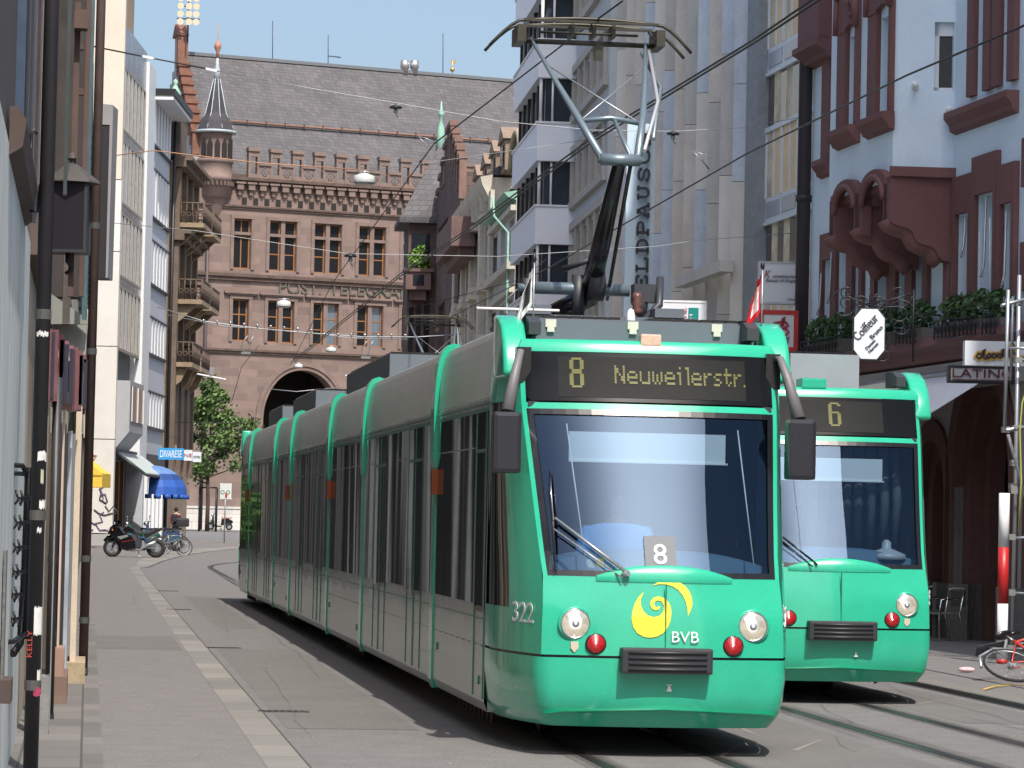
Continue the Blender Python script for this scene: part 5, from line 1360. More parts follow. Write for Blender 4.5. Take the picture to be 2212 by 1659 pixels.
# projecting signs on the left shops
def flag_sign(x0, x1, y0, y1, D, lab, face, txt, tm, shear=0, txh=.6, frame=None):
    p, w_, h_ = sign_from_px(x0, x1, y0, y1, D); t = panel_sign('projecting_sign', lab, p, w_, h_, .25, SRZ, face, frame, .03); t['group'] = 'signs projecting over the left pavement'
    if txt:
        m = MB(); m.text(txt, (-w_*.44, -.012, h_*(1-txh)/2), UX, UZ, w_*.88, h_*txh, .01, shear); m.build('lettering', tm, t)
    return t
flag_sign(342, 396, 968, 993, 160, 'bright blue shop sign with white capitals over the left pavement', mat('sign_cyan', (.03, .28, .60), .4, var=0), 'DIVARESE', M_white, .15, .62)
flag_sign(397, 415, 972, 995, 162, 'small white sign with red letters between two other shop signs', M_signw, 'NE', M_txtr, 0, .3)
flag_sign(416, 434, 976, 998, 164, 'white rounded sign at the right end of the row of shop signs', M_signw, 'CINTREX', M_txt, 0, .22)

# ================================================================ NEAR LEFT WALL (grazing view): everything stands at its measured depth
def bpx(m, x0, x1, y0, y1, D, L, zmin=None):
    """box whose camera-side face spans the given pixels at view depth D and which runs L metres down the street"""
    a = at(x0, y1, D); b = at(x1, y0, D)
    z0_ = a.z if zmin is None else zmin
    m.box((a.x, a.y, z0_), (b.x, a.y+L, b.z)); return m
def nthing(name, lab, cat, px, py, D, group=None):
    p = at(px, py, D); t = empty(name, lab, cat, (0, 0, 0), 0, group); return t
M_ltb = mat('weathered_plaster', (.58, .62, .61), .9, var=.26, scale=2.6, streak=1, bump=.2, fine=.05)
M_navy = mat('navy_shutter', (.03, .055, .10), .55, var=.25, scale=6); M_teal = mat('teal_shutter', (.05, .10, .12), .55, var=.2, scale=5)
M_wood = mat('old_brown_wood', (.085, .052, .042), .7, var=.35, scale=4, streak=1); M_pipe = mat('black_pipe', (.028, .026, .03), .45, var=.15, scale=5)
M_gwood = mat('grey_green_wood', (.20, .215, .20), .8, var=.2, scale=5, streak=1, fine=.1); M_lst = mat('cream_pilaster', (.52, .44, .34), .85, var=.09, scale=3, fine=.06); M_pink = mat('pink_pilaster', (.50, .39, .33), .85, var=.09, scale=3)
M_step = mat('sandstone_step', (.34, .27, .18), .85, var=.22, scale=3, fine=.1)
# house A
ha = empty('plaster_house', 'weathered pale plaster house wall at the left edge with navy shutters', 'house', (-.5, 18, 0))
m = MB(); XW = -.52
def LB(m, x0, x1, y0, y1, z0, z1, o=(-.5, 18, 0)): m.box((x0-o[0], y0-o[1], z0-o[2]), (x1-o[0], y1-o[1], z1-o[2]))
LB(m, -8, XW, -25, 26.5, 0, 4.0); m.build('wall', M_ltb, ha)
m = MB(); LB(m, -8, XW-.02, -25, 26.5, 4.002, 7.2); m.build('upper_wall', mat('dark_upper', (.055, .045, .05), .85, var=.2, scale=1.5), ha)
m = MB()
p = at(60, 460, 24.2); q = at(0, 345, 20.3)
m.prism([(XW+.5+.0, 1.3, 3.93), (XW+.5+.08, 1.3, 3.98), (XW+.5+.10, 1.3, 4.14), (XW+.5+.05, 1.3, 4.22), (XW+.5, 1.3, 4.22)], (0, 4.9, 0)); m.build('sill', mat('brown_stone_sill', (.075, .052, .046), .85, var=.2, scale=3), ha)
def part_px(parent, o, name, mt, boxes, **kw):
    m = MB()
    for (x0, x1, y0, y1, D, L) in boxes:
        a = at(x0, y1, D); b = at(x1, y0, D); m.box((a.x-o[0], a.y-o[1], a.z-o[2]), (b.x-o[0], a.y+L-o[1], b.z-o[2]))
    return m.build(name, mt, parent, **kw)
OA = (-.5, 18, 0)
part_px(ha, OA, 'shutter', M_navy, [(28, 60, -60, 292, 21, .05)])
part_px(ha, OA, 'shutter_batten', M_teal, [(60, 69, -60, 288, 20.98, .10)])
part_px(ha, OA, 'shutter', M_navy, [(-14, 8, -60, 320, 20, .05)])
part_px(ha, OA, 'shutter', M_navy, [(66, 76, -60, 440, 23.0, .05)])
part_px(ha, OA, 'shutter_batten', mat('grey_batten', (.16, .17, .19), .6, var=.15), [(77, 84, -60, 480, 23.2, .08), (86, 96, -60, 452, 23.6, .05)])
part_px(ha, OA, 'window_reveal', M_wood, [(8, 28, -60, 400, 21.6, .1)])
m = MB()
for (pts, r_) in (([(0, 334, 20.5), (60, 344, 21), (66, 352, 21.1), (68, 290, 21.1), (74, 280, 21.1), (80, 290, 21.1)], .012), ([(64, 455, 23), (82, 458, 23), (86, 400, 23), (94, 392, 23)], .01)):
    m.tube([tuple(at(x, y, D)-Vector(OA)) for x, y, D in pts], r_, 6)
m.build('shutter_hook', M_black, ha)
# small graffiti stripe and lower stone lining
part_px(ha, OA, 'yellow_paint_streak', mat('faded_yellow', (.50, .44, .10), .9, var=.3, scale=10, streak=1), [(20, 29, 1170, 1440, 24.4, .003)])
part_px(ha, OA, 'window_lining', mat('rough_stone', (.13, .13, .125), .95, var=.4, scale=20, fine=.2), [(0, 14, 1190, 1480, 20.2, .3)])
part_px(ha, OA, 'window_sill', mat('brown_stone_sill', (.13, .085, .07)), [(-10, 24, 1470, 1520, 20, .5)])
# iron spiked guard with scroll hooks
ig = empty('iron_window_guard', 'black iron window guard with curled hooks near the left edge', 'grille', at(45, 1250, 23))
m = MB(); O = at(45, 1250, 23)
def rel(x, y, D): return tuple(at(x, y, D)-O)
m.tube([rel(62, 1010, 23.2), rel(58, 1120, 23.2), rel(52, 1260, 23.2), rel(44, 1390, 23.2), rel(28, 1412, 23.0)], .03, 6)
m.tube([rel(72, 1010, 23.2), rel(68, 1120, 23.2), rel(62, 1250, 23.2), rel(54, 1380, 23.2)], .03, 6)
m.tube([rel(16, 1004, 22.5), rel(48, 1006, 23), rel(58, 1022, 23.2), rel(60, 1050, 23.2)], .02, 6); m.tube([rel(16, 1022, 22.5), rel(56, 1024, 23.2)], .018, 6); m.tube([rel(-5, 1388, 22), rel(30, 1386, 22.6), rel(52, 1370, 23.1)], .02, 6)
m.build('frame', M_black, ig)
for k in range(6):
    y = 1075+k*53-(k > 3)*4; x = 64-k*3.2; m = MB()
    m.tube([rel(x, y, 23.1), rel(x-22, y+3, 22.9)], .016, 6)
    for s_ in (0, 1):
        xx = x-24+s_*11; m.tube([rel(xx-6, y-16, 22.9), rel(xx-3, y-4, 22.9), rel(xx, y+2, 22.9), rel(xx-4, y+10, 22.9), rel(xx-9, y+14, 22.9)], .009, 5)
        m.tube([rel(xx+1, y+3, 22.9), rel(xx+5, y+12, 22.9), rel(xx+4, y+18, 22.9)], .008, 5)
    m.build('scroll_hook', M_black, ig)
# the two downpipes and the thin black one
def vpipe(lab, xt, yt, D, r_, mt, zb=0.0, zt=16, rings=(), foot=None, xbot=None):
    p = at(xt, yt, D); t = empty('downpipe', lab, 'downpipe', (p.x, p.y, zb)); m = MB(); m.cyl((0, 0, 0), (0, 0, zt-zb), r_, 14); m.build('pipe', mt, t)
    m = MB()
    for zz in rings: m.lathe([(r_*1.0, zz-zb-.035), (r_*1.09, zz-zb-.035), (r_*1.09, zz-zb+.035), (r_*1.0, zz-zb+.035)], n=14, smooth=False)
    if rings: m.build('collar', mt if foot is None else foot, t)
    return t
p1 = vpipe('thick black rain pipe with torn stickers nearest the left edge', 89, 830, 22.6, .053, M_pipe, 0, 14, (.62, 1.8, 3.2, 5.6), mat('collar_grey', (.09, .09, .085), .6, .3, var=.2))
def zof(y, D=22.6, x=84): return at(x, y, D).z
M_stk = mat('sticker_white', (.62, .62, .60), .6, var=.15, scale=20)
rr = random.Random(8)
for (y0, y1, dx0, dx1, mt) in ((1310, 1370, -.004, .05, M_stk), (1080, 1098, .01, .05, M_stk), (975, 995, -.01, .05, M_stk), (1015, 1045, .015, .035, mat('sticker_beige', (.42, .42, .30), .6, var=.2)), (1140, 1150, .0, .03, M_stk), (1445, 1478, .028, .05, M_stk), (716, 726, -.04, .04, M_stk)):
    m = MB(); zz0, zz1 = zof(y1), zof(y0); n_ = 6
    for k in range(n_):
        a_ = dx0+(dx1-dx0)*k/n_; b_ = dx0+(dx1-dx0)*(k+1)/n_; f_ = lambda v: -math.sqrt(max(.0545**2-min(abs(v), .054)**2, 0))-.0008
        j0, j1 = rr.uniform(-.01, .01), rr.uniform(-.01, .01)
        m.face([(a_, f_(a_), zz0+j0), (b_, f_(b_), zz0+j1), (b_, f_(b_), zz1+j1), (a_, f_(a_), zz1+j0)])
    m.build('sticker', mt, p1)
m = MB()
for k, (cy, rr_) in enumerate(((1492, .034),)):
    zz = zof(cy); m.lathe([(rr_, 0), (rr_, .002)], (.028, -.052, zz), 'y', 16)
m.build('round_sticker', mat('sticker_round', (.30, .03, .08), .6, var=.5, scale=40), p1)
m = MB(); m.text('KELLY', (-.012, -.0565, zof(1418)), (0, 0, 1), (-1, 0, 0), .185, .035, .002); m.build('scrawled_name', mat('scrawl_red', (.40, .05, .04), .6, var=0), p1)
vpipe('tall brown-grey rain pipe ending on the pavement by the stone steps', 196, 830, 36, .053, mat('brown_pipe3', (.075, .05, .045), .55, var=.2, scale=4), 0, 16, (.06, .62, 1.3, 3.6, 5.0), mat('pipe_shoe', (.055, .06, .06), .6, var=.15))
vpipe('thin black rain pipe behind the grey wooden door post', 112, 1300, 28.4, .042, M_pipe, 0, 3.0, (.02, 1.4))
# entrance of the old bistro: posts, pilasters, steps
en = empty('bistro_front', 'old bistro front with grey wooden post, cream pilasters and stone steps', 'shop front', (-.4, 26, 0)); OE = (-.4, 26, 0)
part_px(en, OE, 'door_post', M_gwood, [(107, 122, 930, 1576, 26.5, .12)])
def floor_box(parent, o, name, mt, x0, x1, ytop, D, L, zb=0.0):
    a = at(x0, ytop, D); b = at(x1, ytop, D); m = MB(); m.box((a.x-o[0], a.y-o[1], zb-o[2]), (b.x-o[0], a.y+L-o[1], a.z-o[2])); return m.build(name, mt, parent)
floor_box(en, OE, 'post_base', mat('grey_stone_base', (.20, .20, .195), .9, var=.2, scale=8, fine=.15), 74, 107, 1462, 26.4, .45)
floor_box(en, OE, 'door_post_lower', M_gwood, 80, 102, 1000, 26.5, .1, .45)
part_px(en, OE, 'pilaster', M_pink, [(122, 141, 880, 1412, 31, .6)])
floor_box(en, OE, 'pilaster_base', mat('pink_stone', (.30, .19, .15), .85, var=.15), 116, 139, 1400, 30.8, .7)
part_px(en, OE, 'pilaster', M_lst, [(150, 180, 800, 1440, 34.5, 1.0)])
part_px(en, OE, 'window_strip', mat('strip_glass', (.32, .36, .42), .25, var=.2), [(142, 148, 930, 1465, 33.5, .05)])
floor_box(en, OE, 'step', M_step, 144, 184, 1432, 34.2, 1.6)
floor_box(en, OE, 'step', mat('brown_step', (.17, .115, .09), .85, var=.2), 116, 145, 1462, 30.6, 1.6)
m = MB(); m.box((-6+.4, .6, 0), (-.14+.0, 11.4, 3.9)); m.build('wall', M_lst, en)
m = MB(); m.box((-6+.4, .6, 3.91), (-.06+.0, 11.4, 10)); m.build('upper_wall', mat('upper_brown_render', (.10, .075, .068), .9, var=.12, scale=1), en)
part_px(en, OE, 'dark_doorway', mat('void2', (.01, .01, .012)), [(118, 130, 930, 1300, 28.6, .1)])
# sheet-metal fascia and letters seen edge-on
part_px(en, OE, 'fascia', mat('grey_green_sheet', (.24, .255, .235), .6, var=.15, scale=3, streak=1), [(108, 188, 690, 935, 35.6, .08)])
m = MB(); a = at(110, 640, 27); b = at(191, 690, 34)
m.prism([tuple(at(x, y, 35.5)-Vector(OE)) for x, y in ((110, 634), (190, 690), (190, 700), (110, 700))], (0, .1, 0)); m.build('fascia_top', MATS['grey_green_sheet'], en)
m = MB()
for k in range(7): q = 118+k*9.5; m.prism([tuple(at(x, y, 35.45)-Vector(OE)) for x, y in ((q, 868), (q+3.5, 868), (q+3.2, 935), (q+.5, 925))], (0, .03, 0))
build_split(m, 'sheet_rib_shade', mat('sheet_shadow', (.12, .125, .11), .7, var=.1), en)  # shade of the ribs put into a darker copy of the sheet colour
# upper brown windows of the bistro house
part_px(en, OE, 'window_frame', M_wood, [(158, 163, 0, 640, 29, .1), (181, 189, -40, 640, 33, .1), (163, 181, 95, 106, 31, .1), (163, 181, 190, 204, 31, .1), (160, 190, 20, 60, 28.9, .2)])
part_px(en, OE, 'pane', mat('old_pane', (.08, .075, .085), .2, var=.5, scale=2), [(163, 182, -60, 650, 33.6, .05)])
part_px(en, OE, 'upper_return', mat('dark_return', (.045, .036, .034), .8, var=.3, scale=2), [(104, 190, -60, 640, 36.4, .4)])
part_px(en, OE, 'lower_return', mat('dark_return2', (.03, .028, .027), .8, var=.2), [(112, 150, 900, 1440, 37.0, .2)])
part_px(en, OE, 'dark_column', mat('dark_teal_column', (.03, .045, .045), .6, var=.2), [(136, 157, -60, 420, 27, .2)])
part_px(en, OE, 'stone_column', mat('grey_brown_stone', (.085, .075, .068), .85, var=.25, scale=5), [(134, 158, 410, 700, 33.2, .2)])
part_px(en, OE, 'shutter', M_teal, [(187, 196, -40, 690, 35, .06)])
# letters
lt = empty('sign_letters', 'dark red box letters of an old bistro sign seen almost edge-on', 'sign', (-.3, 28, 0)); OL = Vector((-.3, 28, 0))
M_ltr = mat('maroon_letter', (.20, .085, .095), .4, .3, var=.25, scale=10)
spec_ = [('B', 108, 127, 712, 866, 28.2), ('U', 126, 138, 722, 878, 29.4), ('S', 136, 149, 732, 882, 30.5), ('S', 147, 159, 742, 885, 31.6), ('E', 158, 170, 750, 886, 32.7), ('R', 169, 179, 757, 885, 33.8), ('T', 178, 187, 766, 893, 34.9)]
for ch, x0, x1, y0, y1, D in spec_:
    a = at(x0, y1, D); b = at(x1, y0, D); H_ = b.z-a.z; W_ = .62
    m = MB(); xx = b.x-OL.x
    # letter plane is parallel to the wall: runs down the street (+y), thickness to the street
    m.text(ch, (xx-.10, a.y-OL.y, a.z), (0, 1, 0), (0, 0, 1), W_, H_, .10)
    m.build('letter', M_ltr, lt)
    m = MB(); m.box((a.x-OL.x, a.y-OL.y-.012, a.z+.02), (xx-.03, a.y-OL.y+.012, b.z-.02)) if ch in 'BE' else m.box((a.x-OL.x, a.y-OL.y, a.z+.05), (a.x-OL.x+.04, a.y-OL.y+.4, b.z-.05)); m.build('letter_return', mat('letter_navy', (.02, .022, .04), .5, var=0), lt)
# wall lantern
p = at(152, 470, 29); ln = empty('wall_lantern', 'dark wall lantern with pointed metal roof on the left house front', 'lantern', p, -YAW)
px2 = 29/7000
m = MB(); bw = 37*px2; m.box((-bw, -bw, -72*px2), (bw, bw, 74*px2)); m.build('glass_box', mat('lantern_glass', (.02, .018, .024), .3, var=0), ln)
m = MB()
for sx in (-1, 1):
    for sy in (-1, 1): m.box((sx*bw-.012, sy*bw-.012, -74*px2), (sx*bw+.012, sy*bw+.012, 76*px2))
m.box((-bw-.015, -bw-.015, -78*px2), (bw+.015, bw+.015, -72*px2)); m.build('frame', M_dark, ln)
m = MB(); m.lathe([(bw*1.72, 74*px2), (bw*1.68, 78*px2), (bw*.5, 112*px2), (.02, 118*px2), (.02, 122*px2), (.045, 128*px2), (.03, 136*px2), (.004, 142*px2)], (0, 0, 0), 'z', 4 if False else 8, smooth=False); m.build('roof', mat('lantern_roof', (.06, .055, .05), .7, var=.2), ln)
m = MB(); m.tube([(-.02, 0, -78*px2), (-.02, 0, -95*px2), (.03, 0, -110*px2), (-.03, 0, -122*px2)], .018, 6); m.build('bracket', M_black, ln)
# black board sign behind the brown pipe
p = at(217, 600, 41); bs = empty('board_sign', 'tall dark projecting board sign behind the brown pipe, grey edge', 'sign', p, -YAW)
m = MB(); k = 41/7000; m.box((-14*k, 0, 0), (11*k, .5, 330*k)); m.build('board', mat('board_black', (.022, .02, .024), .5, var=.1), bs)
m = MB(); m.prism([(11.2*k, -.01, 0), (16*k, -.01, 0), (18*k, -.01, 375*k), (-14*k, -.01, 378*k), (-14*k, -.01, 332*k), (11.2*k, -.01, 332*k)], (0, .5, 0)); m.build('edge', mat('board_edge', (.26, .25, .26), .6, var=.1), bs)
# small dark cable cover beside it
# ================================================================ TRAMS
M_tg = mat('tram_green', (.026, .41, .25), .20, var=.07, scale=2.2, fine=.03, coat=.6, spec=.5)
M_tgd = mat('tram_green_dark', (.01, .16, .10), .3, var=.05, coat=.3)
M_side = mat('tram_side_silver', (.35, .40, .36), .26, .4, var=.04, scale=1.0, coat=.25)
wavy(M_side, 1.1, .02, .35)
M_cowl = mat('tram_cowl_silver', (.72, .73, .66), .28, .45, var=.06, scale=1.2)
M_tglass = mat('tram_side_glass', (.010, .013, .013), .02, var=0, spec=.45)
wavy(M_tglass, .9, .02, .14)
M_blk = mat('tram_black_trim', (.01, .01, .012), .25, var=0, coat=.3)
M_disp = mat('display_black', (.008, .009, .010), .22, var=0, spec=.22)
M_dispg = mat('display_panel', (.014, .015, .0145), .55, var=.1, scale=10, spec=.12)
M_led = mat('display_dots', (.125, .122, .028), .6, var=0)
M_ws = clear_glass('windscreen_glass', (.50, .60, .68), .10)
M_mirr = mat('mirror_housing', (.018, .018, .024), .35, var=0)
M_marm = mat('mirror_arm_grey', (.15, .145, .15), .5, var=0)
M_rbox = mat('roof_box_grey', (.11, .13, .155), .55, var=.06)
M_rboxl = mat('roof_box_light', (.30, .33, .36), .45, .2, var=.05)
M_pan = mat('pantograph_steel', (.17, .22, .25), .35, .4, var=.05)
M_panh = mat('pantograph_bronze', (.055, .052, .040), .45, .5, var=.2, scale=10)
M_head = mat('headlamp_reflector', (.85, .80, .70), .16, .85, var=.25, scale=16, emit=(1, .82, .55), est=.22)
M_glow = mat('lamp_red', (.32, .008, .01), .12, var=.3, scale=20, coat=.7)
M_logo = mat('emblem_yellow', (.80, .68, .05), .4, var=0)
M_under = mat('underframe', (.02, .019, .018), .8, var=.2)
def interp(x, T):
    if x <= T[0][0]: return T[0][1]
    for a, b in zip(T, T[1:]):
        if x <= b[0]:
            t = (x-a[0])/(b[0]-a[0]); t2 = t; return a[1]+(b[1]-a[1])*t2
    return T[-1][1]
TY = ((.20, .17), (.23, .14), (.30, .08), (.40, .02), (.60, .0), (.80, .0), (1.1, .02), (1.41, .08), (2.0, .38), (2.75, .74), (3.0, .84), (3.25, .92), (3.33, .97), (3.38, 1.06))
TA = ((.20, .84), (.34, .93), (.60, .965), (1.0, .96), (1.41, .945), (2.0, .99), (2.75, 1.05), (3.25, 1.06), (3.38, 1.0))
TW = ((.20, 1.10), (.34, 1.18), (.60, 1.2), (2.8, 1.2), (3.1, 1.18), (3.3, 1.12), (3.38, 1.06))
def bul(zz): return interp(zz, ((1.2, .11), (1.6, .19), (3.0, .19), (3.4, .15)))
def S(x, zz, off=0.0):         # front surface: depth y at lateral x and height z
    a = interp(zz, TA); return interp(zz, TY)+bul(zz)*min(abs(x)/a, 1.0)**(2.2 if zz < 1.42 else 2.6)-off
def flank(t, zz, sgn, off=0.0):
    a, wd, y0 = interp(zz, TA), interp(zz, TW), interp(zz, TY)+bul(zz)
    x = a+(wd-a)*(1-(1-t)**2.2); return (sgn*(x+off), y0+(1.78-y0)*t-off*.35*(1-t), zz)
MODS = [(1.78, 5.95), (5.95, 13.9), (13.9, 19.3), (19.3, 27.1), (27.1, 31.3), (31.3, 38.9), (38.9, 41.1)]
PROF = [(1.17, .24), (1.2, .32), (1.2, 2.84), (1.195, 2.86)]
COWL = [(1.197, 2.86), (1.193, 3.02), (1.185, 3.16), (1.172, 3.27), (1.15, 3.36), (1.115, 3.425), (1.06, 3.46)]
FONT = {'N': ["10001","11001","11001","10101","10011","10011","10001"], 'e': ["00000","00000","01110","10001","11111","10000","01111"], 'u': ["00000","00000","10001","10001","10001","10001","01111"],
 'w': ["00000","00000","10001","10101","10101","10101","01010"], 'i': ["010","000","110","010","010","010","010"], 'l': ["11","01","01","01","01","01","01"], 'r': ["0000","0000","1011","1100","1000","1000","1000"],
 's': ["0000","0000","0111","1000","0110","0001","1110"], 't': ["0100","0100","1111","0100","0100","0101","0010"], '.': ["0","0","0","0","0","0","1"],
 '8': ["0111110","1100011","1100011","1100011","1100011","0111110","0111110","1100011","1100011","1100011","1100011","1100011","0111110"], '6': ["0111110","1100011","1100000","1100000","1100000","1111110","1100011","1100011","1100011","1100011","1100011","1100011","0111110"]}
def bitmap(m, rows, x0, z0, cw, ch, put):
    n = len(rows)
    for r_, row in enumerate(rows):
        run = None
        for c_ in range(len(row)+1):
            on = c_ < len(row) and row[c_] == '1'
            if on and run is None: run = c_
            if not on and run is not None:
                za, zb_ = z0+(n-1-r_)*ch, z0+(n-r_)*ch*1.0
                m.face([put(x0+run*cw, za+ch*.06), put(x0+c_*cw-cw*.12, za+ch*.06), put(x0+c_*cw-cw*.12, zb_-ch*.06), put(x0+run*cw, zb_-ch*.06)]); run = None
def make_cab(root, flip, L, full=True, glassm=None):
    """one cab; flip mirrors it to the other end of the car"""
    if flip: F = lambda p: (-p[0]+root['bend'], L-p[1], p[2])
    else: F = lambda p: p
    rev = 0
    def grid(fn, us, zs_, m, inv=False):
        for i in range(len(us)-1):
            for j in range(len(zs_)-1):
                q = [fn(us[i], zs_[j]), fn(us[i+1], zs_[j]), fn(us[i+1], zs_[j+1]), fn(us[i], zs_[j+1])]
                if inv: q = q[::-1]
                m.face([F(p) for p in q], True)
    def lsp(a, b, n): return [a+(b-a)*k/n for k in range(n+1)]
    fr = lambda s_, zz: (s_*interp(zz, TA), S(s_*interp(zz, TA), zz), zz)
    def build(m, name, mt, par=root):
        o = m.build(name, mt, par)
        bm = bmesh.new(); bm.from_mesh(o.data); bmesh.ops.remove_doubles(bm, verts=bm.verts, dist=1e-4); bm.to_mesh(o.data); bm.free(); return o
    # skirt
    m = MB(); grid(fr, lsp(-1, 1, 24), [.235, .26, .30, .35, .40, .5, .6, .7, .775], m)
    for sg in (-1, 1): grid(lambda t, zz: flank(t, zz, sg), lsp(0, 1, 10), [.235, .26, .30, .35, .40, .5, .6, .7, .775], m, sg > 0 if False else sg < 0)
    build(m, 'front_skirt', M_tg)
    m = MB(); grid(lambda s_, zz: (s_*interp(zz, TA), S(s_*interp(zz, TA), zz)+.025, zz), lsp(-1, 1, 12), [.76, .82], m)
    for sg in (-1, 1): grid(lambda t, zz: flank(t, zz, sg, -.02), lsp(0, 1, 6), [.76, .82], m)
    build(m, 'panel_gap', M_blk)
    # nose panel up to the windscreen with the raised hump in the middle
    m = MB(); zs_ = [.795, .9, 1.0, 1.1, 1.2, 1.3, 1.36, 1.41]; grid(fr, lsp(-1, 1, 24), zs_, m)
    n = 16
    for k in range(n):
        x0, x1 = -.54+1.08*k/n, -.54+1.08*(k+1)/n; h = lambda x: 1.41+.085*math.cos(x/.54*math.pi/2)**.8 if abs(x) < .54 else 1.41
        for lo, hi, o1, o2 in ((0, 1, 0, 0),):
            m.face([F((x0, S(x0, 1.40)-.012, 1.37)), F((x1, S(x1, 1.40)-.012, 1.37)), F((x1, S(x1, 1.42)-.03, h(x1))), F((x0, S(x0, 1.42)-.03, h(x0)))], True)
            m.face([F((x0, S(x0, 1.42)-.03, h(x0))), F((x1, S(x1, 1.42)-.03, h(x1))), F((x1, S(x1, 1.42)+.10, h(x1)+.02)), F((x0, S(x0, 1.42)+.10, h(x0)+.02))], True)
    build(m, 'nose_panel', M_tg)
    m = MB(); m.box(F((-.003, S(0, .8)-.0025, .80)), F((.003, S(0, .8)+.03, 1.36))); m.build('seam', M_tgd, root)
    # pillars, lintel, display surround and roof lip
    m = MB(); wsx = lambda zz: (interp(zz, TA)-.035)/interp(zz, TA)
    zc_ = [1.41, 1.6, 1.8, 2.0, 2.2, 2.4, 2.6, 2.74]
    for sg in (-1, 1): grid(lambda q, zz: fr(sg*(wsx(zz)+(1-wsx(zz))*q), zz), [0, 1] if sg > 0 else [1, 0], zc_, m)
    grid(fr, lsp(-1, 1, 20), [2.74, 2.79], m)
    for sg in (-1, 1): grid(lambda q, zz: fr(sg*(.965+.035*q), zz), [0, 1] if sg > 0 else [1, 0], [2.79, 2.9, 3.0, 3.1, 3.21], m)
    grid(fr, lsp(-1, 1, 20), [3.21, 3.25, 3.28, 3.31], m)
    top = lambda s_, k: (s_*interp(3.31, TA), interp(3.31, TY)+bul(3.31)*abs(s_)**2.6+(1.78-interp(3.31, TY)-bul(3.31))*k, 3.31+.03*math.sin(k*1.5))
    for i in range(20):
        for j in range(3):
            m.face([F(top(-1+i*.1, j/3)), F(top(-1+(i+1)*.1, j/3)), F(top(-1+(i+1)*.1, (j+1)/3)), F(top(-1+i*.1, (j+1)/3))], True)
    build(m, 'front_frame', M_tg)
    # flanks with cab side windows
    for sg in (-1, 1):
        m = MB(); ts = lsp(0, 1, 14); zz_ = [.795, .95, 1.1, 1.14, 1.3, 1.5, 1.7, 1.9, 2.1, 2.3, 2.5, 2.66, 2.8, 2.95, 3.1, 3.25, 3.31]
        t0 = lambda zz: .40+.12*(zz-1.14)*0
        for i in range(14):
            for j in range(len(zz_)-1):
                if i >= 6 and 3 <= j < 12: continue
                q = [flank(ts[i], zz_[j], sg), flank(ts[i+1], zz_[j], sg), flank(ts[i+1], zz_[j+1], sg), flank(ts[i], zz_[j+1], sg)]
                m.face([F(p) for p in (q if sg > 0 else q[::-1])], True)
        build(m, 'cab_side', M_tg)
        m = MB()
        for i in range(6, 14):
            for j in range(3, 12):
                q = [flank(ts[i], zz_[j], sg, -.012), flank(ts[i+1], zz_[j], sg, -.012), flank(ts[i+1], zz_[j+1], sg, -.012), flank(ts[i], zz_[j+1], sg, -.012)]
                m.face([F(p) for p in (q if sg > 0 else q[::-1])], True)
        build(m, 'cab_side_window', M_tglass)
        # rounded green shoulder rising behind the mirror
        m = MB(); pr_ = [(0, 3.05), (.12, 3.30), (.28, 3.44), (.5, 3.52), (.75, 3.54), (.75, 3.0), (0, 3.0)]
        m.prism([F((sg*.99, 1.02+a, b)) for a, b in pr_], (sg*.20*(-1 if flip else 1), 0, 0)); o = m.build('roof_shoulder', M_tg, root, bevel=.035)
        for p_ in o.data.polygons: p_.use_smooth = True
    # windscreen
    m = MB(); wf = lambda q, zz: (lambda x: (x, S(x, zz)+.012, zz))(q*(interp(zz, TA)-.055))
    grid(wf, lsp(-1, 1, 20), [1.44]+zc_[1:], m); build(m, 'windscreen', M_ws if not flip else M_tglass)
    m = MB()
    edge = lambda q, zz, e: (lambda x: (x, S(x, zz)-.002, zz))(q*(interp(zz, TA)-e))
    for i in range(20):
        q0, q1 = -1+i*.1, -1+(i+1)*.1
        for (za, zb_) in ((1.41, 1.455), (2.695, 2.74)):
            m.face([F(edge(q0, za, .035)), F(edge(q1, za, .035)), F(edge(q1, zb_, .035)), F(edge(q0, zb_, .035))])
    for sg in (-1, 1):
        for j in range(len(zc_)-1):
            q = [edge(sg, zc_[j], .035), edge(sg, zc_[j], .085), edge(sg, zc_[j+1], .085), edge(sg, zc_[j+1], .035)]
            m.face([F(p) for p in (q if sg < 0 else q[::-1])])
    m.build('windscreen_seal', M_blk, root)
    return F
def weld(o):
    bm = bmesh.new(); bm.from_mesh(o.data); bmesh.ops.remove_doubles(bm, verts=bm.verts, dist=1e-5); bm.to_mesh(o.data); bm.free()
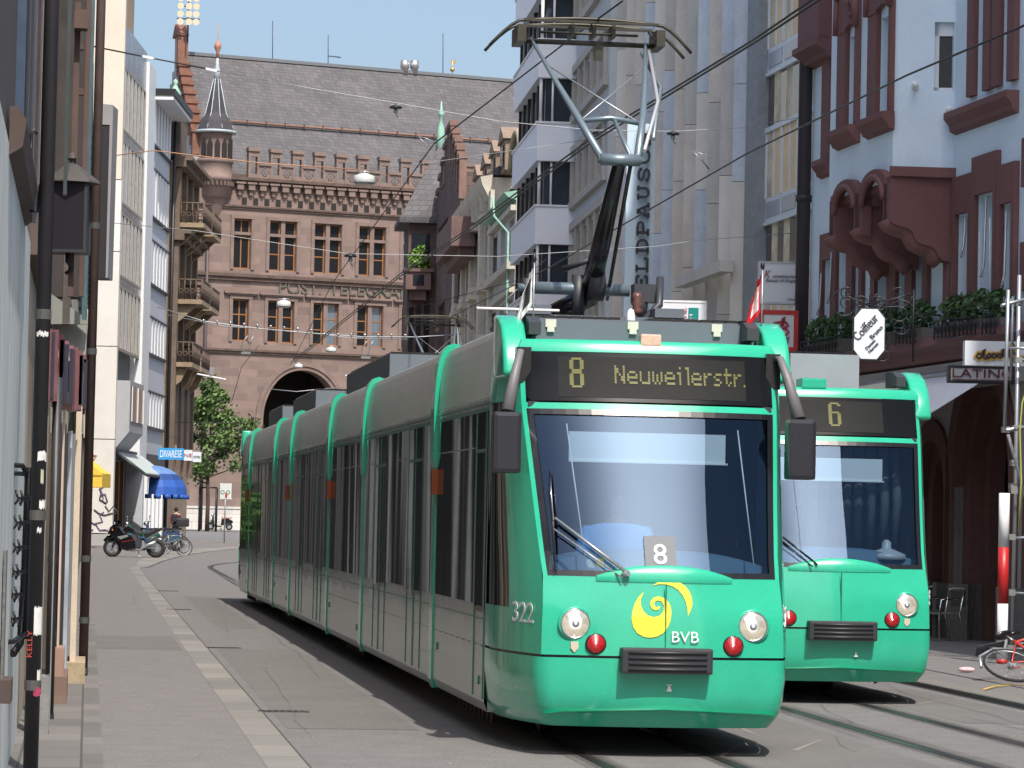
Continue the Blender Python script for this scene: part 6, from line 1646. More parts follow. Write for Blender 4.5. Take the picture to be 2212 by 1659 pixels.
def make_pantograph(root, y0, x0=0.0, zt=6.38):
    pg = []
    def B(m, name, mt, par=None): return m.build(name, mt, par if par is not None else P)
    m = MB(); zb_ = 3.52
    m.box((x0-.85, y0-.5, zb_-.02), (x0+.85, y0-.38, zb_+.12)); m.box((x0-.85, y0+.4, zb_-.02), (x0+.85, y0+.52, zb_+.12)); m.box((x0-.80, y0-.38, zb_), (x0-.66, y0+.4, zb_+.1)); m.box((x0+.66, y0-.38, zb_), (x0+.80, y0+.4, zb_+.1))
    m.box((x0-.72, y0-.55, zb_+.12), (x0-.46, y0-.2, zb_+.20)); m.box((x0+.46, y0-.55, zb_+.12), (x0+.72, y0-.2, zb_+.20))
    P = m.build('pantograph', M_rbox, root)
    m = MB(); m.cyl((x0-.55, y0-.1, zb_+.38), (x0+.30, y0-.1, zb_+.38), .055, 12); m.cyl((x0-.70, y0-.1, zb_+.38), (x0-.55, y0-.1, zb_+.38), .035, 10); B(m, 'drive_cylinder', M_pan)
    m = MB(); m.cyl((x0-.62, y0-.1, zb_+.1), (x0-.62, y0-.1, zb_+.46), .04, 8); m.cyl((x0-.16, y0-.12, zb_+.1), (x0-.16, y0-.12, zb_+.5), .06, 8); m.cyl((x0+.42, y0-.1, zb_+.1), (x0+.42, y0-.1, zb_+.42), .05, 8); m.box((x0+.34, y0-.15, zb_+.28), (x0+.60, y0+.05, zb_+.44)); m.tube([(x0+.58, y0-.1, zb_+.5), (x0+.55, y0-.25, zb_+.25), (x0+.30, y0-.3, zb_+.0)], .035, 8)
    m.tube([(x0-.30, y0-.1, zb_+.55), (x0-.10, y0-.25, zb_+.62), (x0+.02, y0-.2, zb_+.45)], .03, 6); m.lathe([(.15, -.07), (.15, .07)], (x0-.02, y0-.2, zb_+.42), 'x', 16)
    B(m, 'base_linkage', M_dark)
    m = MB(); m.lathe([(.035, zb_+.1), (.055, zb_+.14), (.035, zb_+.17), (.055, zb_+.20), (.035, zb_+.23), (.05, zb_+.26), (.03, zb_+.3)], (x0+.34, y0-.3, .05), 'z', 12); B(m, 'insulator', mat('insulator_brown', (.13, .06, .05), .3, var=0))
    for xx in (-.86, .90):
        m = MB(); m.lathe([(.10, zb_-.14), (.13, zb_-.10), (.09, zb_-.06), (.13, zb_-.02), (.09, zb_+.02), (.12, zb_+.06), (.06, zb_+.1)], (x0+xx, y0-.45, 0), 'z', 12); B(m, 'insulator', mat('insulator_grey', (.10, .08, .075), .35, var=0))
    m = MB(); m.lathe([(.034, zb_+.0), (.04, zb_+.08), (.034, zb_+.14), (.022, zb_+.17), (.004, zb_+.18)], (x0+.22, y0-.7, .0), 'z', 12); B(m, 'antenna_dome', M_white)
    ky, kz = y0-1.30, 4.93
    m = MB(); m.tube([(x0-.05, y0+.0, zb_+.30), (x0-.03, y0-.55, zb_+.75), (x0, ky, kz)], [.095, .085, .055], 12); m.tube([(x0+.12, y0, zb_+.3), (x0+.09, ky, kz-.05)], .018, 6)
    m.tube([(x0-.35, y0+.1, zb_+.15), (x0-.05, y0+.0, zb_+.32)], .10, 10)
    B(m, 'lower_arm', M_blk)
    m = MB(); m.cyl((x0-.17, ky, kz), (x0+.17, ky, kz), .052, 12); m.cyl((x0-.19, ky, kz), (x0+.19, ky, kz), .035, 12)
    hy = y0+.65; hz = zt-.15
    for sg in (-1, 1): m.tube([(x0+sg*.15, ky, kz), (x0+sg*.30, ky+(hy-ky)*.33, kz+(hz-kz)*.36), (x0+sg*.42, ky+(hy-ky)*.66, kz+(hz-kz)*.68), (x0+sg*.53, hy, hz)], [.036, .032, .022, .015], 10)
    f_ = .30; m.tube([(x0-.29, ky+(hy-ky)*f_, kz+(hz-kz)*f_), (x0, ky+(hy-ky)*f_, kz+(hz-kz)*f_+.04), (x0+.29, ky+(hy-ky)*f_, kz+(hz-kz)*f_)], .024, 8)
    m.tube([(x0+.04, ky+(hy-ky)*f_, kz+(hz-kz)*f_+.02), (x0+.09, ky, kz+.03)], .02, 6)
    m.tube([(x0+.48, hy-.1, hz-.1), (x0+.62, hy-.35, hz-.45), (x0+.30, ky+.1, kz+.2)], .02, 6)
    B(m, 'upper_arm', M_pan)
    m = MB(); m.tube([(x0+.56, hy, hz-.05), (x0+.50, hy-.9, hz-.65), (x0+.20, ky-.05, kz+.08)], .018, 6); B(m, 'conduit', mat('conduit_pale', (.42, .42, .43), .4, .3, var=0))
    m = MB(); a = lambda s_, f: (x0+s_*(.16+(.53-.16)*f), ky+(hy-ky)*f, kz+(hz-kz)*f)
    m.cyl(a(-1, .78), a(1, .30), .007, 4); m.cyl(a(1, .78), a(-1, .30), .007, 4); B(m, 'stay_wire', M_steel)
    m = MB()
    for dy in (-.16, .20):
        pts = []
        for k in range(-14, 15):
            x = k/14*.93; zz = zt+.03-.045*(x/.72)**2
            if abs(x) > .66: zz -= .62*(abs(x)-.66)**1.35*1.9
            pts.append((x0+x, hy+dy, zz))
        m.tube(pts, .016, 6)
        m.box((x0-.62, hy+dy-.022, zt-.01), (x0+.62, hy+dy+.022, zt+.012))
    B(m, 'contact_strip', M_panh)
    m = MB(); m.cyl((x0-.66, hy, zt-.17), (x0+.66, hy, zt-.17), .024, 8); m.cyl((x0-.45, hy-.05, zt-.09), (x0+.45, hy-.05, zt-.09), .014, 6)
    for sg in (-1, 1): m.box((x0+sg*.64-.04, hy-.2, zt-.2), (x0+sg*.64+.04, hy+.22, zt-.05)); m.cyl((x0+sg*.60, hy-.16, zt-.14), (x0+sg*.60, hy+.2, zt-.02), .018, 6)
    for x in (-.16, .04, .22): m.box((x0+x-.015, hy-.1, zt-.12), (x0+x+.015, hy+.16, zt-.01))
    m.box((x0+.06, hy-.03, zt-.32), (x0+.13, hy+.03, zt-.18))
    B(m, 'head_frame', M_panh)
    return P
def make_tram(label, loc, number, line, dest, panto_y, flags, roofstyle, bend=.0001, driver=None):
    L = 43.8; root = empty('tram', label, 'tram', loc, 0, 'green trams side by side')
    root['bend'] = -bend*2*L*L*0
    warp = lambda y: -bend*y*y
    F = make_cab(root, False, L); 
    tail_x = warp(L)
    n0 = len(COL.objects); before = set(COL.objects)
    make_cab(root, True, L)
    for o in set(COL.objects)-before:
        for v in o.data.vertices: v.co.x += tail_x
    del root['bend']
    class WB(MB):
        def _a(s, p):
            p = Vector(p); p.x += warp(p.y); s.v.append(p); return len(s.v)-1
    # ---- body modules
    for mi_, (ya, yb) in enumerate(MODS):
        yb_ = yb if mi_ < 6 else L-1.78
        ya_ = ya+(.14 if mi_ else 0); yb2 = yb_-(.14 if mi_ < 6 else 0)
        m = WB()
        for sg in (-1, 1):
            for k in range(len(PROF)-1):
                a, b = PROF[k], PROF[k+1]; q = [(sg*a[0], ya_, a[1]), (sg*a[0], yb2, a[1]), (sg*b[0], yb2, b[1]), (sg*b[0], ya_, b[1])]
                m.face(q if sg > 0 else q[::-1])
        m.face([(-1.17, ya_, .24), (1.17, ya_, .24), (1.17, yb2, .24), (-1.17, yb2, .24)]); m.face([(-1.1, ya_, 3.26), (1.1, ya_, 3.26), (1.1, yb2, 3.26), (-1.1, yb2, 3.26)])
        for yy in (ya_, yb2): m.face([(-1.17, yy, .24), (1.17, yy, .24), (1.2, yy, 2.84), (1.1, yy, 3.26), (-1.1, yy, 3.26), (-1.2, yy, 2.84)])
        mod = m.build('body_module', M_side, root)
        for sg in (-1, 1):
            m = WB()
            for k in range(len(COWL)-1):
                a, b = COWL[k], COWL[k+1]; q = [(sg*a[0], ya_, a[1]), (sg*a[0], yb2, a[1]), (sg*b[0], yb2, b[1]), (sg*b[0], ya_, b[1])]
                m.face(q if sg > 0 else q[::-1], True)
            m.face([(sg*1.06, ya_, 3.46), (sg*1.06, yb2, 3.46), (sg*1.03, yb2, 3.26), (sg*1.03, ya_, 3.26)])
            for yy in (ya_, yb2): m.face([(sg*a_[0], yy, a_[1]) for a_ in COWL]+[(sg*1.03, yy, 3.26)])
            weld(m.build('roof_cowl', M_cowl, mod))
        long = (yb-ya) > 6
        Lm = yb2-ya_
        for sg in (-1, 1):
            # glazing: long modules have two door pairs between windows, short ones windows only
            if long: lay = [('w', .02, .12), ('d', .125, .215), ('d', .218, .308), ('w', .315, .50), ('w', .505, .62), ('d', .627, .717), ('d', .72, .81), ('w', .817, .98)]
            elif mi_ == 0: lay = [('d', .02, .20), ('w', .235, .97)]
            elif mi_ == 6: lay = [('w', .03, .97)]
            else: lay = [('w', .02, .49), ('w', .50, .98)]
            for kind_, fa, fb in lay:
                y0, y1 = ya_+Lm*fa, ya_+Lm*fb; m = WB(); e = .006
                m.box((sg*1.199, y0, 1.12 if kind_ == 'w' else 1.06), (sg*(1.2+e), y1, 2.74))
                if kind_ == 'w': wo_ = m.build('window', M_tglass, mod)
                else:
                    wo_ = m.build('door', M_tglass, mod)
                if kind_ == 'd' :
                    m = WB(); m.box((sg*1.1995, y0+.0, .34), (sg*1.2085, y0+.03, 2.76)); m.box((sg*1.1995, y1-.03, .34), (sg*1.2085, y1, 2.76)); m.box((sg*1.2065, y0+.03, 2.40), (sg*1.2085, y1-.03, 2.43)); m.build('door_seal', M_tgd, mod)
                elif Lm*(fb-fa) > 1.2:
                    m = WB(); m.box((sg*1.2065, y0+.03, 2.44), (sg*1.209, y1-.03, 2.452)); m.box((sg*1.2065, (y0+y1)/2-.006, 2.45), (sg*1.209, (y0+y1)/2+.006, 2.74)); m.build('vent_bar', M_side, mod)
            m = WB(); m.box((sg*1.1995, ya_+.02, 2.745), (sg*1.205, yb2-.02, 2.775)); m.box((sg*1.199, ya_+.03, .78), (sg*1.2015, yb2-.03, .787)); m.box((sg*1.199, ya_, 2.80), (sg*1.204, yb2, 2.812)); m.box((sg*1.199, ya_+.02, 1.0), (sg*1.2035, yb2-.02, 1.012))
            if not long:
                for k in range(int(Lm/.45)): m.box((sg*1.199, ya_+.2+k*.45, .772), (sg*1.206, ya_+.24+k*.45, .787))
                m.box((sg*1.199, ya_+.35, .45), (sg*1.212, ya_+.39, .52)); m.box((sg*1.199, yb2-.4, .60), (sg*1.212, yb2-.36, .67))
            m.build('panel_joint', M_tgd, mod)
        if mi_ in (0, 2, 4, 6):
            for sg in (-1, 1):
                yy = {0: 5.72, 2: 18.95, 4: 27.5, 6: 39.4}[mi_]
                m = WB(); m.box((sg*1.2, yy-.06, 2.06), (sg*1.26, yy+.06, 2.30)); mk = m.build('marker_lamp', mat('marker_orange', (.32, .07, .015), .35, var=0), mod)
                m = WB(); m.box((sg*1.2605, yy-.015, 2.09), (sg*1.266, yy+.015, 2.27)); m.build('lens', mat('marker_dark', (.06, .02, .01), .3, var=0), mk)
            # bogie
            m = WB(); yc = (ya_+yb2)/2; m.box((-.95, yc-1.3, .14), (.95, yc+1.3, .26))
            bg_ = m.build('bogie', M_under, root)
            for dy in (-.85, .85):
                for sg in (-1, 1):
                    m = WB(); m.lathe([(.26, -.06), (.30, -.05), (.29, .05), (.2, .06)], (sg*.52, yc+dy, .30), 'x', 18); m.build('wheel', mat('wheel_steel', (.10, .09, .08), .5, .6, var=.2), bg_)
            m = WB()
            for k in range(9): y = yc-1.2+k*.3; m.cyl((-1.02, y, .26), (-1.02, y+.03, .10), .02, 4); m.cyl((1.02, y, .26), (1.02, y+.03, .10), .02, 4)
            m.build('brake_linkage', mat('rust_brown', (.10, .065, .05), .8, var=0), bg_)
        # green hoop at the joint
        if mi_ < 6:
            y0 = yb_-.14
            sec = [(1.19, .22), (1.215, .30), (1.215, 2.30), (1.214, 2.86), (1.21, 3.02), (1.202, 3.17), (1.188, 3.29), (1.162, 3.39), (1.12, 3.455), (1.06, 3.48)]
            sec2 = [(1.22, 2.32), (1.24, 2.42), (1.24, 2.88), (1.234, 3.04), (1.224, 3.19), (1.206, 3.32), (1.176, 3.425), (1.125, 3.49), (1.06, 3.51)]
            for sg in (-1, 1):
                hp = None
                for nm_, S_, ya2, yb3 in (('joint_hoop', sec, y0, y0+.28), ('hoop_flap', sec2, y0-.02, y0+.30)):
                    m = WB()
                    for a, b in zip(S_, S_[1:]):
                        q = [(sg*a[0], ya2, a[1]), (sg*a[0], yb3, a[1]), (sg*b[0], yb3, b[1]), (sg*b[0], ya2, b[1])]; m.face(q if sg > 0 else q[::-1], True)
                        for yy in (ya2, yb3): m.face([(sg*a[0], yy, a[1]), (sg*b[0], yy, b[1]), (sg*(b[0]-.1), yy, b[1]-.03*(b[1] > 2.4)), (sg*(a[0]-.1), yy, a[1]-.03*(b[1] > 2.4))])
                    if hp is None: hp = m.build(nm_, M_tg, root)
                    else: m.build(nm_, M_tg, hp)
    # ---- front details
    fp = lambda x, zz, off=.006: (x, S(x, zz, off), zz)
    # destination display: black glass with rounded outline, grey panel, dot letters
    m = MB(); zA, zB = 2.805, 3.205; xx_ = 1.015; n = 22
    def rr_x(zz):
        d = min(zz-zA, zB-zz); r_ = .05; return xx_ - (r_-math.sqrt(max(r_*r_-(r_-min(d, r_))**2, 0)))
    zl_ = [zA, zA+.01, zA+.025, zA+.05, 2.93, 3.0, 3.08, zB-.05, zB-.025, zB-.01, zB]
    for j in range(len(zl_)-1):
        for i in range(n):
            q = [(-1+2*i/n), (-1+2*(i+1)/n)]
            m.face([fp(q[0]*rr_x(zl_[j]), zl_[j]), fp(q[1]*rr_x(zl_[j]), zl_[j]), fp(q[1]*rr_x(zl_[j+1]), zl_[j+1]), fp(q[0]*rr_x(zl_[j+1]), zl_[j+1])], True)
    dd = m.build('destination_display', M_disp, root); weld(dd)
    m = MB(); dx0, dx1 = (-.76, .78) if dest else (-.62, .62)
    for i in range(12):
        a, b = dx0+(dx1-dx0)*i/12, dx0+(dx1-dx0)*(i+1)/12; m.face([fp(a, 2.84, .010), fp(b, 2.84, .010), fp(b, 3.0, .010), fp(a, 3.0, .010)], True); m.face([fp(a, 3.0, .010), fp(b, 3.0, .010), fp(b, 3.17, .010), fp(a, 3.17, .010)], True)
    weld(m.build('display_panel', M_dispg, dd))
    m = MB(); put = lambda x, zz: fp(x, zz, .015)
    if dest:
        bitmap(m, FONT[line], -.67, 2.915, .0165, .0190, put)
        x = -.31
        for ch in dest:
            rows = FONT[ch]; cwid = .0172
            bitmap(m, rows, x, 2.955, cwid, .0215, put); x += cwid*len(rows[0])+.0165
    else: bitmap(m, FONT[line], .02, 2.90, .0195, .0195, put)
    m.build('dot_letters', M_led, dd)
    # emblem
    def G(px, py): return (998.5+.3472*px, 1152+.3472*py)
    def onface(px, py, off=.008):
        gx, gy = G(px, py); Y = 25.1
        for _ in range(6): p = atY(gx, gy, Y); Y = 25+S(p.x-TX, p.z, off)
        p = atY(gx, gy, Y); return (p.x-TX, p.y-25, p.z)
    big = [(1130,365),(1098,395),(1075,435),(1058,490),(1054,535),(1065,585),(1090,622),(1130,644),(1172,650),(1215,642),(1250,622),(1278,590),(1296,545),(1303,490),(1296,450),(1280,422),(1255,402),(1220,393),(1192,400),(1174,420),(1170,445),(1180,467),(1200,479),(1222,475),(1233,460),(1226,452),(1212,461),(1200,453),(1194,436),(1204,422),(1222,417),(1242,425),(1256,450),(1252,485),(1230,512),(1195,522),(1158,512),(1130,488),(1113,450),(1110,415)]
    cres = [(1185,325),(1215,306),(1260,294),(1310,292),(1352,303),(1388,328),(1415,362),(1430,405),(1433,440),(1422,480),(1405,515),(1402,470),(1392,425),(1372,385),(1345,353),(1310,330),(1270,318),(1225,316)]
    m = MB()
    if TRAM_ONE:
        for P_ in (big, cres): m.face([onface(*p, .012) for p in P_])
        em = m.build('emblem', M_logo, root); bm = bmesh.new(); bm.from_mesh(em.data); bmesh.ops.triangulate(bm, faces=bm.faces)
        bmesh.ops.subdivide_edges(bm, edges=bm.edges, cuts=5, use_grid_fill=True)
        for v in bm.verts: v.co.y = S(v.co.x, v.co.z, .007)
        bm.to_mesh(em.data); bm.free()
        a = onface(1303, 678); b = onface(1470, 678); m = MB(); m.text('BVB', (a[0], a[1]-.004, a[2]), (1, 0, 0), (0, 0, 1), b[0]-a[0], .085, .003); m.build('lettering', M_white, root)
        m = MB(); a = onface(1287, 985); m.prism([(a[0]-.022, a[1]-.004, a[2]), (a[0]+.022, a[1]-.004, a[2]), (a[0]+.006, a[1]-.004, a[2]+.045), (a[0]-.006, a[1]-.004, a[2]+.045)], (0, .003, 0)); m.box((a[0]-.02, a[1]-.006, a[2]+.048), (a[0]+.02, a[1]-.003, a[2]+.055)); m.build('tow_mark', M_white, root)
    else:
        m.prism([(.14, -.01, .50), (.18, -.01, .50), (.165, -.01, .545), (.155, -.01, .545)], (0, .003, 0)); m.build('tow_mark', M_white, root)
    # fleet number on both flanks
    for sg in (-1, 1):
        zz = 1.03; A = Vector(flank(.36 if sg < 0 else .04, zz, sg, .004)); Bv = Vector(flank(.05 if sg < 0 else .36, zz, sg, .004))
        m = MB(); m.text(number, A, (Bv-A), (0, 0, 1), (Bv-A).length*.86, .16, .004)
        m.build('fleet_number', mat('number_white', (.62, .64, .64), .5, var=0), root)
    # lamps
    for sg in (-1, 1):
        hx, hz = sg*.705, 1.04; y = S(hx, hz); nrm = -.02
        m = MB(); m.lathe([(.135, .02), (.135, -.012), (.118, -.018), (.112, .0)], (hx, y+.005, hz), 'y', 28); hl = m.build('headlight', M_tg, root)
        m = MB(); m.lathe([(.112, .0), (.10, -.012), (.06, -.020), (.0, -.022)], (hx, y-.008, hz), 'y', 28); m.build('lens', M_head, hl)
        m = MB(); m.lathe([(.116, -.004), (.117, -.016), (.108, -.016), (.108, -.004)], (hx, y-.004, hz), 'y', 28); m.build('chrome_ring', M_chrome, hl)
        m = MB(); m.lathe([(.03, .0), (.026, -.012), (.0, -.014)], (hx, y-.028, hz), 'y', 14); m.build('bulb_cap', M_steel, hl)
        tx, tz = sg*.545, .885; y = S(tx, tz); m = MB(); m.lathe([(.083, .01), (.083, -.012), (.072, -.02)], (tx, y, tz), 'y', 24); tl = m.build('tail_light', M_blk, root)
        m = MB(); m.lathe([(.076, -.015), (.068, -.026), (.0, -.032)], (tx, y, tz), 'y', 24); m.build('lens', M_glow, tl)
        sx_, sz_ = sg*.71, .86; y = S(sx_, sz_)
        if sg < 0 or not TRAM_ONE:
            m = MB(); m.prism([(sx_-.03, y-.012, sz_+.04), (sx_+.03, y-.012, sz_+.04), (sx_+.03, y-.012, sz_-.01), (sx_, y-.012, sz_-.045), (sx_-.03, y-.012, sz_-.01)][::-1], (0, .012, 0)); m.build('shield_badge', mat('badge_cream', (.52, .47, .36), .5, var=0), root)
    m = MB(); m.box((-.36, -.12, .665), (.36, .02, .865)); bmp = m.build('bumper', mat('bumper_rubber', (.028, .028, .032), .5, var=.1), root, bevel=.02)
    m = MB()
    for k in range(4): m.cyl((-.31, -.121, .70+k*.043), (.31, -.121, .70+k*.043), .0125, 8)
    m.build('bumper_rib', MATS['bumper_rubber'], bmp)
    m = MB(); m.prism([(-.93, S(.93, .36)-.03, .335), (.93, S(.93, .36)-.03, .335), (.80, S(.8, .36)-.035, .355), (0, -.0+S(0, .4)-.05, .385), (-.80, S(.8, .36)-.035, .355)], (0, .05, .0)); m.build('skirt_lip', M_tg, root)
    # beacon, roof lip hardware
    if TRAM_ONE:
        m = MB(); m.box((-.085, S(0, 3.3)-.02, 3.27), (.085, S(0, 3.3)+.15, 3.37)); m.build('beacon', mat('beacon_pale', (.62, .44, .33), .2, var=.2, scale=30, coat=.5), root, bevel=.015)
    else:
        m = MB(); m.box((-.25, S(0, 3.3)-.01, 3.30), (.02, S(0, 3.3)+.3, 3.41)); m.build('roof_fairing', M_tg, root, bevel=.02)
    # roof boxes
    if roofstyle == 1:
        m = MB(); m.box((-.98, 1.55, 3.30), (.98, 1.62, 3.50)); m.box((-1.0, 1.625, 3.30), (.98, 3.0, 3.52)); rb = m.build('roof_box', M_rbox, root)
        m = MB()
        for k in range(18):
            if k in (8, 9): continue
            m.box((-1.0+k*.11, 1.65, 3.522), (-.91+k*.11, 2.9, 3.545))
        m.build('lid_slat', M_blk, rb)
        for xx in (-.74, -.05, .66):
            m = MB(); m.box((xx-.045, 1.535, 3.44), (xx+.045, 1.548, 3.505)); m.box((xx-.03, 1.525, 3.40), (xx+.03, 1.534, 3.45)); m.build('hinge', mat('hinge_pale', (.60, .58, .50), .5, .2, var=0), rb)
        m = MB(); m.cyl((-1.32, 1.9, 3.60), (-.62, 1.9, 3.60), .014, 6); m.build('cable_tray', M_white, root)
    else:
        m = MB(); m.box((-.17, 1.9, 3.28), (.60, 3.4, 3.72)); rb = m.build('roof_box', M_rboxl, root)
        m = MB(); m.box((-.95, 1.6, 3.28), (-.22, 3.6, 3.50)); m.build('roof_box', M_rbox, root)
        m = MB()
        for k in range(6): m.box((-.12+k*.11, 1.92, 3.722), (-.04+k*.11, 3.3, 3.745))
        m.build('lid_slat', M_blk, rb)
    for (ya, yb) in ((13.9, 20.2), (26.0, 31.2), (34.0, 38.0)):
        m = WB(); m.box((-.92, ya, 3.27), (.62, yb, 3.80)); rb = m.build('roof_box', M_rbox, root)
        m = WB()
        for k in range(int((yb-ya)/.5)): m.box((-.9, ya+.05+k*.5, 3.802), (.6, ya+.4+k*.5, 3.83))
        m.build('lid_slat', M_blk, rb)
    for sg in (-1, 1):
        m = MB(); m.prism([(sg*.86, 1.25, 3.36), (sg*.86, 1.25, 3.46), (sg*.86, 1.45, 3.52), (sg*.86, 1.75, 3.53), (sg*.86, 1.75, 3.36)], (sg*.10, 0, 0)); m.build('shoulder_liner', M_dark, root)
    make_pantograph(root, panto_y, warp(panto_y)-.07)
    # mirrors
    for sg in (-1, 1):
        if not TRAM_ONE: continue
        m = MB()
        m.tube([(sg*1.05, .98, 3.20), (sg*1.07, .92, 3.20), (sg*1.12, .84, 3.02), (sg*1.19, .72, 2.70)], [.022, .030, .040, .060], 10); ar = m.build('side_mirror', M_marm, root)
        m = MB(); m.box((sg*1.20-.115, .60, 2.21), (sg*1.20+.115, .80, 2.70)); h = m.build('mirror_housing', M_mirr, ar, bevel=.035)
        m = MB(); m.box((sg*1.20-.09, .801, 2.26), (sg*1.20+.09, .806, 2.65)); m.build('mirror_glass', M_chrome, ar)
        m = MB(); m.box((sg*1.03-.06, 1.0, 2.95), (sg*1.03+.06, 1.12, 3.24)); m.build('mirror_bracket', M_blk, ar)
    # flags on short poles
    for (x, mt, mt2) in flags:
        m = MB(); m.cyl((x, 1.45, 3.3), (x, 1.45, 3.98), .007, 5); fpole = m.build('flag', M_steel, root)
        m = MB(); m.lathe([(.012, 3.97), (.02, 3.99), (.006, 4.05)], (x, 1.45, 0), 'z', 8); m.build('finial', M_black, fpole)
        m = MB(); n = 10
        for i in range(n):
            for j in range(6):
                def q_(a_, b_):
                    s_ = a_/n; zz = 3.92-.30*b_/6-.16*s_*(.4+b_/6); return (x-.01-.15*s_*(.35+.65*b_/6)*(1 if b_ > 1 else .7), 1.45+.035*math.sin(a_*1.1+b_*.4), zz)
                m.cur = 1 if (mt2 is not None and 2 <= i <= 5 and 1 <= j <= 4) else 0
                m.face([q_(i, j), q_(i+1, j), q_(i+1, j+1), q_(i, j+1)], True)
        m.build('flag_cloth', [mt, mt2 or mt], fpole)
    # cab interior
    m = MB(); m.box((-1.05, 1.70, .9), (1.05, 1.74, 3.2)); m.box((-1.0, .35, .9), (1.0, 1.7, .94)); m.box((-1.0, .90, 2.76), (1.0, 1.7, 2.80))
    m.build('cab_interior', mat('cab_interior', (.035, .038, .042), .8, var=0), root)
    m = MB(); n = 14
    for i in range(n):
        a, b = -.90+1.8*i/n, -.90+1.8*(i+1)/n; h = lambda x: 1.60-.10*(abs(x)/.9)**3+0; g = lambda x: .40+.08*(x/.9)**2
        m.face([(a, g(a), 1.35), (b, g(b), 1.35), (b, g(b)+.05, h(b)), (a, g(a)+.05, h(a))], True); m.face([(a, g(a)+.05, h(a)), (b, g(b)+.05, h(b)), (b, g(b)+.5, h(b)+.02), (a, g(a)+.5, h(a)+.02)], True)
    m.build('dashboard', mat('dash_sky_blue', (.10, .19, .28), .6, var=.05), root)  # grey-blue dashboard, made bluer by a sky reflection put into its colour
    m = MB(); m.box((-.68, S(0, 2.45)+.18, 2.33), (.60, S(0, 2.45)+.185, 2.56)); m.box((-.68, S(0, 2.45)+.17, 2.315), (.62, S(0, 2.45)+.20, 2.33)); m.build('sun_blind', mat('blind_white', (.80, .82, .80), .8, var=0, emit=None), root)
    if TRAM_ONE:
        m = MB(); m.prism([fp(-.15, 1.49, .004), fp(.10, 1.49, .004), fp(.10, 1.735, .004), fp(-.15, 1.735, .004)], (0, -.004, 0)); nb = m.build('line_number_board', mat('board_slate', (.045, .06, .08), .5, var=0), root)
        m = MB(); a_, b_ = Vector(fp(-.08, 1.515, .011)), Vector(fp(-.08, 1.70, .011)); m.text('8', a_, (1, 0, 0), (b_-a_), .105, .175, .003); m.build('numeral', mat('numeral_white', (.85, .87, .87), .5, var=0), nb)
        m = MB(); m.box((-.52, .255, 1.485), (-.46, .258, 1.55)); m.build('windscreen_sticker', M_yellow, root)
        m = MB(); m.box((-.60, .25, 1.475), (-.525, .253, 1.54)); m.build('windscreen_sticker', M_white, root)
        for pts in ([(-.70, S(.7, 2.62)+.05, 2.62), (-.61, S(.6, 1.55)+.05, 1.55)], [(.70, S(.7, 2.60)+.05, 2.60), (.745, S(.7, 1.52)+.05, 1.52)]):
            m = MB(); m.tube(pts, .006, 5); m.build('white_rod', mat('rod_white', (.9, .9, .85), .5, var=0), root)  # two thin white rods just inside the glass
        # wiper
        w0 = fp(-.30, 1.44, .05); w1 = fp(-.84, 1.86, .07)
        m = MB(); m.tube([w0, w1], [.016, .011], 6); m.tube([fp(-.34, 1.40, .05), fp(-.86, 1.78, .06)], .007, 5); m.cyl(fp(-.34, 1.42, .0), fp(-.30, 1.44, .07), .025, 8); wp = m.build('wiper', mat('wiper_arm', (.32, .34, .36), .35, .5, var=0), root)
        m = MB(); m.tube([fp(-.86, 2.24, .04), fp(-.865, 2.05, .05), fp(-.855, 1.85, .055), fp(-.86, 1.45, .05)], [.006, .014, .013, .008], 6); m.build('wiper_blade', M_blk, wp)
        m = MB(); m.tube([fp(-.855, 2.22, .06), fp(-.86, 2.05, .07), fp(-.85, 1.84, .075)], [.003, .008, .006], 5); m.build('wiper_spring', M_chrome, wp)
    else:
        m = MB(); m.tube([fp(-.25, 1.44, .05), fp(-.62, 1.75, .06)], .012, 6); m.tube([fp(-.30, 1.42, .05), fp(-.66, 1.70, .05)], .007, 5); m.build('wiper', M_blk, root)
        m = MB(); m.lathe([(.22, 1.50), (.20, 1.56), (.10, 1.60), (.05, 1.62), (.05, 1.68), (.02, 1.71)], (.62, .62, 0), 'z', 16); m.build('desk_lamp', mat('lamp_grey', (.42, .44, .46), .4, var=0), root)
        m = MB()
        for k in range(9): x = -.2+k*.13; m.tube([(x, 1.2, 1.6), (x+.02*math.sin(k), 1.15, 2.1), (x, 1.2, 2.7)], .05, 6)
        m.build('cab_curtain', mat('curtain_grey', (.09, .10, .105), .8, var=.2), root)
    m = MB(); m.lathe([(.016, 0), (.014, -.012), (.004, -.014)], (-1.08, .63, .52), 'y', 10); m.build('towing_eye', M_chrome, root)
    return root
M_flagw = mat('flag_white', (.78, .78, .78), .8, var=0); M_flagk = mat('flag_black', (.03, .03, .03), .8, var=0); M_flagr = mat('flag_red', (.62, .02, .03), .8, var=0)
TX = 4.50; TRAM_ONE = True
tram1 = make_tram('green and silver articulated tram on line 8, in front with raised pantograph', (TX, 25, 0), '322', '8', 'Neuweilerstr.', 3.55, [(-.90, M_flagw, M_flagk), (1.02, M_flagr, M_flagw)], 1, .0001)
TRAM_ONE = False
tram2 = make_tram('second green tram on line 6, half hidden behind the front tram', (7.74, 32.8, 0), '301', '6', '', 39.8, [], 2, .0)
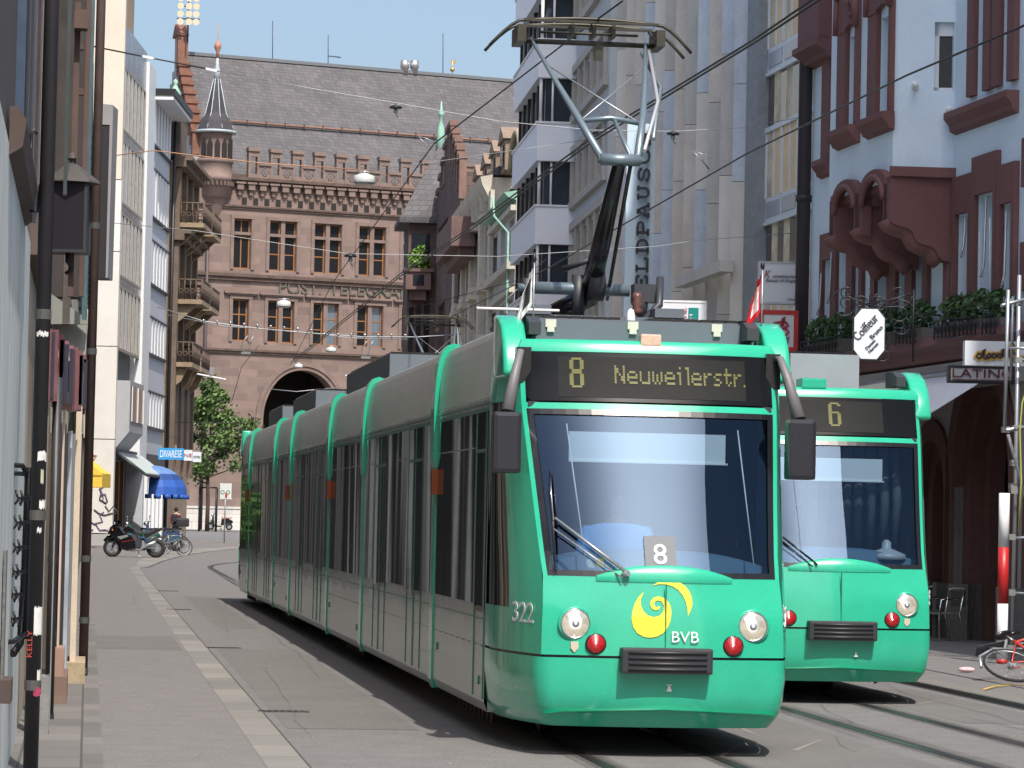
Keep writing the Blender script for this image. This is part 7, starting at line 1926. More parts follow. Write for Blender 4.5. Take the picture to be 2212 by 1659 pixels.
# ================================================================ unseen left row, added and toned for its reflection in the tram side
HS = [('mirrored_shop_house', 'unseen cream house row stretch with grey shop columns, added for the tram reflection', 37.6, 84, (.55, .50, .42)), ('mirrored_shop_house', 'unseen grey house with dark shop glazing and columns, added for the tram reflection', 84, 108, (.42, .42, .42)), ('mirrored_shop_house', 'unseen pale house beside the louvred building with plants, added for the tram reflection', 108, 147, (.50, .45, .36))]
m_pl = mat('shop_plant', (.05, .12, .02), .7, var=.5, scale=1.5)
for i, (nm, lb_, ya, yb, c_) in enumerate(HS):
    X0 = [-.25, -.2, -.15][i]
    t = empty(nm, lb_, 'house', (X0, ya, 0)); Lh = yb-ya
    m = MB(); m.box((-8, 0, 4.2), (0, Lh, 15)); m.box((-8, 0, 0), (-.15, Lh, 4.2)); m.build('wall', mat('row_render%d' % i, c_, .9, var=.06), t)
    m = MB(); m.box((-.145, 0, .3), (-.10, Lh, 3.9)); m.build('shop_glass', mat('shop_dark', (.014, .015, .018), .7, var=.5, scale=.5, spec=.1), t)  # matte near-black panes keep the mirrored shopfronts dark
    k = .4; rr = random.Random(i)
    m = MB()
    while k < Lh-.5: m.box((-.099, k, 0), (-.02, k+rr.uniform(.2, .5), 4.2)); k += rr.uniform(1.6, 4.2)
    build_split(m, 'column', mat('column_grey%d' % i, ((.17, .18, .19), (.05, .05, .055), (.12, .11, .10))[i], .6, var=.1), t)  # columns darkened to dim the mirrored row
    if False:
        m = MB(); m.prism([(-.1, 3, 3.6), (.9, 3, 3.0), (.9, 3, 2.8), (-.1, 3, 3.3)], (0, 9, 0)); m.build('awning_canvas', mat('scallop_white', (.7, .7, .7), .8, var=0), t)
    if i == 2:
        m = MB(); leafclump(m, (-.0, 12, 1.9), .2, 9, 1.3, 1800, .16, random.Random(4)); m.build('plant', m_pl, t)
    m = MB(); k = 1.0
    while k < Lh-1.5:
        for zz in (5.2, 8.4, 11.6): m.box((.005, k, zz), (.04, k+1.1, zz+1.9))
        k += 2.6
    build_split(m, 'window', mat('row_window', (.03, .035, .04), .6, var=.2, spec=.1), t)

# ================================================================ OVERHEAD WIRES
M_wire = mat('wire_dark', (.02, .02, .022), .5, var=0); M_wireg = mat('wire_grey', (.30, .31, .32), .4, .5, var=0); M_wirec = mat('wire_copper', (.42, .22, .12), .5, .4, var=0)
def wire(name, lab, pts, r_, mt, grp, sag=0.0):
    P = [Vector(p) for p in pts]; Q = []
    for a, b in zip(P, P[1:]):
        n = 10 if sag else 1
        for k in range(n): t_ = k/n; q = a.lerp(b, t_); q.z -= sag*4*t_*(1-t_)*((b-a).length/20); Q.append(q)
    Q.append(P[-1]); o = Q[0].copy(); m = MB(); m.tube([q-o for q in Q], r_, 6)
    e = m.build(name, mt); e.location = o; tag(e, lab, 'wire', grp); return e
GW = 'overhead wires'
hz = 6.30
wire('contact_wire', 'dark contact wire touching the front pantograph and running down the street', [at(1345, 2, 28.3)+Vector((0, 0, .0)), at(1235, 82, 31.0), at(938, 310, 38.8), at(719, 610, 62), at(627, 790, 98)], .0085, M_wire, GW)
wire('contact_wire', 'dark contact wire crossing the whole picture from upper right above the second tram', [at(2330, 5, 24.6), at(1958, 163, 30.4), at(1613, 332, 36.9), at(1350, 483, 44.5), at(1188, 577, 52.7), at(920, 712, 74)], .010, M_wire, GW)
for i, dy in enumerate((0, 12)):
    wire('feeder_wire', ('upper', 'lower')[i]+' of the twin dark feeder wires slanting behind the pantograph', [at(1900+dy, -100+dy*.5, 25.5), at(1628+dy, 86, 29.9), at(1273+dy*.8, 302+dy*.2, 38), at(992+dy*.8, 507, 51), at(869+dy*.6, 588, 60.9), at(629+dy*.5, 782, 95)], .011, M_wire, GW)
def span(lab, pts, D, r_=.008, mt=M_wireg, dD=0.0): return wire('span_wire', lab, [at(x, y, D+dD*k) for k, (x, y) in enumerate(pts)], r_, mt, 'span wires across the street')
span('thick dark span wire end with silver clamps crossing the post roof at upper left', [(200, 100), (320, 124), (465, 152)], 62, .016, M_wire)
span('thin grey span wire over the post building roof to the brown pipe', [(465, 152), (655, 188), (855, 222), (1080, 262), (1280, 281), (1455, 284), (1600, 276), (1748, 250)], 62, .007)
span('thin copper-coloured span wire in front of the turret carrying the nearest lamp', [(235, 338), (330, 325), (560, 352), (800, 368)], 88, .014, M_wirec)
span('thin span wire continuing right from the nearest lamp', [(800, 368), (900, 355), (1130, 322), (1350, 290)], 88, .008)
span('thin grey span wire crossing the upper windows of the post building', [(226, 480), (420, 498), (750, 548), (1075, 554), (1420, 532), (1500, 520), (1760, 500)], 63, .007)
span('lower span wire with many bright clamps crossing under the post inscription', [(340, 663), (440, 694), (560, 710), (700, 722), (790, 728), (900, 728), (1000, 722)], 108, .02)
span('second strand beside the clamp-studded span wire', [(360, 680), (480, 704), (640, 716), (760, 730), (880, 733)], 110, .014)
span('thin dark span wire in front of the brown gabled house', [(900, 664), (1130, 602), (1180, 560)], 84, .010, M_wire)
span('short dark pull-off wire rising to the upper contact wire', [(1516, 345), (1532, 366)], 38, .008, M_wire)
span('faint span wire over the archway', [(560, 838), (640, 846), (780, 832)], 150, .02)
span('faint span wire crossing inside the archway', [(600, 905), (680, 880), (760, 862)], 150, .02)
span('thin horizontal span wire crossing the tree top', [(380, 912), (460, 914), (530, 915)], 150, .018, M_wire)
span('slack wire from the lower clamps down to the lamp bar', [(560, 745), (522, 792), (500, 870)], 120, .012, M_wire)
span('wire rising from the cream house to the roof edge of the tram', [(1040, 700), (1130, 612)], 84, .008, M_wireg)
# clamps, insulators
def clamp(lab, px, py, D, kind_):
    p = at(px, py, D); t = empty('line_insulator', lab, 'insulator', p, -YAW, 'insulators and clamps on the wires'); k = D/7000
    m = MB()
    if kind_ == 'bell':
        m.lathe([(14*k, -3*k), (13*k, 1*k), (6*k, 4*k), (2*k, 5*k)], n=14); m.build('cap', M_black, t)
        m = MB(); m.lathe([(3*k, -4*k), (5*k, -8*k), (4*k, -13*k), (1*k, -15*k)], n=10); m.box((-9*k, -k, 3*k), (-3*k, k, 6*k)); m.box((3*k, -k, 3*k), (9*k, k, 6*k)); m.build('ball', M_steel, t)
        m = MB(); m.tube([(0, 0, -14*k), (2*k, 0, -19*k), (6*k, 0, -23*k)], .8*k, 5); m.build('hook', M_black, t)
    else:
        m.obox((0, 0, 0), (12*k, 0, -2.2*k), (0, 3*k, 0), (.4*k, 0, 2.6*k)); m.build('sleeve', M_white, t)
        m = MB(); m.cyl((-16*k, 0, 3*k), (17*k, 0, -3*k), 1.5*k, 6); m.build('rod', M_steel, t)
    return t
clamp('black bell insulator on the span wire over the middle of the post roof', 855, 231, 62, 'bell')
clamp('black bell insulator on the span wire left of the steel pantograph arm', 1279, 286, 62, 'bell')
clamp('black bell insulator on the span wire in front of the stone fins', 1454, 288, 61.5, 'bell')
clamp('silver wire clamp in front of the blue metal facade at upper left', 320, 124, 61.9, 'c')
clamp('silver wire clamp just left of the turret spire tip', 457, 151, 61.9, 'c')
clamp('small black insulator in front of the third upper post window', 757, 552, 62.9, 'bell')
rr = random.Random(5)
cl = empty('wire_clamps', 'row of bright little clamps strung along the lower span wire', 'clamps', at(600, 716, 108), -YAW)
for k in range(16):
    x = 440+k*29; y = 694+(x-440)*.09 if x < 700 else 724+(x-700)*.012; p = at(x, y-2, 107.8)-cl.location; q = Matrix.Rotation(YAW, 3, 'Z') @ p
    m = MB(); m.ball(q, .05, 6, 5); m.tube([q, q+Vector((0, 0, -.12))], .02, 4); m.build('clamp', M_chrome, cl)
for i, (x, y, s_) in enumerate(((536, 725, 1), (795, 735, 1.0))):
    m = MB(); O = at(x, y, 108)-cl.location; O = Matrix.Rotation(YAW, 3, 'Z') @ O; k = 108/7000*s_
    m.tube([O+Vector(v)*k for v in ((0, 0, 0), (-12, 0, -14), (-14, 0, -30), (-6, 0, -36))], 1.2*k, 5); m.tube([O+Vector(v)*k for v in ((12, 0, 0), (4, 0, -14), (2, 0, -28), (-2, 0, -36))], 1.2*k, 5); m.box(O+Vector((-14, -1, -40))*k, O+Vector((6, 1, -35))*k); m.build('wire_hanger', M_wireg, cl)
for i, (x, y, D) in enumerate(((925, 318, 38.5), (1518, 350, 37.8))):
    t = empty('pull_off', ('forked grey pull-off arm on the contact wire before the post roof', 'forked grey pull-off arm on the contact wire before the stone fins')[i], 'bracket', at(x, y, D), -YAW); k = D/7000
    m = MB(); m.tube([(-22*k, 0, 24*k), (0, 0, 0)], .9*k, 5); m.tube([(-22*k, 0, 24*k), (16*k, 0, 12*k)], .9*k, 5) ; m.build('arm', M_steel, t)
# hanging street lamps
for (px, py, w_, D, lb_) in ((787, 386, 46, 88, 'largest hanging street lamp, before the parapet of the post building'), (613, 656, 31, 130, 'hanging street lamp between two lower post windows'), (715, 755, 22, 175, 'small hanging street lamp above the tip of the archway, right'), (645, 790, 18, 215, 'smallest hanging street lamp at the archway apex')):
    t = empty('street_lamp', lb_, 'street lamp', at(px, py, D), -YAW, 'lamps hanging over the street'); k = D/7000*w_/46
    m = MB(); m.lathe([(22*k, -10*k), (23*k, -8*k), (22*k, 6*k), (8*k, 11*k), (4*k, 12*k)], n=20); m.build('housing', mat('lamp_housing', (.50, .51, .50), .5, var=.03), t)
    m = MB(); m.lathe([(20*k, -12.5*k), (21*k, -10.2*k)], n=20); m.build('diffuser', mat('lamp_lens', (.35, .36, .36), .3, var=0), t)
    m = MB(); m.cyl((-18*k, 0, 16*k), (18*k, 0, 16*k), 1.6*k, 6); m.cyl((0, 0, 11*k), (0, 0, 16*k), 2*k, 6); m.cyl((-8*k, 0, 11*k), (-8*k, 0, 16*k), 1*k, 6); m.cyl((8*k, 0, 11*k), (8*k, 0, 16*k), 1*k, 6); m.build('suspension', M_steel, t)
for (x0, y0, x1, y1, D, lb_) in ((426, 808, 488, 820, 150, 'slanting white tube lamp just above the tree top'), (746, 811, 802, 826, 190, 'slanting white tube lamp inside the archway')):
    a, b = at(x0, y0, D), at(x1, y1, D); t = empty('tube_lamp', lb_, 'street lamp', a, 0); m = MB(); m.cyl((0, 0, 0), b-a, .045*D/150, 6); m.build('tube', M_white, t); m = MB(); m.box(((b-a)/2)+Vector((-.1, -.1, .1)), ((b-a)/2)+Vector((.1, .1, .45))); m.build('bracket', M_wireg, t)

# ================================================================ TREE
def add_tree():
    D = 232; b = at(447, 1143, D); zb_ = gz(b.y); k = D/7000
    t = empty('street_tree', 'slim green street tree in an iron guard before the post building', 'tree', (b.x, b.y, zb_), -YAW)
    top = at(445, 815, D).z-zb_; rr = random.Random(12)
    bark = mat('tree_bark', (.06, .045, .035), .9, var=.3)
    m = MB(); m.tube([(0, 0, 0), (.02, 0, 2), (-.05, 0, 4.2), (.1, 0, 7), (0, .1, top*.93)], [.17, .14, .12, .08, .02], 8)
    limbs = []
    for j in range(26):
        h = 3.4+(top-4.6)*j/26; a = rr.uniform(0, 6.28); s_ = (1-(h/top))*1.0+.12
        ln_ = 3.6*math.sin(min(1, (h-2.2)/3.0)*1.5)*max(.18, (1-(h-4)/(top-3)))*rr.uniform(.7, 1.1)
        e = Vector((math.cos(a)*ln_, math.sin(a)*ln_, h+ln_*.45)); limbs.append((Vector((0, 0, h)), e)); m.tube([(0, 0, h), e*.5+Vector((0, 0, h*.5-.1)), e], [.06, .04, .012], 5)
    m.build('trunk', bark, t)
    m = MB(); cents = []
    for a, e in limbs:
        for q in (.35, .55, .8, 1.0, 1.1):
            cents.append(a.lerp(e, q)+Vector((rr.gauss(0, .25), rr.gauss(0, .25), rr.gauss(0, .3))))
    for q in range(8): cents.append(Vector((rr.gauss(0, .25), rr.gauss(0, .2), top*(.84+.02*q))))
    for c in cents:
        sp_ = rr.uniform(.34, .74)*(.6 if c.z > top*.8 else 1)
        for j in range(58):
            v = Vector((rr.gauss(0, 1), rr.gauss(0, 1), rr.gauss(0, .75)))*sp_*.55; p = c+v
            n_ = Vector((rr.gauss(0, 1), rr.gauss(0, 1), rr.gauss(.9, .8))).normalized(); tt = n_.orthogonal().normalized(); bb = n_.cross(tt); s_ = rr.uniform(.09, .19)
            m.cur = rr.choice((0, 0, 1, 2)); m.face([p-tt*s_, p+bb*s_*.65, p+tt*s_, p-bb*s_*.65])
    m.build('crown', [mat('maple_leaf', (.075, .135, .03), .6, var=.3, scale=3), mat('maple_leaf_light', (.12, .19, .05), .6, var=.2, scale=3), mat('maple_leaf_dark', (.04, .085, .02), .6, var=.2, scale=3)], t)
    m = MB(); w_ = 18*k; h = at(447, 1053, D).z-zb_
    for sx in (-w_, w_): m.cyl((sx, 0, 0), (sx, 0, h), .06, 6); m.cyl((sx, .8, 0), (sx, .8, h), .06, 6)
    m.cyl((-w_, 0, h), (w_, 0, h), .06, 6); m.cyl((-w_, .8, h), (w_, .8, h), .06, 6)
    m.build('tree_guard', M_black, t)
add_tree()
# small white notice board on a thin pole
p = at(484, 1183, 0); D = 168
b = at(484, 1182, D); t = empty('street_sign', 'white rectangular street sign with small pictogram on a thin pole', 'street sign', (b.x, b.y, gz(b.y)), -YAW); k = D/7000
hA, hB = at(484, 1078, D).z-gz(b.y), at(484, 1044, D).z-gz(b.y)
m = MB(); m.cyl((0, 0, 0), (0, 0, hB-.1), .04, 6); m.build('pole', M_steel, t)
m = MB(); m.box((-10*k, -.06, hA), (12*k, -.045, hB)); m.build('panel', mat('sign_pale', (.55, .60, .58), .5, var=0), t)
m = MB(); m.box((-11*k, -.058, hA-.02), (-9.7*k, -.03, hB+.02)); m.box((11.7*k, -.058, hA-.02), (13*k, -.03, hB+.02)); m.build('rim', M_white, t)
m = MB(); m.ball((2*k, -.07, hA+7*k), .12, 8, 6, (.5, .2, 1)); m.ball((2*k, -.07, hA+12*k), .06, 8, 6, (1, .2, 1)); m.build('pictogram', M_red, t)
m = MB()
for x in (-6, 6): m.torus((x*k, -.068, hA+15*k), .09, .02, 'y', 10, 4)
m.build('faint_symbol', mat('symbol_green', (.15, .3, .2), .6, var=0), t)

# ================================================================ TWO-WHEELERS
def wheel_part(parent, c, rad, tyre, spokes=True, fat=False, axis='y'):
    w_ = empty('wheel', None, None, c); w_.parent = parent
    m = MB(); m.torus((0, 0, 0), rad-tyre, tyre, axis, 28, 8); m.build('tyre', M_rubber, w_)
    m = MB(); m.torus((0, 0, 0), rad-tyre*2.1, tyre*.45, axis, 28, 6); m.lathe([(.035, -.04), (.035, .04)], (0, 0, 0), axis, 10)
    if fat:
        for k in range(5):
            a = k*2*math.pi/5; m.tube([(0, 0, 0), ((rad-tyre*2)*math.cos(a), 0, (rad-tyre*2)*math.sin(a))], .022, 6)
        m.lathe([(.13, -.06), (.13, -.05)], (0, 0, 0), axis, 18)
    m.build('rim', M_steel, w_)
    if spokes:
        m = MB()
        for k in range(18):
            a = k*2*math.pi/18; m.cyl((0, (.03 if k % 2 else -.03), 0), ((rad-tyre*2)*math.cos(a), 0, (rad-tyre*2)*math.sin(a)), .0018, 3)
        m.build('spokes', M_chrome, w_)
    return w_
def make_bicycle(label, loc, rot, fm, lady=False, box_=None):
    t = empty('bicycle', label, 'bicycle', loc, 0, rot=rot)
    r_ = .34; wheel_part(t, (-.52, 0, r_), r_, .018); wheel_part(t, (.52, 0, r_), r_, .018)
    m = MB(); bb = (-.06, 0, .28); st = (-.17, 0, .78); hd = (.34, 0, .80); hl = (.37, 0, .66)
    m.cyl(bb, st, .017, 8); m.cyl(bb, hl, .019, 8); m.cyl((-.155, 0, .74) if not lady else (-.12, 0, .52), hd if not lady else (.36, 0, .70), .016, 8); m.cyl(hd, hl, .021, 8)
    for s_ in (-.05, .05): m.cyl(bb, (-.52, s_, r_), .009, 6); m.cyl((-.155, 0, .74), (-.52, s_, r_), .009, 6); m.tube([hl, (.40, s_, .62), (.52, s_, r_)], .012, 6)
    m.build('frame', fm, t)
    m = MB(); m.cyl(st, (-.19, 0, .88), .013, 6); m.build('seat_post', M_steel, t)
    m = MB(); m.ball((-.22, 0, .91), .14, 12, 6, (1, .5, .25)); m.cyl((-.15, 0, .91), (.0, 0, .90), .03, 8); m.build('saddle', M_blk, t)
    m = MB(); m.tube([(.34, 0, .80), (.33, 0, .92)], .014, 6); m.tube([(.25, -.28, .95), (.36, -.15, .94), (.35, 0, .93), (.36, .15, .94), (.25, .28, .95)], .012, 6); m.build('handlebar', M_steel, t)
    m = MB()
    for s_ in (-.29, .29): m.cyl((.25, s_*.98, .95), (.17, s_, .95), .017, 8)
    m.build('grip', M_rubber, t)
    m = MB(); m.lathe([(.09, -.01), (.09, .01)], (-.06, -.07, .28), 'y', 18); m.cyl((-.06, -.09, .28), (.08, -.10, .18), .01, 5); m.cyl((-.06, .09, .28), (-.20, .10, .38), .01, 5); m.box((.04, -.20, .165), (.13, -.10, .19)); m.box((-.25, .10, .37), (-.16, .20, .395)); m.build('crankset', M_dark, t)
    m = MB(); m.tube([(-.90, 0, .42), (-.78, 0, .62), (-.52, 0, .71), (-.30, 0, .62)], .02, 5); m.build('mudguard', M_steel, t)
    m = MB(); m.box((-.75, -.07, .72), (-.35, .07, .735)); m.cyl((-.52, -.05, .34), (-.6, -.05, .72), .006, 4); m.build('rack', M_dark, t)
    if box_: m = MB(); m.box((-.78, -.16, .74), (-.42, .16, .95)); m.build('basket', box_, t)
    return t
def at_g(px, py): p = gnd(px, py); return (p.x, p.y, gz(p.y))
M_bg = mat('moto_black', (.008, .008, .010), .15, var=0, coat=.8); M_br = mat('moto_red', (.30, .02, .02), .3, var=0)
def sport_bike(label, loc, rz, sc=1.0):
    t = empty('motorcycle', label, 'motorcycle', loc, rz); t.scale = (sc, sc, sc)
    wheel_part(t, (-.72, 0, .31), .31, .06, False, True); wheel_part(t, (.70, 0, .315), .315, .075, False, True)   # front is -x
    m = MB(); m.tube([(-.72, -.11, .31), (-.60, -.11, .62), (-.47, -.10, .92)], [.03, .03, .025], 8); m.tube([(-.72, .11, .31), (-.60, .11, .62), (-.47, .10, .92)], [.03, .03, .025], 8); m.build('fork', M_dark, t)
    m = MB(); pr = [(-.88, .78), (-.80, .93), (-.58, 1.02), (-.44, .98), (-.30, .80), (-.02, .70), (.10, .52), (.14, .30), (-.20, .20), (-.42, .26), (-.50, .50), (-.70, .66)]
    m.prism([(x, -.20, zz) for x, zz in pr], (0, .40, 0)); m.build('fairing', M_bg, t, bevel=.05)
    m = MB(); m.prism([(-.86, -.06, .92), (-.56, -.05, 1.20), (-.44, -.04, 1.18), (-.56, -.05, 1.0)], (0, .12, 0)); m.build('wind_shield', clear_glass('screen_tint', (.25, .25, .27), .1), t)
    m = MB(); m.prism([(-.42, -.14, .80), (-.36, -.14, .96), (-.18, -.14, 1.02), (.02, -.14, .92), (.10, -.14, .78)], (0, .28, 0)); m.build('tank', M_bg, t, bevel=.05)
    m = MB(); m.prism([(.02, -.12, .78), (.08, -.12, .86), (.38, -.12, .84), (.60, -.10, .93), (.66, -.10, .88), (.40, -.12, .76)], (0, .24, 0)); m.build('seat', mat('seat_grey', (.04, .04, .045), .6, var=0), t, bevel=.02)
    m = MB(); m.prism([(.28, -.13, .74), (.62, -.10, .90), (.88, -.06, 1.0), (.92, -.06, .94), (.66, -.08, .78), (.40, -.12, .62)], (0, .26, 0)); m.build('tail', M_bg, t, bevel=.03)
    m = MB(); m.prism([(-.22, -.17, .30), (-.20, -.17, .62), (.20, -.17, .60), (.24, -.17, .30)], (0, .34, 0)); m.cyl((.12, -.2, .42), (.12, .2, .42), .10, 14); m.build('engine', M_dark, t)
    m = MB(); m.tube([(.14, -.10, .36), (.45, -.13, .33), (.70, -.13, .315)], .035, 8); m.tube([(.14, .10, .36), (.70, .13, .315)], .035, 8); m.build('swing_arm', M_steel, t)
    m = MB(); m.tube([(-.1, -.16, .22), (.2, -.18, .25), (.42, -.19, .40), (.72, -.20, .52)], [.03, .035, .055, .06], 10); m.build('exhaust', M_steel, t)
    m = MB(); m.tube([(-.50, -.30, .96), (-.46, -.12, 1.0), (-.46, .12, 1.0), (-.50, .30, .96)], .015, 6); m.build('handlebar', M_black, t)
    for s_ in (-1, 1):
        m = MB(); m.tube([(-.66, s_*.12, 1.02), (-.62, s_*.30, 1.08)], .01, 5); m.ball((-.62, s_*.34, 1.09), .07, 10, 6, (.5, 1, .7)); m.build('mirror', M_chrome, t)
        m = MB(); m.ball((-.70, s_*.23, .88), .035, 8, 6); m.build('indicator', mat('indicator_orange', (.65, .16, .02), .3, var=0), t)
    m = MB(); m.ball((-.85, -.08, .84), .07, 10, 6, (.5, 1, .6)); m.ball((-.85, .08, .84), .07, 10, 6, (.5, 1, .6)); m.build('headlight', M_chrome, t)
    m = MB(); m.prism([(-.56, -.205, .66), (-.22, -.205, .74), (-.18, -.205, .68), (-.44, -.205, .58)], (0, .004, 0)); m.build('silver_flash', M_steel, t)
    m = MB(); m.prism([(-.40, -.206, .50), (.0, -.206, .58), (.0, -.206, .565), (-.40, -.206, .48)], (0, .004, 0)); m.build('red_stripe', M_br, t)
    m = MB(); m.tube([(-.98, 0, .50), (-.88, 0, .62), (-.72, 0, .67), (-.56, 0, .60)], .07, 8); m.build('front_mudguard', M_bg, t)
    m = MB(); m.cyl((.1, .08, .25), (.22, -.2, .0), .012, 5); m.build('side_stand', M_steel, t)
    return t
def scooter(label, loc, rz, body, topbox=True, seatm=None, sc=1.0):
    t = empty('scooter', label, 'scooter', loc, rz); t.scale = (sc, sc, sc)
    wheel_part(t, (-.62, 0, .24), .24, .055, False, True); wheel_part(t, (.60, 0, .24), .24, .055, False, True)
    m = MB(); m.prism([(-.58, -.16, .42), (-.50, -.16, .98), (-.42, -.16, .98), (-.36, -.16, .34), (.10, -.16, .28), (.14, -.16, .20), (-.40, -.16, .22)], (0, .32, 0)); m.build('leg_shield', body, t, bevel=.03)
    m = MB(); m.prism([(.05, -.18, .30), (.10, -.18, .74), (.55, -.16, .78), (.86, -.10, .62), (.84, -.10, .46), (.50, -.18, .34)], (0, .36, 0)); m.build('body', body, t, bevel=.05)
    m = MB(); m.prism([(.06, -.13, .76), (.10, -.13, .86), (.40, -.13, .84), (.80, -.10, .86), (.78, -.10, .78)], (0, .26, 0)); m.build('seat', seatm or M_blk, t, bevel=.03)
    m = MB(); m.tube([(-.62, 0, .24), (-.56, 0, .5), (-.44, 0, 1.05)], .03, 8); m.tube([(-.38, -.30, 1.06), (-.45, 0, 1.06), (-.38, .30, 1.06)], .015, 6); m.build('handlebar', M_dark, t)
    m = MB(); m.ball((-.52, 0, .98), .10, 10, 8); m.build('headlight', M_chrome, t)
    for s_ in (-1, 1): m = MB(); m.tube([(-.42, s_*.24, 1.06), (-.40, s_*.30, 1.22)], .008, 4); m.ball((-.40, s_*.31, 1.26), .06, 8, 6, (.4, 1, .7)); m.build('mirror', M_chrome, t)
    m = MB(); m.box((-.80, -.08, .44), (-.45, .08, .50)); m.build('front_mudguard', body, t, bevel=.02)
    if topbox: m = MB(); m.box((.58, -.24, .90), (1.05, .24, 1.22)); m.build('top_box', mat('top_box_dark', (.03, .03, .033), .35, var=0), t, bevel=.07)
    return t
g = at_g(290, 1204); k = Vector(g)
sport_bike('black sport motorcycle parked side-on in front on the left pavement', (g[0], g[1], g[2]), -YAW-.02, 1.13)
g = at_g(345, 1190); scooter('dark blue touring scooter with a big top box behind the black motorcycle', g, -YAW+.1, mat('scooter_blue', (.03, .06, .13), .25, var=0, coat=.6), True, None, 1.15)
g = at_g(300, 1187); s2 = scooter('scooter with green fuel cover half hidden behind the black motorcycle', g, -YAW+.5, mat('scooter_green', (.02, .12, .08), .25, var=0, coat=.6), False, None, 1.1)
g = at_g(368, 1199); make_bicycle('silver bicycle leaning behind the motorcycle, nearest of the row', g, (0, R(4), -YAW+.35), mat('bike_silver', (.30, .30, .26), .35, .4, var=0))
g = at_g(377, 1197); make_bicycle('old bicycle with pale rear mudguard beside the silver one', g, (0, R(-3), -YAW+.9), mat('bike_green', (.05, .10, .09), .4, var=0), True)
g = at_g(392, 1141); make_bicycle('bicycle standing on the far square behind the walking person', g, (0, 0, -YAW+.5), M_red)
for i, (x, lb_) in enumerate(((424, 'bicycle parked left of the tree guard'), (452, 'white bicycle locked to the tree guard'), (470, 'bicycle between the tree guard and the far scooter'))):
    g = at_g(x, 1143); b_ = make_bicycle(lb_, g, (0, 0, -YAW+(.1, -.2, .3)[i]), (M_chrome, M_steel, mat('bike_blue', (.1, .15, .3), .4, var=0))[i]); b_['group'] = 'bicycles parked around the tree'
g = at_g(475, 1145); scooter('dark far scooter with an orange-brown seat beside the street sign', g, -YAW, M_bg, False, mat('seat_tan', (.42, .17, .06), .6, var=0), 1.15)
# ================================================================ PEOPLE
M_skin = mat('skin', (.45, .27, .19), .6, var=0); M_hair = mat('hair_dark', (.02, .016, .014), .8, var=0)
def skin_body(name, nodes, edges, mt, parent, sub=1):
    me = bpy.data.meshes.new(name); me.from_pydata([n_[0] for n_ in nodes], edges, []); o = bpy.data.objects.new(name, me); COL.objects.link(o)
    sk = o.modifiers.new('s', 'SKIN'); 
    for v, n_ in zip(me.skin_vertices[0].data, nodes): v.radius = n_[1] if isinstance(n_[1], tuple) else (n_[1], n_[1])
    me.skin_vertices[0].data[0].use_root = True
    ss = o.modifiers.new('u', 'SUBSURF'); ss.levels = sub; ss.render_levels = sub
    me.materials.append(mt)
    bpy.context.view_layer.update(); dg = bpy.context.evaluated_depsgraph_get(); nm = bpy.data.meshes.new_from_object(o.evaluated_get(dg)); nm.name = name
    o.modifiers.clear(); o.data = nm; nm.materials.clear(); nm.materials.append(mt)
    for p_ in nm.polygons: p_.use_smooth = True
    if parent: o.parent = parent
    return o
def walker(label, loc, rz):
    t = empty('person', label, 'person', loc, rz)
    # one continuous skin-toned body, clothing as children
    N = [((0, 0, .95), (.15, .11)), ((0, 0, 1.15), (.14, .10)), ((0, 0, 1.38), (.17, .11)), ((0, 0, 1.50), (.06, .06)), ((0, -.01, 1.56), (.055, .06)), ((0, -.02, 1.66), (.08, .10)), ((0, -.02, 1.74), (.05, .06)),
         ((-.20, 0, 1.40), (.055, .055)), ((-.26, .03, 1.14), (.045, .045)), ((-.24, -.10, .92), (.035, .035)), ((-.23, -.16, .84), (.04, .02)),
         ((.20, 0, 1.40), (.055, .055)), ((.27, -.02, 1.14), (.045, .045)), ((.25, .02, .90), (.035, .035)), ((.25, .03, .80), (.04, .02)),
         ((-.09, 0, .88), (.09, .10)), ((-.10, -.06, .50), (.062, .065)), ((-.10, .05, .10), (.045, .045)), ((-.10, -.10, .04), (.04, .035)),
         ((.09, 0, .88), (.09, .10)), ((.10, .03, .50), (.062, .065)), ((.10, .15, .12), (.045, .045)), ((.10, .02, .04), (.04, .035))]
    E = [(0, 1), (1, 2), (2, 3), (3, 4), (4, 5), (5, 6), (2, 7), (7, 8), (8, 9), (9, 10), (2, 11), (11, 12), (12, 13), (13, 14), (0, 15), (15, 16), (16, 17), (17, 18), (0, 19), (19, 20), (20, 21), (21, 22)]
    skin_body('body', N, E, M_skin, t)
    J = [(N[k][0], tuple(r_*1.28 for r_ in N[k][1])) for k in (1, 2, 7, 8, 9, 11, 12, 13, 0)]; J[8] = ((0, 0, .90), (.19, .14))
    skin_body('jacket', J, [(0, 1), (1, 2), (2, 3), (3, 4), (1, 5), (5, 6), (6, 7), (0, 8)], mat('jacket_red', (.16, .015, .02), .8, var=.1), t)
    T = [(N[k][0], tuple(r_*1.22 for r_ in N[k][1])) for k in (0, 15, 16, 17, 19, 20, 21)]
    skin_body('trousers', T, [(0, 1), (1, 2), (2, 3), (0, 4), (4, 5), (5, 6)], mat('trousers_dark', (.035, .035, .045), .85, var=0), t)
    m = MB(); m.ball((0, .02, 1.69), .118, 14, 10, (.95, 1.0, 1.1)); m.build('hair', M_hair, t)
    m = MB(); m.box((-.15, .13, 1.02), (.15, .30, 1.42)); m.build('backpack', mat('backpack_navy', (.02, .02, .045), .8, var=0), t, bevel=.05)
    return t
g = at_g(379, 1168); walker('person in a dark red jacket with a backpack walking away past the blue awning', g, R(165))
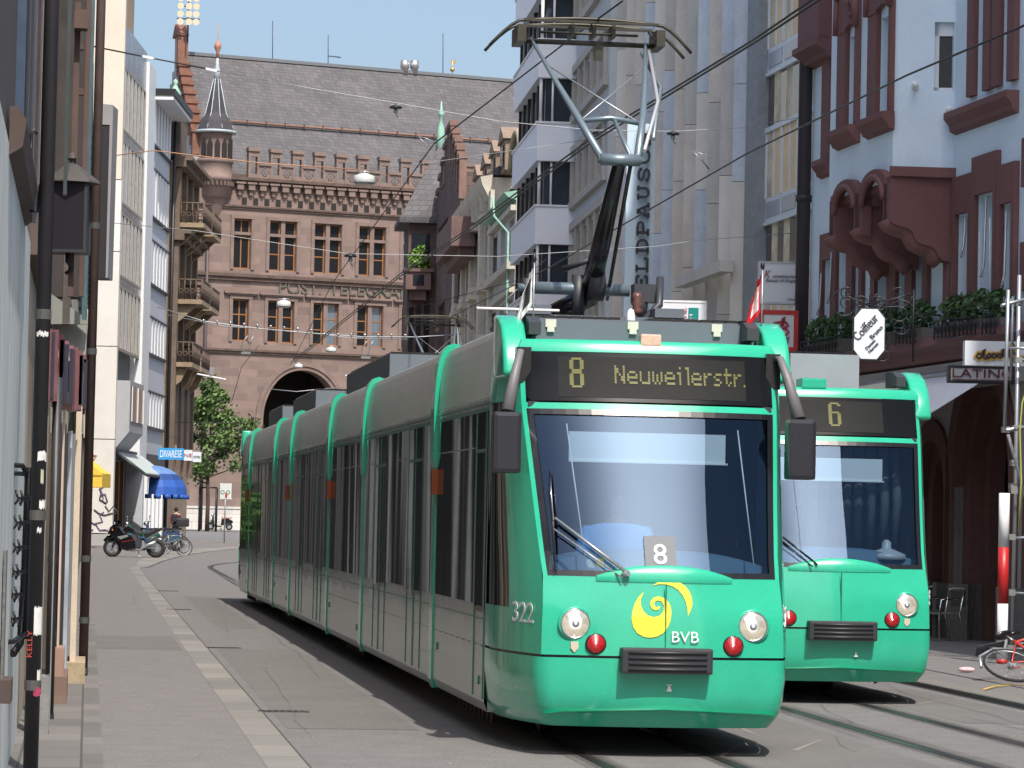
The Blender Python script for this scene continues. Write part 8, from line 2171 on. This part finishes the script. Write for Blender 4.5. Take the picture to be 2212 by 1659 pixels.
# driver behind the windscreen
d = empty('person', 'driver in a light blue shirt sitting behind the windscreen of the front tram', 'person', (TX-.22, 26.12, 0), 0)
N = [((0, .12, 1.30), (.17, .13)), ((0, .08, 1.50), (.18, .12)), ((0, .05, 1.74), (.19, .11)), ((0, .03, 1.86), (.06, .06)), ((0, .01, 1.93), (.058, .06)), ((0, -.01, 2.04), (.082, .10)), ((0, -.01, 2.12), (.055, .07)),
     ((-.24, .04, 1.76), (.06, .06)), ((-.30, -.08, 1.52), (.05, .05)), ((-.20, -.36, 1.56), (.036, .034)), ((-.18, -.46, 1.57), (.045, .022)),
     ((.24, .04, 1.76), (.06, .06)), ((.30, -.08, 1.52), (.05, .05)), ((.20, -.36, 1.56), (.036, .034)), ((.18, -.46, 1.57), (.045, .022))]
E = [(0, 1), (1, 2), (2, 3), (3, 4), (4, 5), (5, 6), (2, 7), (7, 8), (8, 9), (9, 10), (2, 11), (11, 12), (12, 13), (13, 14)]
skin_body('body', [(p_, ((r_[0]*.72, r_[1]*.72) if k in (0, 1, 2, 7, 8, 11, 12) else r_)) for k, (p_, r_) in enumerate(N)], E, M_skin, d, 2)
N[2] = ((0, .05, 1.74), (.17, .10)); S2 = [(N[k][0], tuple(r_*(1.5 if k < 3 else 1.35) for r_ in N[k][1])) for k in (0, 1, 2, 7, 8, 11, 12)]+[((0, .04, 1.83), (.10, .09))]
skin_body('shirt', S2, [(0, 1), (1, 2), (2, 3), (3, 4), (2, 5), (5, 6), (2, 7)], mat('shirt_blue', (.10, .28, .55), .8, var=0), d, 2)
m = MB(); m.ball((0, .03, 2.08), .125, 16, 10, (.9, 1, 1.0)); m.build('hair', M_hair, d)
m = MB()
for s_ in (-1, 1): m.ball((s_*.032, -.113, 2.055), .012, 8, 6)
m.build('eyes', M_black, d)
m = MB(); m.ball((0, -.118, 2.03), .018, 8, 6, (.8, 1.2, 1.4)); m.box((-.025, -.112, 1.985), (.025, -.10, 1.992)); m.build('nose_and_mouth', M_skin, d)
for s_ in (-1, 1):
    m = MB()
    for q in range(4): m.tube([(s_*(.165+.014*q), -.47, 1.575-.004*q), (s_*(.168+.014*q), -.52, 1.585), (s_*(.168+.014*q), -.54, 1.56)], .008, 5)
    m.tube([(s_*.15, -.44, 1.57), (s_*.13, -.48, 1.58)], .009, 5); m.build('fingers', M_skin, d)

# ================================================================ RIGHT EDGE: scaffold, bike, chairs
sc = empty('scaffold', 'grey tubular scaffold at the right edge with a yellow hose', 'scaffold', at(2178, 1425, 43.5)); SO = sc.location.copy(); SO.z = 0.05; sc.location = SO
def sr(x, y, D=43.5): return tuple(at(x, y, D)-SO)
def tb(pts, r_, nm, mt=M_steel):
    m = MB(); m.tube([sr(*p) for p in pts], r_, 8); return m.build(nm, mt, sc)
Mg = M_steel
tb([(2178, 626, 43.5), (2170, 925, 43.5)], .026, 'standard'); tb([(2202, 594, 44.2), (2186, 1440, 44.2)], .030, 'standard'); tb([(2188, 640, 46), (2184, 820, 46)], .024, 'standard'); tb([(2173, 928, 43.5), (2171, 1440, 43.5)], .022, 'standard') if False else None
tb([(2163, 660, 43.5), (2240, 640, 44)], .024, 'transom'); tb([(2163, 658, 43.5), (2215, 600, 43.5)], .001, 'transom') if False else None
tb([(2178, 752, 44), (2250, 752, 44)], .018, 'transom'); tb([(2196, 778, 44), (2250, 776, 44)], .024, 'transom'); tb([(2172, 930, 43.5), (2240, 918, 44)], .028, 'transom')
tb([(2178, 940, 43.5), (2240, 1165, 44.5)], .022, 'brace'); tb([(2182, 1280, 44.2), (2240, 1284, 44.2)], .022, 'ledger'); tb([(2180, 1400, 44.2), (2240, 1404, 44.2)], .022, 'ledger'); tb([(2184, 1558-400+5, 44.2), (2240, 1560-400, 44.2)], .022, 'ledger'); tb([(2183, 1500-110, 44.2), (2240, 1500-110, 44.2)], .018, 'ledger')
m = MB()
for (x, y) in ((2200, 655), (2176, 652), (2198, 778), (2172, 928), (2194, 925), (2190, 1000), (2189, 1060), (2184, 1160), (2184, 1280), (2182, 1400), (2188, 1050)):
    p_ = Vector(sr(x, y, 43.9)); m.box(p_-Vector((.045, .06, .04)), p_+Vector((.045, .06, .04)))
build_split(m, 'coupler', mat('coupler_steel', (.30, .30, .29), .5, .5, var=.2), sc)
m = MB(); m.tube([sr(2250, 820, 43.3), sr(2222, 830, 43.3), sr(2208, 870, 43.3), sr(2203, 930, 43.3), sr(2206, 1040, 43.3), sr(2200, 1150, 43.3)], .012, 6); m.torus(Vector(sr(2240, 880, 43.3)), .14, .010, 'y', 18, 5); m.build('hose', mat('hose_yellow', (.42, .44, .10), .5, var=0), sc)
bd = empty('warning_post', 'red and white striped warning post standing against the scaffold', 'warning post', at(2164, 1440, 43.3)); O = bd.location.copy(); O.z = .05; bd.location = O
ys_ = [1065, 1182, 1304, 1424, 1460]; m = MB(); colr = [M_white, M_red, M_white, M_red]
kx = 43.3/7000
for k in range(4):
    za = at(2165, ys_[k+1], 43.3).z-O.z if k < 3 else 0; zb_ = at(2165, ys_[k], 43.3).z-O.z
    if k < 3 and ys_[k+1] > 1424: continue
    m = MB(); m.cyl((.0, 0, max(za, 0)), (.0, 0, zb_), .072, 14); m.build('stripe', colr[k], bd)
# red bicycle tipped against the scaffold foot
g = gnd(2110, 1480)
rb = make_bicycle('red and blue bicycle tipped over on the right pavement by the scaffold', (g.x+1.02, g.y-.1, .05), (R(-60), R(-10), R(20)), mat('bike_red', (.55, .05, .03), .3, var=0, coat=.5))
m = MB(); m.cyl((-.02, 0, .32), (.2, 0, .52), .022, 6); m.build('blue_decal', mat('decal_blue', (.03, .04, .35), .4, var=0), rb)
bpy.context.view_layer.update()
lo = min((o_.matrix_world @ v.co).z for o_ in rb.children_recursive if o_.type == 'MESH' for v in o_.data.vertices); rb.location.z += .055-lo
# yellow cable on the ground
m = MB(); P = [gnd(x, y)+Vector((0, 0, .07)) for x, y in ((2125, 1503), (2150, 1496), (2180, 1492), (2215, 1494), (2260, 1499), (2300, 1495))]; o = P[0].copy(); m.tube([p_-o for p_ in P], .010, 6); e = m.build('cable', mat('cable_yellow', (.50, .36, .08), .6, var=0)); e.location = o; tag(e, 'thin yellow cable lying on the right pavement edge', 'cable')
e = MB(); q = gnd(2088, 1462)+Vector((0, 0, .06)); e.ball((0, 0, .03), .07, 10, 6, (1.6, .8, .5)); e = e.build('crumpled_cup', mat('cup_pink', (.65, .42, .45), .7, var=.3, scale=20)); e.location = q; tag(e, 'small crumpled pinkish cup lying by the right kerb', 'litter')
# aluminium café chairs
def chair(label, loc, rz):
    t = empty('cafe_chair', label, 'chair', loc, rz, 'aluminium café chairs under the arcade')
    for (x, y) in ((-.22, -.22), (.22, -.22)): m = MB(); m.tube([(x, y, 0), (x*.9, y*.95, .44), (x*1.05, y*.9, .66), (x*1.05, .15, .68)], .014, 8); m.build('front_leg', M_chrome, t)
    for x in (-.22, .22): m = MB(); m.tube([(x, .30, 0), (x*.9, .18, .44), (x*.95, .26, .82)], .014, 8); m.build('rear_leg', M_chrome, t)
    m = MB(); m.box((-.2, -.22, .43), (.2, .2, .455)); m.build('seat', mat('seat_slats', (.35, .35, .36), .4, .6, var=.1), t)
    m = MB(); m.tube([(-.21, .26, .82), (-.12, .31, .84), (.12, .31, .84), (.21, .26, .82)], .014, 8); m.build('back_rail', M_chrome, t)
    m = MB(); m.box((-.19, .285, .55), (.19, .30, .80)); m.build('backrest', mat('weave_dark', (.05, .05, .05), .6, var=.3, scale=30), t)
    return t
g = gnd(2036, 1392); chair('aluminium café chair nearest the arcade pillar, facing left', (g.x, g.y, .05), R(-70))
g = gnd(2000, 1384); chair('second aluminium café chair, mostly hidden by the tram', (g.x, g.y, .05), R(-60))
# horn and small green shrub are covered by their own buildings
